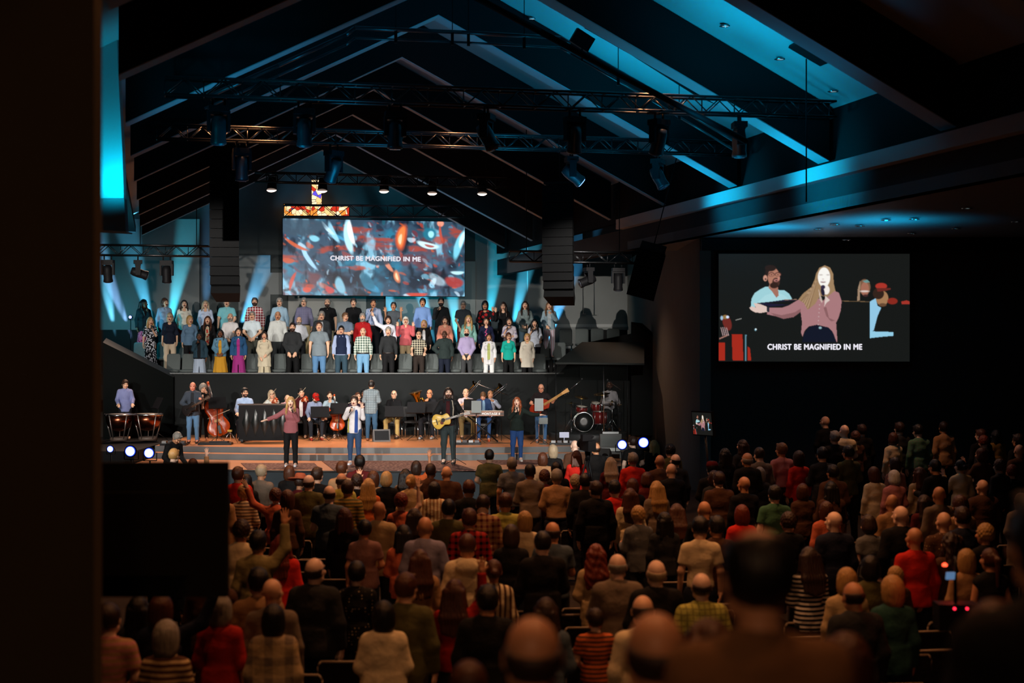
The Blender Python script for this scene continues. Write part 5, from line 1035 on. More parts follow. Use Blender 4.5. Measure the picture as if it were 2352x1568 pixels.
# ================================================================ STAGE: instruments and players
DZ = 1.05
def outline(kind, L, W, n=18):
    pts = []
    for i in range(n+1):
        s = i/n
        if kind == 'viol': w_ = np.interp(s, [0, .05, .15, .26, .38, .5, .58, .72, .85, .95, 1], [0, .62, .93, 1, .84, .60, .62, .80, .78, .5, .1])
        elif kind == 'guitar': w_ = np.interp(s, [0, .05, .16, .30, .45, .60, .72, .86, .95, 1], [0, .58, .90, 1, .84, .62, .68, .76, .55, .12])
        else: w_ = np.interp(s, [0, .05, .2, .4, .55, .7, .85, 1], [.2, .66, 1, .86, .62, .72, .85, .25])
        pts.append((W/2*w_, s*L))
    return [(x, z) for x, z in pts]+[(-x, z) for x, z in pts[::-1]]
def bodymesh(kind, L, W, D):
    o = outline(kind, L, W); c = (0, L*.42); m = MB(); rings = []
    for sc, y in ((.0, -D*.62), (.6, -D*.60), (.93, -D*.52), (1, -D*.45), (1, D*.45), (.93, D*.52), (.6, D*.60), (0, D*.62)): rings.append([((x-c[0])*sc, y, c[1]+(z-c[1])*sc) for x, z in o])
    n = len(o); V = [p for r in rings for p in r]; Fc = [(k*n+i, k*n+(i+1) % n, (k+1)*n+(i+1) % n, (k+1)*n+i) for k in range(7) for i in range(n)]
    m.add(V, Fc, True); return m
def R3(xdir, zdir):        # local z -> zdir, local x ~ xdir
    z = Vector(zdir).normalized(); x = Vector(xdir); x = (x-z*x.dot(z)).normalized(); y = z.cross(x); return Matrix((x, y, z)).transposed()
ORW = wood('varnished_orange_wood', '#8c2c0a', '#c04c14', .25, (2, 2, 9)); GLD = wood('pale_spruce', '#c9a23c', '#dab85a', .3, (30, 3, 2)); MAP = mat('maple', '#b98a4c', .35); EBO = mat('ebony', (.012, .01, .01), .3)
def viol(loc, R, L, lab, cat, grp=None, full=1.62):
    k = L; r = empty(cat.replace(' ', '_'), loc, 0, 1, lab, cat, grp, R=R)
    bodymesh('viol', k, k*.60, k*.16).build('body', ORW, r)
    MB().box((0, -k*.11, k*1.02), (k*.045, k*.03, k*.62)).build('fingerboard', EBO, r); MB().box((0, -k*.08, k*1.18), (k*.05, k*.05, k*.40)).build('neck', ORW, r)
    MB().lathe([(.045*k, -.03*k), (.045*k, .03*k)], (0, -.07*k, 1.43*k), Euler((0, math.pi/2, 0)).to_matrix(), 14).box((0, -.07*k, 1.38*k), (.035*k, .05*k, .1*k)).build('scroll', ORW, r)
    MB().box((0, -k*.125, k*.40), (k*.16, k*.015, k*.07)).build('bridge', MAP, r); MB().box((0, -k*.12, k*.17), (k*.07, k*.02, k*.22)).build('tailpiece', EBO, r)
    s = MB(); [s.cyl((x*k, -k*.15, k*.26), (x*k*.7, -k*.13, k*1.36), k*.002+.0008, n=5) for x in (-.03, -.01, .01, .03)]; s.build('strings', CHR, r)
    f = MB(); [f.box((q*k*.15, -k*.098, k*.42), (k*.014, k*.01, k*.16)) for q in (-1, 1)]; f.build('sound_holes', EBO, r)
    return r
def bow(a, b, lab, grp='bows'):
    r = empty('bow', a, 0, 1, lab, 'bow', grp); d = Vector(b)-Vector(a); MB().cyl((0, 0, 0), d, .005, .003, n=6).build('stick', wood('bow_wood', '#8a6a48', '#a58358'), r)
    MB().cyl(Vector((0, 0, -.022)), d+Vector((0, 0, -.006)), .003, n=5).build('hair', mat('bow_hair', '#d8d2c0', .6), r); MB().box((0, 0, -.012), (.03, .012, .024)).build('frog', EBO, r); return r
def mstand(px, py, Y, rz, lab, pages=True, z0=DZ, w=.52, m=BLK, tilt=.45):
    p = P(px, py, Y); r = empty('music_stand', (p.x, p.y, z0), rz, 1, lab, 'music stand', 'music stands on the stage'); h = p.z-z0
    MB().box((0, 0, 0), (w, .012, .34)).box((0, -.02, -.17), (w, .06, .012)).build('desk', m, r, (0, 0, h), (-tilt, 0, 0)); MB().cyl((0, .01, .12), (0, .01, h-.02), .011).cyl((0, .01, .5), (0, .01, .56), .018).build('pole', CHR if m != BLK else BLKM, r)
    for a in (0, 2.1, 4.2): MB().cyl((0, .01, .2), (.28*math.cos(a+1.6), .01+.28*math.sin(a+1.6), .012), .009, n=6).build('leg', BLKM, r)
    return r
def chair_simple(loc, rz, lab, grp='orchestra chairs', m=None):
    r = empty('stage_chair', loc, rz, 1, lab, 'chair', grp); m = m or mat('black_vinyl', (.015, .015, .016), .5)
    MB().box((0, 0, .455), (.44, .42, .05)).build('seat', m, r); MB().box((0, .215, .74), (.42, .035, .30), Euler((-.12, 0, 0)).to_matrix()).build('backrest', m, r)
    for x in (-.19, .19):
        MB().cyl((x, -.18, .44), (x, -.19, 0), .012, n=8).build('leg', CHR, r); MB().cyl((x, .19, .44), (x, .21, 0), .012, n=8).build('leg', CHR, r); MB().cyl((x, .2, .44), (x, .24, .78), .011, n=8).build('back_post', CHR, r)
    return r
def micstand(px, Y, h, lab, z0=DZ, boom=None, mic=True):
    x = (px-1176)/F*Y; r = empty('microphone_stand', (x, Y, z0), 0, 1, lab, 'microphone stand', 'microphone stands'); MB().cyl((0, 0, .05), (0, 0, h), .009, n=8).cyl((0, 0, h*.55), (0, 0, h*.55+.06), .016).build('pole', BLKM, r)
    for a in (.5, 2.6, 4.7): MB().cyl((0, 0, .18), (.30*math.cos(a), .30*math.sin(a), .012), .008, n=6).build('leg', BLKM, r)
    t = Vector((0, 0, h))
    if boom: t2 = t+Vector(boom); MB().cyl(t-Vector(boom)*.25, t2, .007, n=6).build('boom', CHR, r); t = t2
    if mic: MB().cyl(t, t+Vector((0, -.1, .03)), .013, .02).build('microphone_head', BLKM, r)
    return r
def sp(px, py, Y, z0=DZ, rz=0, sit=False, **kw):          # stage person: px, head-top py, depth
    x = (px-1176)/F*Y; zt = CH-(py-784)/F*Y; h = zt-z0
    if sit: h = 1.75*(h/(kw.pop('seat', .5)+.9)) ; h = min(1.9, max(1.55, h))
    return person((x, Y, z0), math.radians(rz), h, kw.pop('ps', DN), kw.pop('sex', 'm'), **kw)
# ---- front vocalists
r, J, s = sp(668, 913, 35.17, .75, 4, sex='f', ps=((('out'), 'mic')[1:]+('out',))[0:0] or pose('mic', ((.40, -.06, 1.28), (.64, -.14, 1.20), 'open', (0, -.3, 1))), hair=('long', 'blond'), skin='p', top=('blouse', '#a5646a'), bot=('trousers', '#121417'), shoes=('flat', '#e0e4ec'), mouth=True, lab='person with long blond hair in a dusty pink blouse reaching one arm out')
give_mic(r, J, 'L', 'microphone of the singer in the dusty pink blouse')
r, J, s = sp(814, 911, 35.66, .75, -6, ps=pose('half', 'mic2', pitch=-4), hair=('curly', 'brown'), skin='p', top=('shirtout', '#e8e6ea'), bot=('slim', '#31496b'), shoes=('flat', '#dfe6f2'), mouth=True, beard=None, lab='person in a white shirt with a blue panel and slim jeans')
give_mic(r, J, 'R', 'microphone of the singer in the white shirt')
tag(MB().prism([(.035, -.165, .84), (.115, -.150, .84), (.115, -.135, 1.36), (.09, -.125, 1.43), (.045, -.14, 1.40)], (0, .02, 0)).build('shirt_panel', fabric('#2d4d96'), r), 'wide blue vertical stripe'); tag(MB().prism([(-.155, -.125, .84), (-.12, -.145, .84), (-.115, -.14, 1.2), (-.13, -.13, 1.2)], (0, .02, 0)).build('shirt_panel', fabric('#b9b43a'), r), 'narrow yellow-green stripe')
r, J, s = sp(1030, 892, 35.9, .75, -3, ps=pose(((.33, -.10, 1.21), (.36, -.27, 1.17), 'fist', (0, -1, .3)), ((.33, .0, 1.16), (.12, -.20, 1.09), 'relaxed', (0, 1, 0)), pitch=-8, yaw=8), hair=('shoulder', '#2a1c17'), skin='p', beard='#4a3326', top=('jacket', '#17191c'), inner=('shirt', '#3b1216'), bot=('slim', '#2b3638'), shoes=('boot', '#1b1b1d'), mouth=True, lab='person with long curly hair and a black jacket playing acoustic guitar')
R_ = R3((0, 0, -1), Vector((1, -.16, .30))); R_ = Matrix.Rotation(-.05, 3, 'Z') @ R_
g0 = wpt(r, (-.34, -.215, .96)); gt = empty('acoustic_guitar', g0, 0, 1.0, 'pale yellow acoustic guitar held by the curly-haired musician', 'guitar', R=R_)
def gbody(gt, k, bm, side, neck, kind='guitar', D=.11, W=.40, hole=True):
    o = bodymesh(kind, .50*k, W*k, D*k).build('body', bm, gt)
    if side: 
        o.data.materials.append(side)
        for p in o.data.polygons:
            if abs(p.normal.y) < .5 or p.center.y > 0: p.material_index = 1
    MB().box((0, -.062*k if hole else -.03*k, .62*k), (.052*k, .022*k, .50*k)).build('neck', neck, gt); MB().prism([(-.03*k, -.06*k, .86*k), (.03*k, -.06*k, .86*k), (.045*k, -.045*k, 1.03*k), (-.045*k, -.045*k, 1.03*k)], (0, .018, 0)).build('headstock', neck if not hole else mat('headstock_pale', '#b8b2ae', .4), gt)
    pg = MB(); [pg.cyl((q*.052*k, -.045*k, z*k), (q*.07*k, -.045*k, z*k), .008*k, n=6) for q in (-1, 1) for z in (.90, .945, .99)]; pg.build('tuning_pegs', CHR, gt)
    st = MB(); [st.cyl((x*k, -.078*k if hole else -.05*k, .14*k), (x*k*.8, -.078*k if hole else -.05*k, .88*k), .0012, n=4) for x in (-.02, -.012, -.004, .004, .012, .02)]; st.build('strings', CHR, gt)
    MB().box((0, -.074*k if hole else -.045*k, .135*k), (.15*k if hole else .07*k, .014*k, .025*k)).build('bridge', EBO, gt)
FRT = wood('fretboard', '#2a1a12', '#3a261a'); gbody(gt, .98, GLD, wood('guitar_side', '#5a2416', '#6e2e1a'), mat('pale_neck', '#8f8a86', .4))
MB().cyl((0, -.07, .30), (0, -.0745, .30), .052, n=20).build('sound_hole', EBO, gt); MB().cyl((.055, -.068, .25), (.055, -.073, .25), .045, n=12).build('pickguard', mat('pickguard_red', '#5c1812', .3), gt)
tag(MB().tube([wpt(r, p) for p in ((.12, -.15, 1.13), (.13, -.168, 1.30), (.10, -.10, 1.46), (.02, .06, 1.50), (-.12, .14, 1.3), (-.26, -.02, 1.05), (-.36, -.14, 1.0))], .017, 6).build('guitar_strap', mat('strap_cream', '#a9a294', .8)), 'cream guitar strap over the black jacket', 'strap')
micstand(1046, 35.6, 1.52, 'tall microphone stand in front of the guitarist with curly hair', .75)
r, J, s = sp(1187, 914, 36.7, .75, 8, sex='f', fat=1.2, ps=pose(((.42, -.08, 1.30), (.67, -.12, 1.29), 'open', (0, 0, -1)), 'mic2', pitch=-8, yaw=-14), hair=('longwavy', '#8a4522'), skin='p', top=('blouse', '#182421'), bot=('slim', '#24477f'), shoes=('flat', '#d2cfcc'), mouth=True, lab='person with curly auburn hair, dark green sweater and jeans pointing sideways')
give_mic(r, J, 'R', 'microphone of the singer in the dark green sweater')
# ---- timpani and timpanist
COP = mat('copper', '#8a4a34', .25, 1)
for i, (px, d, Y) in enumerate(((273, .76, 39.6), (339, .80, 39.8))):
    x = (px-1176)/F*Y; r = empty('timpani', (x, Y, DZ), 0, 1, 'copper kettledrum '+['at far left of the stage', 'standing right of the other kettledrum'][i], 'drum', 'pair of kettledrums'); q = d/2
    MB().lathe([(.05, .30), (q*.45, .33), (q*.75, .42), (q*.92, .56), (q*.98, .74)], n=32).build('bowl', COP, r); MB().lathe([(q*1.0, .735), (q*1.06, .74), (q*1.06, .775), (q*.98, .785)], n=32).build('rim', CHR, r)
    MB().lathe([(q*.98, .782), (q*.3, .79)], n=32).build('drumhead', mat('drum_skin', '#8f8880', .5), r)
    for k_ in range(5):
        a = k_*2*math.pi/5+.5; MB().cyl((q*1.05*math.cos(a), q*1.05*math.sin(a), .76), (q*.6*math.cos(a), q*.6*math.sin(a), .08), .016, n=8).build('strut', mat('brushed_steel', (.42, .38, .35), .35, .9), r)
    MB().cyl((0, 0, .05), (0, 0, .14), q*.66, q*.62, n=24).build('base', mat('pale_base', '#6a5a50', .5), r)
    lg = MB(); [lg.cyl((q*1.05*math.cos(a), q*1.05*math.sin(a), .79), (q*1.05*math.cos(a), q*1.05*math.sin(a), .72), .011, n=6) for a in np.linspace(0, 5.5, 8)]; lg.build('tension_rods', CHR, r)
sp(287, 873, 40.6, DZ, 18, ps=pose('fwdlow', 'fwdlow', pitch=14, yaw=10), hair=('short', 'brown'), top=('shirtout', '#7f86b4'), bot=('trousers', '#15161a'), lab='person in a lavender blue shirt standing behind the kettledrums')
# ---- electric guitarist and double bass player
r, J, s = sp(443, 878, 39.1, DZ, 5, ps=pose(((.26, -.13, 1.20), (.27, -.30, 1.28), 'fist', (0, -1, .2)), ((.32, .0, 1.16), (.12, -.20, 1.07), 'relaxed', (0, 1, 0)), pitch=12), skin='#e0937a', hair=('ring', 'auburn'), top=('blazer', '#39414c'), inner=('shirt', '#23262b'), bot=('jeans', '#5c86ae'), shoes=('flat', '#14100e'), fat=1.1, lab='person in a blue-grey blazer and jeans playing a black electric guitar')
R_ = R3((0, 0, -1), Vector((1, -.3, .55))); eg = empty('electric_guitar', wpt(r, (-.26, -.20, .90)), 0, 1, 'black electric guitar played by the person in the blue-grey blazer', 'guitar', R=R_); gbody(eg, .92, EBO, None, wood('maple_neck_dark', '#4a3a2e', '#5a4638'), 'solid', .05, .33, False)
sp(466, 884, 40.3, DZ, 10, ps=pose(((.22, -.2, 1.3), (.12, -.32, 1.5), 'fist', (0, -1, 0)), 'fwdlow', pitch=10, yaw=20), hair=('afro', 'grey'), top=('blazer', '#101113'), bot=('trousers', '#0e0f10'), lab='person with bushy grey hair playing the double bass')
b0 = P(507, 1008, 39.9); b0.z = DZ+.14; bs = viol(b0, R3((1, .3, .15), P(482, 900, 40.1)-b0), 1.08, 'orange double bass leaning against its player', 'double bass'); MB().cyl((0, 0, -.14), (0, 0, .02), .008, n=6).build('endpin', CHR, bs)
bow(P(478, 960, 39.4), P(528, 940, 39.3), 'bow across the strings of the double bass')
mstand(499, 925, 39.2, .3, 'music stand in front of the double bass', w=.48)
tag(MB().box((0, 0, 0), (.9, .3, .06)).box((.1, -.02, .05), (.5, .2, .04)).build('pedal_board', BLKM, None, P(495, 1021, 38.6)+Vector((0, 0, .0))), 'guitar pedal board on the floor beside the double bass', 'pedal board')
bpy.data.objects['pedal_board'].location.z = DZ+.03
sf = empty('folding_stand', (P(528, 1000, 39.2).x, 39.2, DZ), 0, 1, 'small yellow-topped folding stand on the floor by the piano', 'stand'); MB().cyl((0, 0, .32), (-.2, 0, 0), .012).cyl((0, 0, .32), (.22, 0, 0), .012).cyl((0, 0, .32), (0, .2, 0), .012).build('legs', CHR, sf); MB().box((0, 0, .34), (.12, .08, .05)).build('top_clamp', mat('yellow_clamp', '#b79a2a', .5), sf)
# ---- upright piano and pianist
pc = P(609, 975, 39.5); pn = empty('upright_piano', (pc.x, 39.5, DZ), .05, 1, 'black upright piano seen from its quilted back', 'piano')
MB().box((0, 0, .55), (1.42, .30, .98)).build('case', mat('piano_black', (.007, .007, .008), .6), pn); MB().box((0, 0, 1.055), (1.48, .36, .03)).build('lid', wood('lid_brown', '#2a1c14', '#4a3426', .25), pn)
MB().box((0, .28, .66), (1.36, .28, .12)).build('keybed', PLAS, pn); MB().box((0, .30, .725), (1.2, .15, .015)).build('keys', mat('ivory', '#cfc8b8', .3), pn)
for k_ in range(5): MB().lathe([(.02, -.0), (.14, .004), (.15, .02), (.02, .03)], (0, 0, 0), Euler((math.pi/2, 0, 0)).to_matrix(), 4).build('quilted_panel', mat('quilt', (.009, .012, .012), .3), pn, (-.50+k_*.25, -.15, .55)).scale = (.8, .35, 2.6)
for x in (-.62, .62): MB().box((x, 0, .07), (.08, .40, .06)).cyl((x, -.14, 0), (x, -.14, .05), .03).cyl((x, .14, 0), (x, .14, .05), .03).build('caster_foot', BLKM, pn)
sp(562, 892, 40.4, DZ, 12, sit=True, ps=pose('keys', 'keys', sit=True, yaw=16), hair=('short', 'black'), beard='brown', glasses=True, top=('shirt', '#9fb6d8'), bot=('trousers', '#14151a'), lab='person with glasses and beard in a light blue shirt seated at the piano')
chair_simple((P(562, 900, 40.45).x, 40.45, DZ), 0, 'chair of the person seated at the piano')
# ---- strings
def vplayer(px, py, Y, lab, nm, sex='f', rz=0, vio=True, **kw):
    r, J, s = sp(px, py, Y, DZ, rz, sit=True, ps=pose('violin', 'bow', sit=True, yaw=20, head_roll=-10), sex=sex, lab=lab, **kw)
    chair_simple(Vector((r.location.x, r.location.y, DZ)), math.radians(rz), 'chair under the '+nm)
    a = wpt(r, (.06, -.08, skel(pose('violin', 'bow', sit=True, yaw=20, head_roll=-10), sex, kw.get('fat', 1.0))['base'][2]+.52)); b = wpt(r, skel(pose('violin', 'bow', sit=True, yaw=20, head_roll=-10), sex, 1.0)['L'][2]+np.array((.02, -.08, .05)))
    viol(a, R3(wdir(r, (.4, .5, .6)), b-a), .37, 'violin played by the '+nm, 'violin', 'violins')
    w_ = wpt(r, skel(pose('violin', 'bow', sit=True, yaw=20, head_roll=-10), sex, 1.0)['R'][2]+np.array((0, -.08, .0))); bow(w_, w_+wdir(r, (.45, -.1, .52)), 'violin bow of the '+nm, 'bows'); return r
vplayer(625, 897, 41.2, 'person with grey-blond hair and glasses playing violin behind the piano', 'violinist with glasses', hair=('shoulder', 'greyblond'), glasses=True, top=('longtee', '#c9d0cc'), bot=('trousers', '#131417'))
vplayer(693, 893, 41.4, 'person with dark hair and dark red cardigan playing violin', 'violinist in the dark red cardigan', hair=('pony', 'black'), top=('cardigan', '#4a1418'), inner=('tee', '#d5cfcc'), bot=('trousers', '#131417'))
sp(658, 905, 41.0, DZ, 20, sit=True, ps=pose('fwd', 'fwd', sit=True, pitch=28, lean=8), hair=('ring', 'brown'), top=('shirt', '#d3a9b2'), bot=('trousers', '#16171a'), lab='balding person in a pink shirt bowing the head beside the piano'); chair_simple((P(658, 905, 41).x, 41.0, DZ), .3, 'chair under the person in the pink shirt')
r, J, s = sp(722, 902, 40.7, DZ, 16, sit=True, ps=pose('fwdlow', 'fwdlow', sit=True, lean=10, pitch=26, yaw=14), hair=('short', 'brown'), beard='brown', hat=('cap', '#a01812'), top=('shirt', '#7c8aa6'), bot=('jeans', '#20262e'), shoes=('flat', '#a8281a'), lab='person in a red cap, denim shirt and red shoes sitting on a stool')
st = empty('stool', (r.location.x, r.location.y+.02, DZ), 0, 1, 'stool under the person in the red cap', 'stool'); MB().cyl((0, 0, .44), (0, 0, .49), .19, n=24).build('seat', mat('black_vinyl', (.015,)*3), st)
for a in (.8, 2.3, 3.9, 5.5): MB().cyl((.1*math.cos(a), .1*math.sin(a), .44), (.2*math.cos(a), .2*math.sin(a), 0), .012).build('leg', CHR, st)
viol(wpt(r, (.10, -.30, .95)), R3(wdir(r, (0, 1, .4)), wdir(r, (.9, -.15, -.15))), .38, 'violin lying in front of the person in the red cap', 'violin', 'violins')
tag(MB().box((0, 0, 0), (.26, .18, .012)).build('tablet', mat('tablet_glow', '#7d8aa4', .3), None, wpt(r, (.04, -.36, .73)), (.4, 0, .2)), 'pale tablet on the lap of the person in the red cap', 'tablet')
r, J, s = sp(758, 900, 41.6, DZ, 4, sex='f', sit=True, ps=pose(((.30, -.05, 1.36), (.14, -.16, 1.38), 'fist', (0, -1, 0)), ((.3, -.15, 1.12), (.12, -.42, .98), 'fist', (0, 0, -1)), sit=True), hair=('bun', 'brown'), top=('tee', '#9fb8c6'), bot=('trousers', '#15161a'), shoes=('flat', '#c8a58e'), mouth=True, lab='smiling person in a pale blue top playing the cello'); chair_simple((r.location.x, 41.6, DZ), .05, 'chair under the cello player')
c0 = P(776, 1000, 41.0); c0.z = DZ+.22; ce = viol(c0, R3((1, .15, 0), Vector((-.14, .30, 1))), .74, 'orange cello held upright by the person in pale blue', 'cello'); MB().cyl((0, 0, -.22), (0, 0, .02), .007, n=6).build('endpin', CHR, ce)
bow(P(745, 955, 40.75), P(800, 948, 40.7), 'bow drawn across the cello')
r, J, s = sp(822, 902, 41.4, DZ, 25, sex='f', sit=True, ps=pose(((.2, -.2, 1.3), (-.02, -.26, 1.44), 'fist', (0, -1, 0)), ((.34, -.12, 1.34), (.22, -.22, 1.45), 'fist', (0, -1, 0)), sit=True), hair=('pony', 'auburn'), glasses=True, top=('blouse', '#2a1a2c'), bot=('trousers', '#131417'), lab='person with glasses playing the flute, half behind the singer in white'); chair_simple((r.location.x, 41.4, DZ), .4, 'chair under the flute player')
fa = wpt(r, (.05, -.20, skel(pose(sit=True), 'f')['base'][2]+.60)); fl = empty('flute', fa, 0, 1, 'pale flute pointing left beside the singer in white', 'flute', R=R3((0, 0, 1), Vector((-1, -.2, -.28)))); MB().cyl((0, 0, -.08), (0, 0, .6), .011, n=10).build('tube', mat('flute_silver', (.75, .65, .55), .25, .9), fl); MB().box((0, .012, .3), (.012, .008, .3)).build('keys', CHR, fl)
sp(836, 896, 42.0, DZ, 0, sit=True, ps=pose('fwd', 'fwd', sit=True), hair=('short', 'black'), skin='d', top=('shirt', '#121216'), bot=('trousers', '#131417'), lab='person in black sitting just left behind the conductor'); chair_simple((P(836, 896, 42).x, 42.0, DZ), 0, 'chair left behind the conductor')
# ---- conductor, seen from behind
sp(853, 875, 40.1, DZ, 176, ps=pose('fwd', 'fwd', yaw=0), hair=('short', 'black'), skin='t', top=('blazer', '#6f7c82', 'check', '#48545a', 1.4), bot=('jeans', '#2e4c66'), shoes=('flat', '#7a4a30'), fat=1.05, lab='conductor in a grey checked blazer and jeans seen from behind')
mw = empty('floor_monitor', (P(876, 1003, 39.9).x, 39.9, DZ), .2, 1, 'grey wedge floor monitor right of the conductor\'s feet', 'speaker'); MB().prism([(-.24, -.16, 0), (-.24, .2, 0), (-.24, .2, .22), (-.24, -.02, .34)], (.48, 0, 0)).build('cabinet', mat('wedge_grey', (.12, .12, .12), .7), mw); MB().prism([(-.2, -.165, .05), (-.2, -.045, .30), (-.2, -.035, .30), (-.2, -.155, .05)], (.4, 0, 0)).build('grille', BLKM, mw)
# ---- winds and brass
def brass_player(px, py, Y, lab, nm, rz=0, arms_=('horn', 'slide'), **kw):
    r, J, s = sp(px, py, Y, DZ, rz, sit=True, ps=pose(*arms_, sit=True), lab=lab, **kw); chair_simple(Vector((r.location.x, Y, DZ)), math.radians(rz), 'chair under the '+nm); return r
r = brass_player(905, 897, 41.3, 'white-haired person with glasses behind a black music stand', 'person with white hair right of the conductor', -6, ('fwd', 'fwd'), hair=('ring', 'white'), glasses=True, top=('shirt', '#111215'), bot=('trousers', '#a38c56'), shoes=('flat', '#3c3632'))
BRS = mat('brass', '#b88a34', .22, 1)
def trombone(a, d, lab):
    r = empty('trombone', a, 0, 1, lab, 'trombone', 'trombones', R=R3((1, 0, 0), d)); MB().tube([(0, 0, -.35), (0, 0, .55), (0, -.02, .6), (0, -.09, .6), (0, -.11, .55), (0, -.11, .0)], .009, 8).build('slide', CHR, r)
    MB().tube([(0, 0, -.35), (0, .03, -.42), (0, .10, -.42), (0, .12, -.36), (0, .12, .05)], .011, 8).lathe([(.012, .05), (.018, .18), (.035, .26), (.07, .31), (.10, .33)], (0, .12, 0), n=20).build('bell', BRS, r); return r
r = brass_player(1070, 893, 41.2, 'grey-haired person in a pale pink shirt playing trombone', 'trombone player in pale pink', 8, hair=('ring', 'grey'), top=('tee', '#cdbfc6'), bot=('trousers', '#7c6b44'), fat=1.15, shoes=('flat', '#3a2f26'))
trombone(wpt(r, (.06, -.12, 1.30))+Vector((0, 0, -.02)), (.55, -.45, .62), 'trombone of the player in the pale pink shirt')
r = brass_player(1126, 897, 41.8, 'bald person in a white and blue shirt playing trombone', 'trombone player in white and blue', 8, hair=('ring', 'brown'), skin='t', top=('shirt', '#b8c2d8'), bot=('trousers', '#181a1e'))
trombone(wpt(r, (.06, -.12, 1.28)), (.62, -.4, .50), 'trombone of the bald player in white and blue')
r = brass_player(987, 895, 41.2, 'bald person with dark glasses playing the euphonium', 'euphonium player', -10, ('fwd', 'horn'), hair=('ring', 'grey'), skin='#d08a62', glasses=True, top=('shirt', '#17181c'), bot=('trousers', '#14151a'), shoes=('flat', '#b8bcbe'))
tb = empty('euphonium', wpt(r, (-.22, -.30, .86)), 0, 1, 'shiny brass euphonium left of the bald player with dark glasses', 'euphonium', R=R3((1, 0, 0), Vector((-.25, -.1, 1))))
MB().lathe([(.03, -.05), (.055, .1), (.075, .3), (.12, .42), (.19, .5), (.20, .505)], n=24).build('bell', BRS, tb); MB().tube([(.03, 0, -.05), (.05, 0, -.14), (.14, 0, -.14), (.17, 0, -.05), (.17, 0, .22), (.13, 0, .29), (.07, 0, .28)], .028, 10).tube([(.08, -.06, .2), (.08, -.06, -.05), (.13, -.06, -.08), (.13, -.06, .18)], .014, 8).build('tubing', BRS, tb)
vl = MB(); [vl.cyl((.1, -.09+.035*q, .02), (.1, -.09+.035*q, .22), .013, n=8) for q in range(3)]; vl.build('valves', CHR, tb)
for px, py, Y, rz, l in ((735, 946, 40.0, .25, 'black music stand in front of the person in the red cap'), (778, 938, 40.4, -.2, 'black music stand partly hiding the cello'), (905, 945, 40.4, 0, 'music stand in front of the white-haired person right of the conductor'), (956, 936, 40.2, -.1, 'music stand nearest the euphonium'),
        (985, 935, 40.6, .1, 'wide black music stand before the person with dark glasses'), (1086, 929, 40.6, 0, 'black music stand before the trombone players'), (812, 950, 41.0, .2, 'music stand behind the singer in white'), (362, 925, 40.3, -1.0, 'thin music stand beside the kettledrums')): mstand(px, py, Y, rz, l)
mstand(1094, 934, 39.3, 0, 'grey tablet stand over the keyboard', m=mat('grey_tablet', (.12, .15, .15), .4), w=.27, tilt=.2); mstand(1238, 929, 38.9, 0, 'small grey tablet stand in front of the bass guitarist', m=mat('grey_tablet', (.12,)*3), w=.24, tilt=.1)
chair_simple((P(942, 990, 41.6).x, 41.6, DZ), .3, 'empty black chair between the white-haired person and the euphonium'); chair_simple((P(850, 990, 42.3).x, 42.25, DZ), 0, 'chair hidden behind the conductor')
# ---- keyboard player
kb = empty('keyboard', (P(1108, 950, 39.6).x, 39.6, DZ), 0, 1, 'long stage keyboard with lit lettering on its back', 'keyboard'); zk = .80
MB().box((0, 0, zk), (1.20, .36, .13)).build('case', mat('keyboard_case', (.16, .13, .12), .5), kb); MB().box((0, .06, zk+.07), (1.1, .18, .012)).build('keys', mat('ivory', '#cfc8b8'), kb); MB().box((0, -.184, zk+.05), (1.18, .01, .02)).box((0, -.184, zk-.05), (1.18, .01, .015)).build('edge_strip', mat('edge_strip', '#b4785a', .4), kb)
textobj('lettering', 'MONTAGE 8', .085, kb, (.24, -.188, zk-.005), mat('silver_letters', (.85, .83, .82), .4, emit=(.7, .68, .66), es=.35), .0015, .50)
MB().cyl((-.42, 0, zk-.07), (.42, 0, .02), .02).cyl((.42, .04, zk-.07), (-.42, .04, .02), .02).cyl((-.42, -.2, .02), (-.42, .25, .02), .018).cyl((.42, -.2, .02), (.42, .25, .02), .018).build('cross_stand', BLKM, kb)
r, J, s = sp(1110, 908, 40.15, DZ, 4, sit=True, seat=.62, ps=pose('keys', 'keys', sit=True, lean=14, pitch=32, yaw=-16, seat=.70), skin='#e3a78a', hair=('crop', 'ltbrown'), top=('blazer', '#2b4168'), inner=('tee', '#86a8c4'), bot=('jeans', '#2c4a78'), shoes=('flat', '#b0481c'), lab='bald person in a blue blazer bent over the keyboard'); chair_simple((r.location.x, 40.2, DZ), .05, 'seat of the keyboard player', m=mat('black_vinyl', (.015,)*3))
sp_ = micstand(1152, 40.2, 1.35, 'boom microphone stand reaching over the keyboard', boom=(-.75, -.1, .28))
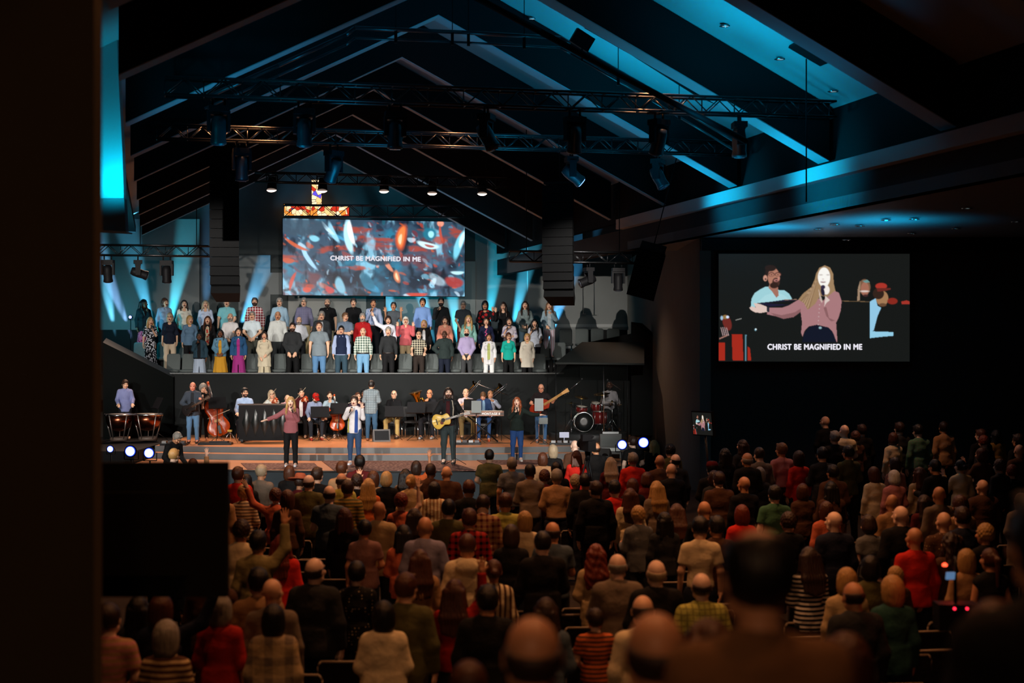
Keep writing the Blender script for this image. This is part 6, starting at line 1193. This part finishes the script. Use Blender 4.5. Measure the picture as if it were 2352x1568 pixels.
# ---- bass guitarist
r, J, s = sp(1243, 882, 39.3, DZ, -4, ps=pose(((.36, -.10, 1.22), (.45, -.26, 1.33), 'fist', (0, -1, .2)), ((.32, .0, 1.18), (.16, -.22, 1.10), 'relaxed', (0, 1, 0)), pitch=16), fat=1.2, skin='#dc9c7e', hair=('ring', 'brown'), glasses=True, top=('poloout', '#1c1416'), bot=('jeans', '#3e648e'), shoes=('flat', '#6e6a68'), lab='person with glasses in a black shirt playing a bass guitar')
bg = empty('bass_guitar', wpt(r, (-.30, -.23, .90)), 0, 1, 'red-brown bass guitar with a long pale neck', 'guitar', R=Matrix.Rotation(-.07, 3, 'Z') @ R3((0, 0, -1), Vector((1, -.2, .62)))); gbody(bg, 1.22, mat('bass_red', '#8e2a14', .25), None, MAP, 'solid', .035, .28, False)
tag(MB().box((0, 0, 0), (.24, .02, .17)).cyl((0, .02, 0), (0, .02, -.62), .01).cyl((0, .02, -.62), (0, .02, -.64), .12, n=16).build('tablet_stand', mat('grey_tablet', (.12,)*3), None, (P(1248, 969, 38.7).x, 38.7, DZ+.64)), 'pale tablet on a low stand at the bass guitarist\'s knees', 'tablet')
for i, (px, Y, l) in enumerate(((1292, 38.6, 'effects pedals and small screen right of the bass guitarist'), (1075, 38.7, 'small pedal board below the keyboard'), (400, 38.4, 'dark pedal board at the left stage steps'))):
    q = empty('pedal_board', ((px-1176)/F*Y, Y, DZ), 0, 1, l, 'pedal board', 'pedal boards'); MB().box((0, 0, .03), (.7, .34, .06)).build('tray', BLKM, q)
    for k_ in range(4): MB().box((-.25+.165*k_, -.02, .09), (.12, .2, .06)).build('pedal', mat('pedal_metal_%d' % (k_ % 2), [(.3, .32, .33), (.1, .1, .11)][k_ % 2], .35, .6), q)
    if i == 0: MB().box((.05, .1, .26), (.26, .03, .15)).cyl((.05, .1, 0), (.05, .1, .2), .01).build('small_screen', mat('small_screen', (.3, .32, .42), .3, emit=(.45, .48, .62), es=.5), q)
# ---- drum riser, kit, booth and drummer
DX = (1352-1176)/F*40.6; RZ = 1.27
tag(MB().lathe([(1.12, DZ), (1.14, DZ+.03), (1.14, RZ-.03), (1.12, RZ)], (DX, 40.6, 0), n=48).build('drum_riser', mat('riser_black', (.03, .034, .036), .4)), 'round black riser under the drum kit', 'platform')
dk = empty('drum_kit', (DX, 40.6, RZ), 0, 1, 'red drum kit with chrome stands inside the clear shield', 'drum kit'); RED = mat('drum_red', '#6e0e0c', .2); 
def drum(name, c, r_, d, ax, m=RED, parent=None, head=None):
    R = Vector(ax).to_track_quat('Z', 'Y').to_matrix(); o = MB().lathe([(r_, -d/2), (r_, d/2)], n=28).build(name, m, dk); o.matrix_local = Matrix.Translation(Vector(c)) @ R.to_4x4()
    MB().lathe([(r_*1.03, d/2-.02), (r_*1.05, d/2), (r_*.96, d/2+.006)], n=28).lathe([(r_*1.03, -d/2+.02), (r_*1.05, -d/2), (r_*.96, -d/2-.006)], n=28).build('hoop', CHR, o)
    MB().lathe([(r_*.95, d/2+.007), (r_*.3, d/2+.010)], n=28).build('drumhead', head or mat('white_head', '#b9b2a4', .5), o); lg = MB(); [lg.cyl((r_*1.03*math.cos(a), r_*1.03*math.sin(a), -d/2+.02), (r_*1.03*math.cos(a), r_*1.03*math.sin(a), d/2-.02), .008, n=6) for a in np.linspace(0, 5.5, 8)]; lg.build('lugs', CHR, o); return o
drum('bass_drum', (-.16, -.30, .30), .28, .42, (0, -1, .05), head=mat('black_head', (.01, .01, .011), .3)); drum('snare_drum', (-.20, -.02, .66), .17, .16, (.1, -.2, 1)); drum('tom_drum', (.20, -.10, .72), .14, .26, (0, -.35, 1)); drum('floor_tom', (.30, -.25, .42), .20, .36, (0, 0, 1))
def cym(c, r_, ax, hz):
    R = Vector(ax).to_track_quat('Z', 'Y').to_matrix(); o = MB().lathe([(r_, 0), (r_*.4, .012), (r_*.18, .018), (r_*.12, .045), (.01, .05)], n=28).build('cymbal', mat('bronze', '#9a7a3c', .28, 1), dk); o.matrix_local = Matrix.Translation(Vector(c)) @ R.to_4x4()
    st = MB().cyl((c[0], c[1], c[2]), (c[0], c[1], .25), .01, n=8)
    for a in (.5, 2.6, 4.7): st.cyl((c[0], c[1], .38), (c[0]+.26*math.cos(a), c[1]+.26*math.sin(a), .0), .009, n=6)
    st.build('cymbal_stand', CHR, dk)
cym((-.20, .06, .98), .20, (.15, -.2, 1), 0); cym((.38, .02, 1.08), .23, (-.1, -.15, 1), 0); cym((-.50, -.1, .82), .17, (0, 0, 1), 0); cym((.66, -.15, .86), .16, (0, 0, 1), 0)
r, J, s = sp(1400, 877, 41.15, RZ, 14, sit=True, ps=pose(((.27, -.05, 1.16), (.16, -.32, 1.12), 'fist', (0, 0, -1)), ((.27, -.08, 1.16), (.10, -.34, 1.14), 'fist', (0, 0, -1)), sit=True, yaw=-14, pitch=4), skin='b', hair=('bald', 'black'), beard='black', fat=1.1, top=('shirt', '#a9a8ac'), bot=('trousers', '#17181b'), lab='bald drummer in a pale grey shirt seated behind the drum kit')
dt = empty('drum_stool', (r.location.x, 41.17, RZ), 0, 1, 'stool under the drummer', 'stool'); MB().cyl((0, 0, .44), (0, 0, .5), .18, n=20).cyl((0, 0, .1), (0, 0, .44), .02).build('seat', PLAS, dt)
for a in (.5, 2.6, 4.7): MB().cyl((0, 0, .2), (.25*math.cos(a), .25*math.sin(a), 0), .012).build('leg', CHR, dt)
for q, l in (('L', 'left'), ('R', 'right')): w_ = wpt(r, J[q][2]+np.array((0, -.07, -.01))); tag(MB().cyl((0, 0, 0), wdir(r, (-.05 if q == 'L' else -.12, -.36, .02)), .008, .006, n=6).build('drumstick', MAP, None, w_), 'pale drumstick in the drummer\'s %s hand' % l, 'drumstick', 'drumsticks')
bt = empty('drum_booth', (0, 0, 0), 0, 1, 'dark drum booth with clear front shield around the drum kit', 'drum booth'); GLS = mat('clear_acrylic', (.02, .025, .025), .05, spec=.5, alpha=.10)
a = [P(1276, 836, 39.2), P(1480, 838, 39.2), P(1480, 790, 41.2), P(1337, 789, 41.2)]; MB().prism(a, (0, 0, .05)).build('canopy', mat('canopy_grey', (.022, .026, .025), .7), bt)
for x0, x1, y0, y1 in ((1278, 1330, 39.9, 39.4), (1331, 1386, 39.4, 39.35), (1388, 1440, 39.35, 39.6)):
    p, q = P(x0, 900, y0), P(x1, 900, y1); MB().prism([(p.x, p.y, DZ), (q.x, q.y, DZ), (q.x, q.y, 3.2), (p.x, p.y, 3.2)], (0, .01, 0)).build('clear_panel', GLS, bt)
for x0, y0 in ((1277, 39.9), (1387, 39.35), (1441, 39.6)): p = P(x0, 900, y0); MB().cyl((p.x, p.y-.02, DZ), (p.x, p.y-.02, 3.2), .012, n=8).build('post', BLKM if x0 != 1387 else CHR, bt)
micstand(1316, 40.0, 1.3, 'chrome microphone stand left of the drums', RZ, boom=(.25, 0, .2)); micstand(1420, 39.9, 1.5, 'microphone stand at the right edge of the drum riser', DZ, boom=(-.3, .1, .2))
am = empty('amplifier', (P(1402, 1030, 37.2).x, 37.2, .9), .0, 1, 'small amplifier stack at the right stage edge', 'amplifier'); MB().box((0, 0, .28), (.56, .34, .52)).build('cabinet', mat('amp_grey', (.07, .08, .08), .5), am); MB().box((0, -.172, .36), (.5, .01, .24)).build('grille', mat('amp_grille', (.13, .15, .15), .6), am); MB().box((0, -.175, .14), (.48, .01, .08)).build('control_panel', mat('amp_panel', (.5, .55, .55), .35, .3), am); MB().box((0, 0, .57), (.42, .2, .05)).build('effects_unit', mat('pedal_metal_0', (.3,)*3), am)
wd = empty('floor_monitor', (P(1378, 1040, 36.3).x, 36.3, .75), -.3, 1, 'black wedge floor monitor at the right stage edge', 'speaker'); MB().prism([(-.26, -.16, 0), (-.26, .2, 0), (-.26, .2, .26), (-.26, -.0, .38)], (.52, 0, 0)).build('cabinet', mat('wedge_black', (.04,)*3, .6), wd)
for q in range(2): MB().lathe([(.08, 0), (.04, .02)], (0, 0, 0), Euler((-.9, 0, 0)).to_matrix(), 16).build('driver', BLKM, wd, (.16 if q else -.12, -.09, .2))
# ================================================================ THE CONGREGATION
PAL = dict(black='#0c0c0d', charcoal='#26282a', grey='#66696c', brown='#4f3322', tan='#a8825c', cream='#d8c8a4', white='#e0ddd6', red='#a01c14', scarlet='#d0281c', maroon='#58161a', orange='#c86430', coral='#cc6a4c', pink='#bb7a7a', lavender='#85829c', navy='#161d33', blue='#3c5878',
           slate='#465462', green='#4a7c5e', olive='#54522f', lime='#b4b45c', teal='#1f4a44', khaki='#8a8058', mustard='#a0803a', mauve='#84625f', beige='#b8a078', taupe='#75685a')
GN = {'tee': 'tee', 'polo': 'polo shirt', 'poloout': 'polo shirt', 'shirt': 'shirt', 'shirtout': 'loose shirt', 'tucked': 'tucked shirt', 'sweater': 'sweater', 'blouse': 'blouse', 'hoodie': 'hoodie', 'blazer': 'blazer', 'jacket': 'jacket', 'closedjacket': 'jacket', 'coat': 'long coat', 'cardigan': 'cardigan', 'poncho': 'poncho', 'longtee': 'top', 'vest': 'vest', 'tuckedshort': 'short-sleeved shirt', 'tank': 'tank top'}
PN = {'hstripe': 'striped ', 'vstripe': 'vertically striped ', 'plaid': 'plaid ', 'check': 'checked ', 'dots': 'dotted ', 'floral': 'patterned '}
CN = {'brown': 'brown', 'black': 'black', 'auburn': 'auburn', 'blond': 'blond', 'grey': 'grey', 'white': 'white', 'red': 'red', 'ltbrown': 'light brown', 'greyblond': 'grey-blond'}
def hairtxt(k, c, hat):
    if hat: return {'cowboy': 'person wearing a cowboy hat', 'cap': 'person in a cap', 'beret': 'person wearing a beret'}[hat]
    c = CN.get(c, c)
    return {'bald': 'bald person', 'ring': 'balding %s-haired person' % c, 'short': 'short %s-haired person' % c, 'crop': 'cropped %s-haired person' % c, 'bob': 'person with a %s bob' % c, 'pixie': 'person with a %s pixie cut' % c, 'long': 'person with long %s hair' % c,
            'longwavy': 'person with long wavy %s hair' % c, 'pony': 'person with a %s ponytail' % c, 'bun': 'person with a %s hair bun' % c, 'curly': 'person with curly %s hair' % c, 'curlybob': 'person with a curly %s bob' % c, 'shoulder': 'person with shoulder-length %s hair' % c, 'afro': 'person with bushy %s hair' % c}[k]
# px, head-top py, sex, hair, garment[:colour[:pattern:colour2]], flags
TAB = """443 1056 f pixie:auburn blouse:tan upR
398 1033 m short:blond closedjacket:black
546 1075 m short:auburn sweater:scarlet
566 1092 f bob:black sweater:black
599 1070 m short:greyblond shirt:taupe
664 1072 f bob:auburn longtee:black
687 1094 f short:brown shirt:maroon hat=cowboy:#a0563a
709 1092 m ring:auburn shirtout:olive wide
470 1117 f pixie:grey closedjacket:black hat=beret:#b8552e
508 1119 f long:black coat:tan
560 1117 f curly:blond sweater:taupe:hstripe:cream
432 1153 f bob:auburn coat:beige
466 1178 f long:brown blouse:coral:floral:brown
462 1226 m short:black hoodie:slate
486 1287 m ring:grey shirt:brown wide
554 1199 m curly:brown shirtout:cream
592 1223 m short:black shirtout:khaki upR
633 1125 f curly:auburn sweater:coral upL2
660 1131 f curlybob:auburn sweater:brown
648 1232 f long:red blouse:scarlet
722 1284 m ring:brown closedjacket:charcoal wide
728 1076 m short:brown poloout:black
785 1062 m short:auburn shirt:tan halfR
826 1048 m short:black tee:maroon skin=b
784 1088 m ring:auburn polo:lime skin=t
798 1106 m short:brown sweater:olive:hstripe:mustard
820 1092 f curly:brown sweater:black
857 1086 f curlybob:auburn blouse:tan
846 1102 f long:blond tee:orange
888 1086 f pixie:blond sweater:black
931 1080 f long:black shirt:taupe
956 1061 f bob:brown tee:orange upR
944 1092 f bun:blond blouse:beige
989 1067 m crop:brown shirt:brown skin=d
1026 1072 m bald:brown closedjacket:brown wide
1077 1106 m short:auburn sweater:black
1124 1034 m crop:black tee:olive wide
1176 1052 m crop:grey polo:grey wide
756 1117 m ring:brown tee:slate wide
791 1170 f shoulder:auburn blouse:black
870 1153 m bald:auburn shirtout:beige skin=t
921 1136 f curly:red tee:coral upR
998 1110 f bob:black blouse:cream:vstripe:tan
1030 1150 m crop:black closedjacket:olive
976 1189 m bald:auburn sweater:lavender wide
838 1197 f crop:black tee:mauve wide
951 1172 f long:brown sweater:black
927 1210 f shoulder:black blouse:coral
1078 1172 m short:auburn shirt:red:plaid:black wide
1161 1136 m short:auburn polo:lime wide
1108 1139 m short:brown shirt:tan:plaid:maroon wide out
1073 1231 m crop:auburn hoodie:cream
964 1267 f long:auburn cardigan:tan
1174 1210 f bob:brown sweater:black wide
1205 1178 f bob:blond tee:cream
1134 1289 f bun:auburn blouse:cream:vstripe:brown
1218 1068 m crop:black sweater:taupe skin=d
1247 1042 f bob:auburn blouse:tan
1270 1025 f curlybob:greyblond sweater:black
1278 1064 m short:black shirt:black
1321 1012 m bald:auburn shirt:brown wide
1251 1082 f curly:auburn sweater:maroon
1279 1080 m short:grey tucked:tan wide belt
1324 1037 f shoulder:auburn sweater:scarlet
1369 1018 m ring:auburn closedjacket:black
1454 1004 m short:brown tee:black beard
1502 1013 f shoulder:blond closedjacket:black
1540 1023 m curly:black shirt:olive
1454 1042 m short:grey sweater:scarlet
1403 1053 f long:greyblond sweater:maroon
1516 1046 m bald:auburn sweater:brown
1552 1044 m ring:black shirt:charcoal
1543 1066 m bald:brown sweater:black
1486 1088 f pixie:auburn sweater:maroon
1453 1102 f bob:auburn closedjacket:black
1508 1108 f long:blond blouse:taupe
1412 1106 m short:black tee:scarlet
1322 1093 f curly:greyblond sweater:black
1369 1108 m short:brown closedjacket:black wide
1345 1090 m short:black sweater:black wide
1447 1125 f long:auburn blouse:cream
1467 1167 f curly:blond blouse:grey
1555 1161 f long:auburn sweater:olive
1619 1153 m bald:red closedjacket:black
1609 1191 m short:black tuckedshort:cream
1647 1189 m short:black sweater:brown
1270 1201 m ring:auburn polo:slate wide
1247 1225 m crop:black closedjacket:black wide
1369 1255 f longwavy:red cardigan:beige
1419 1275 m ring:grey blazer:taupe wide
1526 1180 f shoulder:black sweater:charcoal
1636 1062 m short:black sweater:black hat=cap:#5a1414
1640 1084 f bob:brown sweater:charcoal
1652 1086 m short:brown shirt:brown wide
1717 1041 m ring:grey closedjacket:black
1746 1030 m crop:brown shirt:taupe
1796 1020 m short:ltbrown tucked:pink
1835 1040 f curlybob:brown blouse:scarlet
1745 1076 f bob:grey sweater:charcoal
1710 1096 m bald:brown shirt:black
1844 1114 f bob:auburn sweater:brown
1910 1109 f shoulder:black cardigan:brown wide
1780 1118 m short:black polo:green
1898 1156 f bob:auburn cardigan:coral
1917 1177 m bald:auburn closedjacket:navy
1811 1181 f curly:brown sweater:black
1704 1164 f bob:red blouse:scarlet
1896 957 m bald:auburn shirt:black
1940 977 m bald:auburn tee:cream
1918 992 m short:grey sweater:black
1965 993 f curly:auburn sweater:brown
1980 977 m short:brown closedjacket:black
1890 1030 m short:black sweater:charcoal
1949 1026 m short:black shirt:olive
1914 1071 m short:black coat:brown
1665 1032 f shoulder:black sweater:black
1706 1012 f shoulder:brown sweater:charcoal
2067 972 m short:brown sweater:charcoal
2052 996 f pixie:auburn blouse:cream halfR
2111 977 m short:black shirt:green:check:grey
2168 970 m crop:brown shirt:tan
2254 988 m short:auburn sweater:black
2262 1003 f curly:red sweater:charcoal
2289 989 f shoulder:black coat:mustard
2340 999 m short:brown sweater:black
2342 1022 m bald:auburn closedjacket:brown
2255 1032 f pixie:auburn blouse:brown halfL
2297 1058 f curly:auburn sweater:charcoal
2325 1071 f curly:red sweater:black
2009 1077 f curlybob:auburn shirtout:cream
2054 1083 f pixie:white blouse:pink
2056 1054 f bob:brown sweater:mauve
2112 1076 f long:auburn sweater:beige
2150 1058 m crop:black sweater:black
2207 1058 f bun:black shirtout:cream halfL
2258 1103 m bald:brown coat:brown wide
2158 1119 m bald:red shirt:taupe wide
2050 1137 m bald:red sweater:tan
2070 1164 m bald:auburn closedjacket:black wide
2123 1140 f long:brown sweater:maroon
2209 1144 f curlybob:auburn cardigan:tan
2169 1178 m bald:orange shirt:brown:dots:cream wide
2211 1168 m short:brown polo:navy wide
2264 1208 f curly:blond sweater:black
2102 1214 m bald:auburn shirt:scarlet wide
1998 1187 f pixie:brown tee:grey
2185 1228 f longwavy:brown sweater:brown
2345 1136 f bob:auburn coat:taupe
250 1391 m crop:brown tuckedshort:tan:hstripe:pink
381 1435 f curlybob:grey longtee:brown:hstripe:beige
506 1371 f bob:grey longtee:red
370 1372 f bob:auburn sweater:navy upR2
317 1375 f shoulder:black sweater:charcoal
593 1310 m short:black shirtout:tan
625 1332 m bald:brown tucked:taupe
628 1395 f bob:black poncho:beige:plaid:taupe
819 1294 f short:black blouse:black:dots:cream
932 1322 m short:auburn shirtout:olive wide
881 1387 f bob:black poncho:cream
1044 1337 f long:auburn sweater:red upR
1120 1350 m short:black closedjacket:black wide
1254 1379 f shoulder:brown blouse:slate
1368 1402 m short:brown tee:orange:hstripe:brown kid
1477 1371 m ring:auburn shirt:cream
1508 1289 m ring:greyblond closedjacket:black wide
1612 1319 m ring:red tuckedshort:lime:check:olive wide
1860 1262 f long:brown longtee:black:hstripe:white
1945 1310 f bob:blond blouse:beige
1965 1340 m ring:red closedjacket:charcoal wide
2057 1306 f curly:blond sweater:brown kid
2050 1331 f curlybob:blond closedjacket:teal
2220 1266 f bob:blond blouse:tan
2275 1263 f pony:auburn vest:black
2000 1282 f pixie:black longtee:olive"""
CENTER = Vector((-1.5, 55, 0)); PEOPLE = []
AP = [pose(), pose('clasp', 'clasp'), pose(yaw=14), pose(yaw=-14), pose('fwd', 'fwd', pitch=8), pose('down', 'clasp', yaw=8), pose(pitch=14)]
rr = random.Random(5)
for ln in TAB.split('\n'):
    t = ln.split(); px, py, sex = float(t[0]), float(t[1]), t[2]; hk, hc_ = t[3].split(':'); g = t[4].split(':'); fl = t[5:]
    hat = next((q[4:].split(':') for q in fl if q.startswith('hat=')), None); sk = next((q[5:] for q in fl if q.startswith('skin=')), rr.choice(['l', 't', 'p']))
    h = (1.77 if sex == 'm' else 1.65)+rr.uniform(-.02, .03); h = 1.40 if 'kid' in fl else h; zf = 0
    if px > 1625 and py < 1062: Y = F*(CH-h+1.6875)/(py-784+245); zf = max(0, (Y-22.5)*.075)
    else: Y = F*(CH-h)/(py-784)
    x = (px-1176)/F*Y; ps = rr.choice(AP); rz = math.atan2(CENTER.x-x, -(CENTER.y-Y))+rr.uniform(-.14, .14)
    if 'upR' in fl: ps = pose('down', 'up')
    if 'upR2' in fl: ps = pose('down', 'upout')
    if 'upL2' in fl: ps = pose('upout', 'down')
    if 'halfR' in fl: ps = pose('down', 'half', yaw=-10)
    if 'halfL' in fl: ps = pose('half', 'down', yaw=10)
    if 'out' in fl: ps = pose('out', 'down', lean=6, pitch=30)
    hx = '#9c4a20' if hc_ == 'orange' else hc_
    pt = [g[0], PAL[g[1]]]
    if len(g) > 2: pt += [g[2], PAL[g[3]], 2.4 if g[0] == 'poncho' else 1.0]
    gt_ = '%s %s%s' % (g[1], PN[g[2]] if len(g) > 2 else '', GN[g[0]]); base = '%s in %s %s' % (hairtxt(hk, hc_ if hc_ != 'orange' else 'auburn', hat and hat[0]), 'an' if gt_[0] in 'aeiou' else 'a', gt_)
    if 'upR' in fl or 'upR2' in fl or 'upL2' in fl: base += ' raising one arm'
    elif 'halfR' in fl or 'halfL' in fl: base += ' with one hand up'
    elif 'out' in fl: base += ' stretching one arm out'
    PEOPLE.append(dict(px=px, py=py, x=x, Y=Y, zf=zf, h=h, rz=rz, ps=ps, sex=sex, fat=1.22 if 'wide' in fl else 1.0, skin=sk, hair=(hk, hx), top=tuple(pt), hat=hat, beard='brown' if 'beard' in fl else None, belt='belt' in fl, base=base, gt=gt_))
for n_, d in enumerate([(1745, 1225, 3.55, 1.6, 'm', ('crown', 'black'), ('shirt', '#7a5638'), 1.15, 'large out-of-focus person in a brown shirt nearest the camera', pose()),
        (1224, 1424, 4.3, 1.24, 'm', ('ring', 'auburn'), ('shirt', PAL['charcoal']), 1.0, 'blurred balding head nearest the bottom centre of the view', pose()), (1507, 1415, 4.2, 1.24, 'm', ('ring', 'brown'), ('shirt', PAL['brown']), 1.0, 'blurred balding head directly left of the nearest large person', pose()),
        (1077, 1528, 5.9, 1.0, 'm', ('crop', 'auburn'), ('shirt', PAL['black']), 1.0, 'blurred auburn head top at the bottom edge, left of centre', pose()), (1628, 1440, 5.6, 1.0, 'f', ('longwavy', 'auburn'), ('sweater', PAL['black']), 1.0, 'blurred person with wavy auburn hair between two near heads', pose()),
        (1943, 1471, 5.4, 1.0, 'f', ('bob', 'auburn'), ('sweater', PAL['black']), 1.0, 'blurred auburn bob just right of the nearest large person', pose()), (2285, 1400, 4.5, 1.24, 'f', ('long', 'auburn'), ('sweater', PAL['brown']), 1.0, 'blurred person with long auburn hair at the right edge', pose()),
        (2420, 1150, 3.5, 1.6, 'm', ('short', 'black'), ('closedjacket', PAL['black']), 1.1, 'dark out-of-focus figure cut by the right edge of the view', pose()), (392, 1001, 32.9, 0, 'm', ('short', 'grey'), ('sweater', PAL['black']), 1.0, 'grey-haired technician in black leaning over at the left stage edge', pose('fwdlow', 'fwdlow', lean=14, pitch=30))]):
    px, py, Y, zf, sex, hr, tp, ft, lb, ps = d; x = (px-1176)/F*Y; h = CH-(py-784)/F*Y-zf
    PEOPLE.append(dict(px=px, py=py, x=x, Y=Y, zf=zf, h=h*(1.08 if 'technician' in lb else 1), rz=math.pi+.05 if n_ < 8 else .9, ps=ps, sex=sex, fat=ft, skin='t', hair=hr, top=tp, hat=None, beard=None, belt=False, base=lb, gt='-%d' % n_, fixed=True))
def unique_labels(P_):
    from collections import Counter
    cb = Counter(p['base'] for p in P_); cg = Counter(p['gt'] for p in P_); used = set(p['base'] for p in P_ if cb[p['base']] == 1)
    for p in P_:
        if cb[p['base']] == 1: p['lab'] = p['base']; continue
        for q in sorted(P_, key=lambda q: math.hypot(q['px']-p['px'], (q['py']-p['py'])*1.4)):
            if q is p or cg[q['gt']] != 1 or q.get('fixed'): continue
            dx, dy = p['px']-q['px'], p['py']-q['py']; rel = ('right of' if dx > 0 else 'left of') if abs(dx) > abs(dy)*.8 else ('nearer than' if dy > 0 else 'just beyond')
            l = '%s, %s the %s' % (p['base'], rel, q['gt'])
            if l in used or len(l.split()) > 16: continue
            p['lab'] = l; used.add(l); break
        else: p['lab'] = p['base']
for it in range(30):                                    # nobody stands inside a neighbour: slide along the line of sight
    for i, p in enumerate(PEOPLE):
        for q in PEOPLE[i+1:]:
            if p.get('fixed') or q.get('fixed') or abs(p['Y']-q['Y']) > .6: continue
            if math.hypot(p['x']-q['x'], p['Y']-q['Y']) < .47:
                f_, n_ = (p, q) if p['Y'] > q['Y'] else (q, p); f_['d'] = f_.get('d', 0)+.035; n_['d'] = n_.get('d', 0)-.035
                for c, dd in ((f_, .035), (n_, -.035)):
                    if abs(c['d']) < .55: c['Y'] += dd; c['x'] = (c['px']-1176)/F*c['Y']; c['h'] -= (c['py']-784)/F*dd
unique_labels(PEOPLE)
for p in PEOPLE:
    bt = rr.choice(['#15161a', '#1b2230', '#22272c', '#2a2620'])
    person((p['x'], p['Y'], p['zf']), p['rz'], p['h'], p['ps'], p['sex'], p['fat'], p['skin'], p['hair'] if not p['hat'] else p['hair'], p['top'], ('jeans', bt), None, None, False, p['beard'], False, p['hat'], p['belt'], p['lab'])
bx = empty('camera_equipment', P(2196, 1392, 12.0), 0, 1, 'black camera equipment with a small lit screen and red lamps at lower right', 'equipment'); zb_ = bx.location.z
pole = MB().cyl((0, .02, .03), (0, .02, .42), .015).cyl((0, .02, -.19), (0, .02, -1.2), .025)
for a in (.5, 2.6, 4.7): pole.cyl((0, .02, -1.0), (.4*math.cos(a), .4*math.sin(a), -zb_+.012), .014)
pole.build('tripod', BLKM, bx); MB().box((0, 0, -.08), (.34, .2, .22)).build('casing', PLAS, bx)
MB().box((0, 0, 0), (.075, .02, .06)).build('lit_screen', mat('phone_glow', (.1, .15, .25), .3, emit=(.15, .3, .55), es=.55), bx, P(2183, 1322, 12)-bx.location, (.2, 0, .2)); MB().lathe([(.02, -.015), (.024, 0), (.008, .014)], n=14).build('tally_lamp', emis('red_glow', (1, .08, .03), 3.0), bx, P(2170, 1296, 12)-bx.location)
MB().tube([(0, .02, .40), P(2183, 1322, 12)-bx.location+Vector((0, .02, 0))], .008).tube([(0, .02, .40), P(2170, 1296, 12)-bx.location], .008).build('bracket', BLKM, bx)
for q in (-.045, .06): MB().lathe([(.012, -.01), (.012, 0), (.004, .008)], (0, 0, 0), Euler((math.pi/2, 0, 0)).to_matrix(), n=10).build('indicator_lamp', emis('red_led', (1, .02, .05), 3.0), bx, (q, -.11, .0))
point('red_glow_light', P(2168, 1293, 12.6)+Vector((0, -.25, 0)), 1.6, (1, .05, .02), .05)
# video camera on its tripod in front of the stage
vc = empty('video_camera', P(1350, 1022, 27.6), .3, 1, 'black video camera on a tripod beside the operator with headphones', 'camera'); MB().box((0, 0, 0), (.16, .5, .22)).cyl((0, .25, 0), (0, .42, 0), .07, .08, n=16).box((-.1, -.2, .16), (.2, .14, .12)).cyl((0, -.3, .18), (0, .2, .18), .02).build('camera_body', PLAS, vc)
zc = vc.location.z; tp_ = MB().cyl((0, 0, -.12), (0, 0, -.3), .06, .04)
for a in (.5, 2.6, 4.7): tp_.cyl((0, 0, -.2), (.45*math.cos(a), .45*math.sin(a), -zc+.01), .018)
tp_.build('tripod', BLKM, vc)
# auditorium chairs
CB = fabric('#15110f'); CT = mat('chair_edge', (.30, .24, .18), .6)
def aud_chair():
    r = empty('auditorium_chair', (0, 0, 0)); MB().box((0, 0, .44), (.50, .46, .09)).build('seat', CB, r)
    b = MB(); b.prism([(-.25, 0, 0), (.25, 0, 0), (.25, 0, .40), (.225, 0, .44), (-.225, 0, .44), (-.25, 0, .40)], (0, .05, 0)); b.build('backrest', CB, r, (0, .22, .45), (-.14, 0, 0))
    MB().tube([(-.25, .02, .30), (-.25, .02, .40), (-.225, .02, .445), (.225, .02, .445), (.25, .02, .40), (.25, .02, .30)], .012, 6).build('edge_trim', CT, r, (0, .235, .45), (-.14, 0, 0))
    for x in (-.21, .21):
        for y in (-.19, .2): MB().cyl((x, y, .40), (x, y*1.1, 0), .014, n=6).build('leg', BLKM, r)
    return r
ac0 = aud_chair(); first = True; spots_ = []
for px, py in [(730, 1505), (802, 1503), (680, 1341), (905, 1362), (990, 1362), (563, 1376), (700, 1279), (737, 1277), (1385, 1256), (1320, 1213), (1355, 1476), (1340, 1531), (1418, 1529), (1335, 1386), (1345, 1428), (2050, 1490), (2122, 1478), (2030, 1553), (1850, 1448), (1790, 1449), (1835, 1417), (1183, 1353), (1186, 1393), (985, 1553), (1300, 1400), (705, 1306), (2250, 1480), (1950, 1500), (1480, 1529)]:
    Y = F*(CH-.885)/(py-784); spots_.append(((px-1176)/F*Y, Y, 'empty dark auditorium chair', px, py))
for p in PEOPLE:
    if p.get('fixed') or p['Y'] > 22: continue
    a = p['rz']; x, y = p['x']-math.sin(a)*.50, p['Y']+math.cos(a)*.50
    if all(math.hypot(x-q[0], y-q[1]) > .46 for q in spots_): spots_.append((x, y, None, p['px'], p['py']+200))
from collections import Counter
cg_ = Counter(p['gt'] for p in PEOPLE); seen = set()
spots_ = [q for q in spots_ if all(math.hypot(q[0]-p['x'], q[1]-p['Y']) > .30 for p in PEOPLE)]
for x, y, l, px, py in spots_:
    r = ac0 if first else copy_tree(ac0); first = False
    for q in sorted([q for q in PEOPLE if cg_[q['gt']] == 1 and not q.get('fixed')], key=lambda q: math.hypot(q['x']-x, (q['Y']-y)*1.0)):
        dx, dy = x-q['x'], y-q['Y']; rel = ('right of' if dx > 0 else 'left of') if abs(dx) > abs(dy) else ('behind' if dy < 0 else 'in front of')
        s_ = '%s %s the %s' % (l or 'dark auditorium chair', rel, q['gt'])
        if s_ not in seen: break
    seen.add(s_); place(r, (x, y, max(0, (y-22.5)*.075) if x > 2.9 else 0), math.atan2(CENTER.x-x, -(CENTER.y-y)), 1, s_, 'auditorium chairs', 'chair')
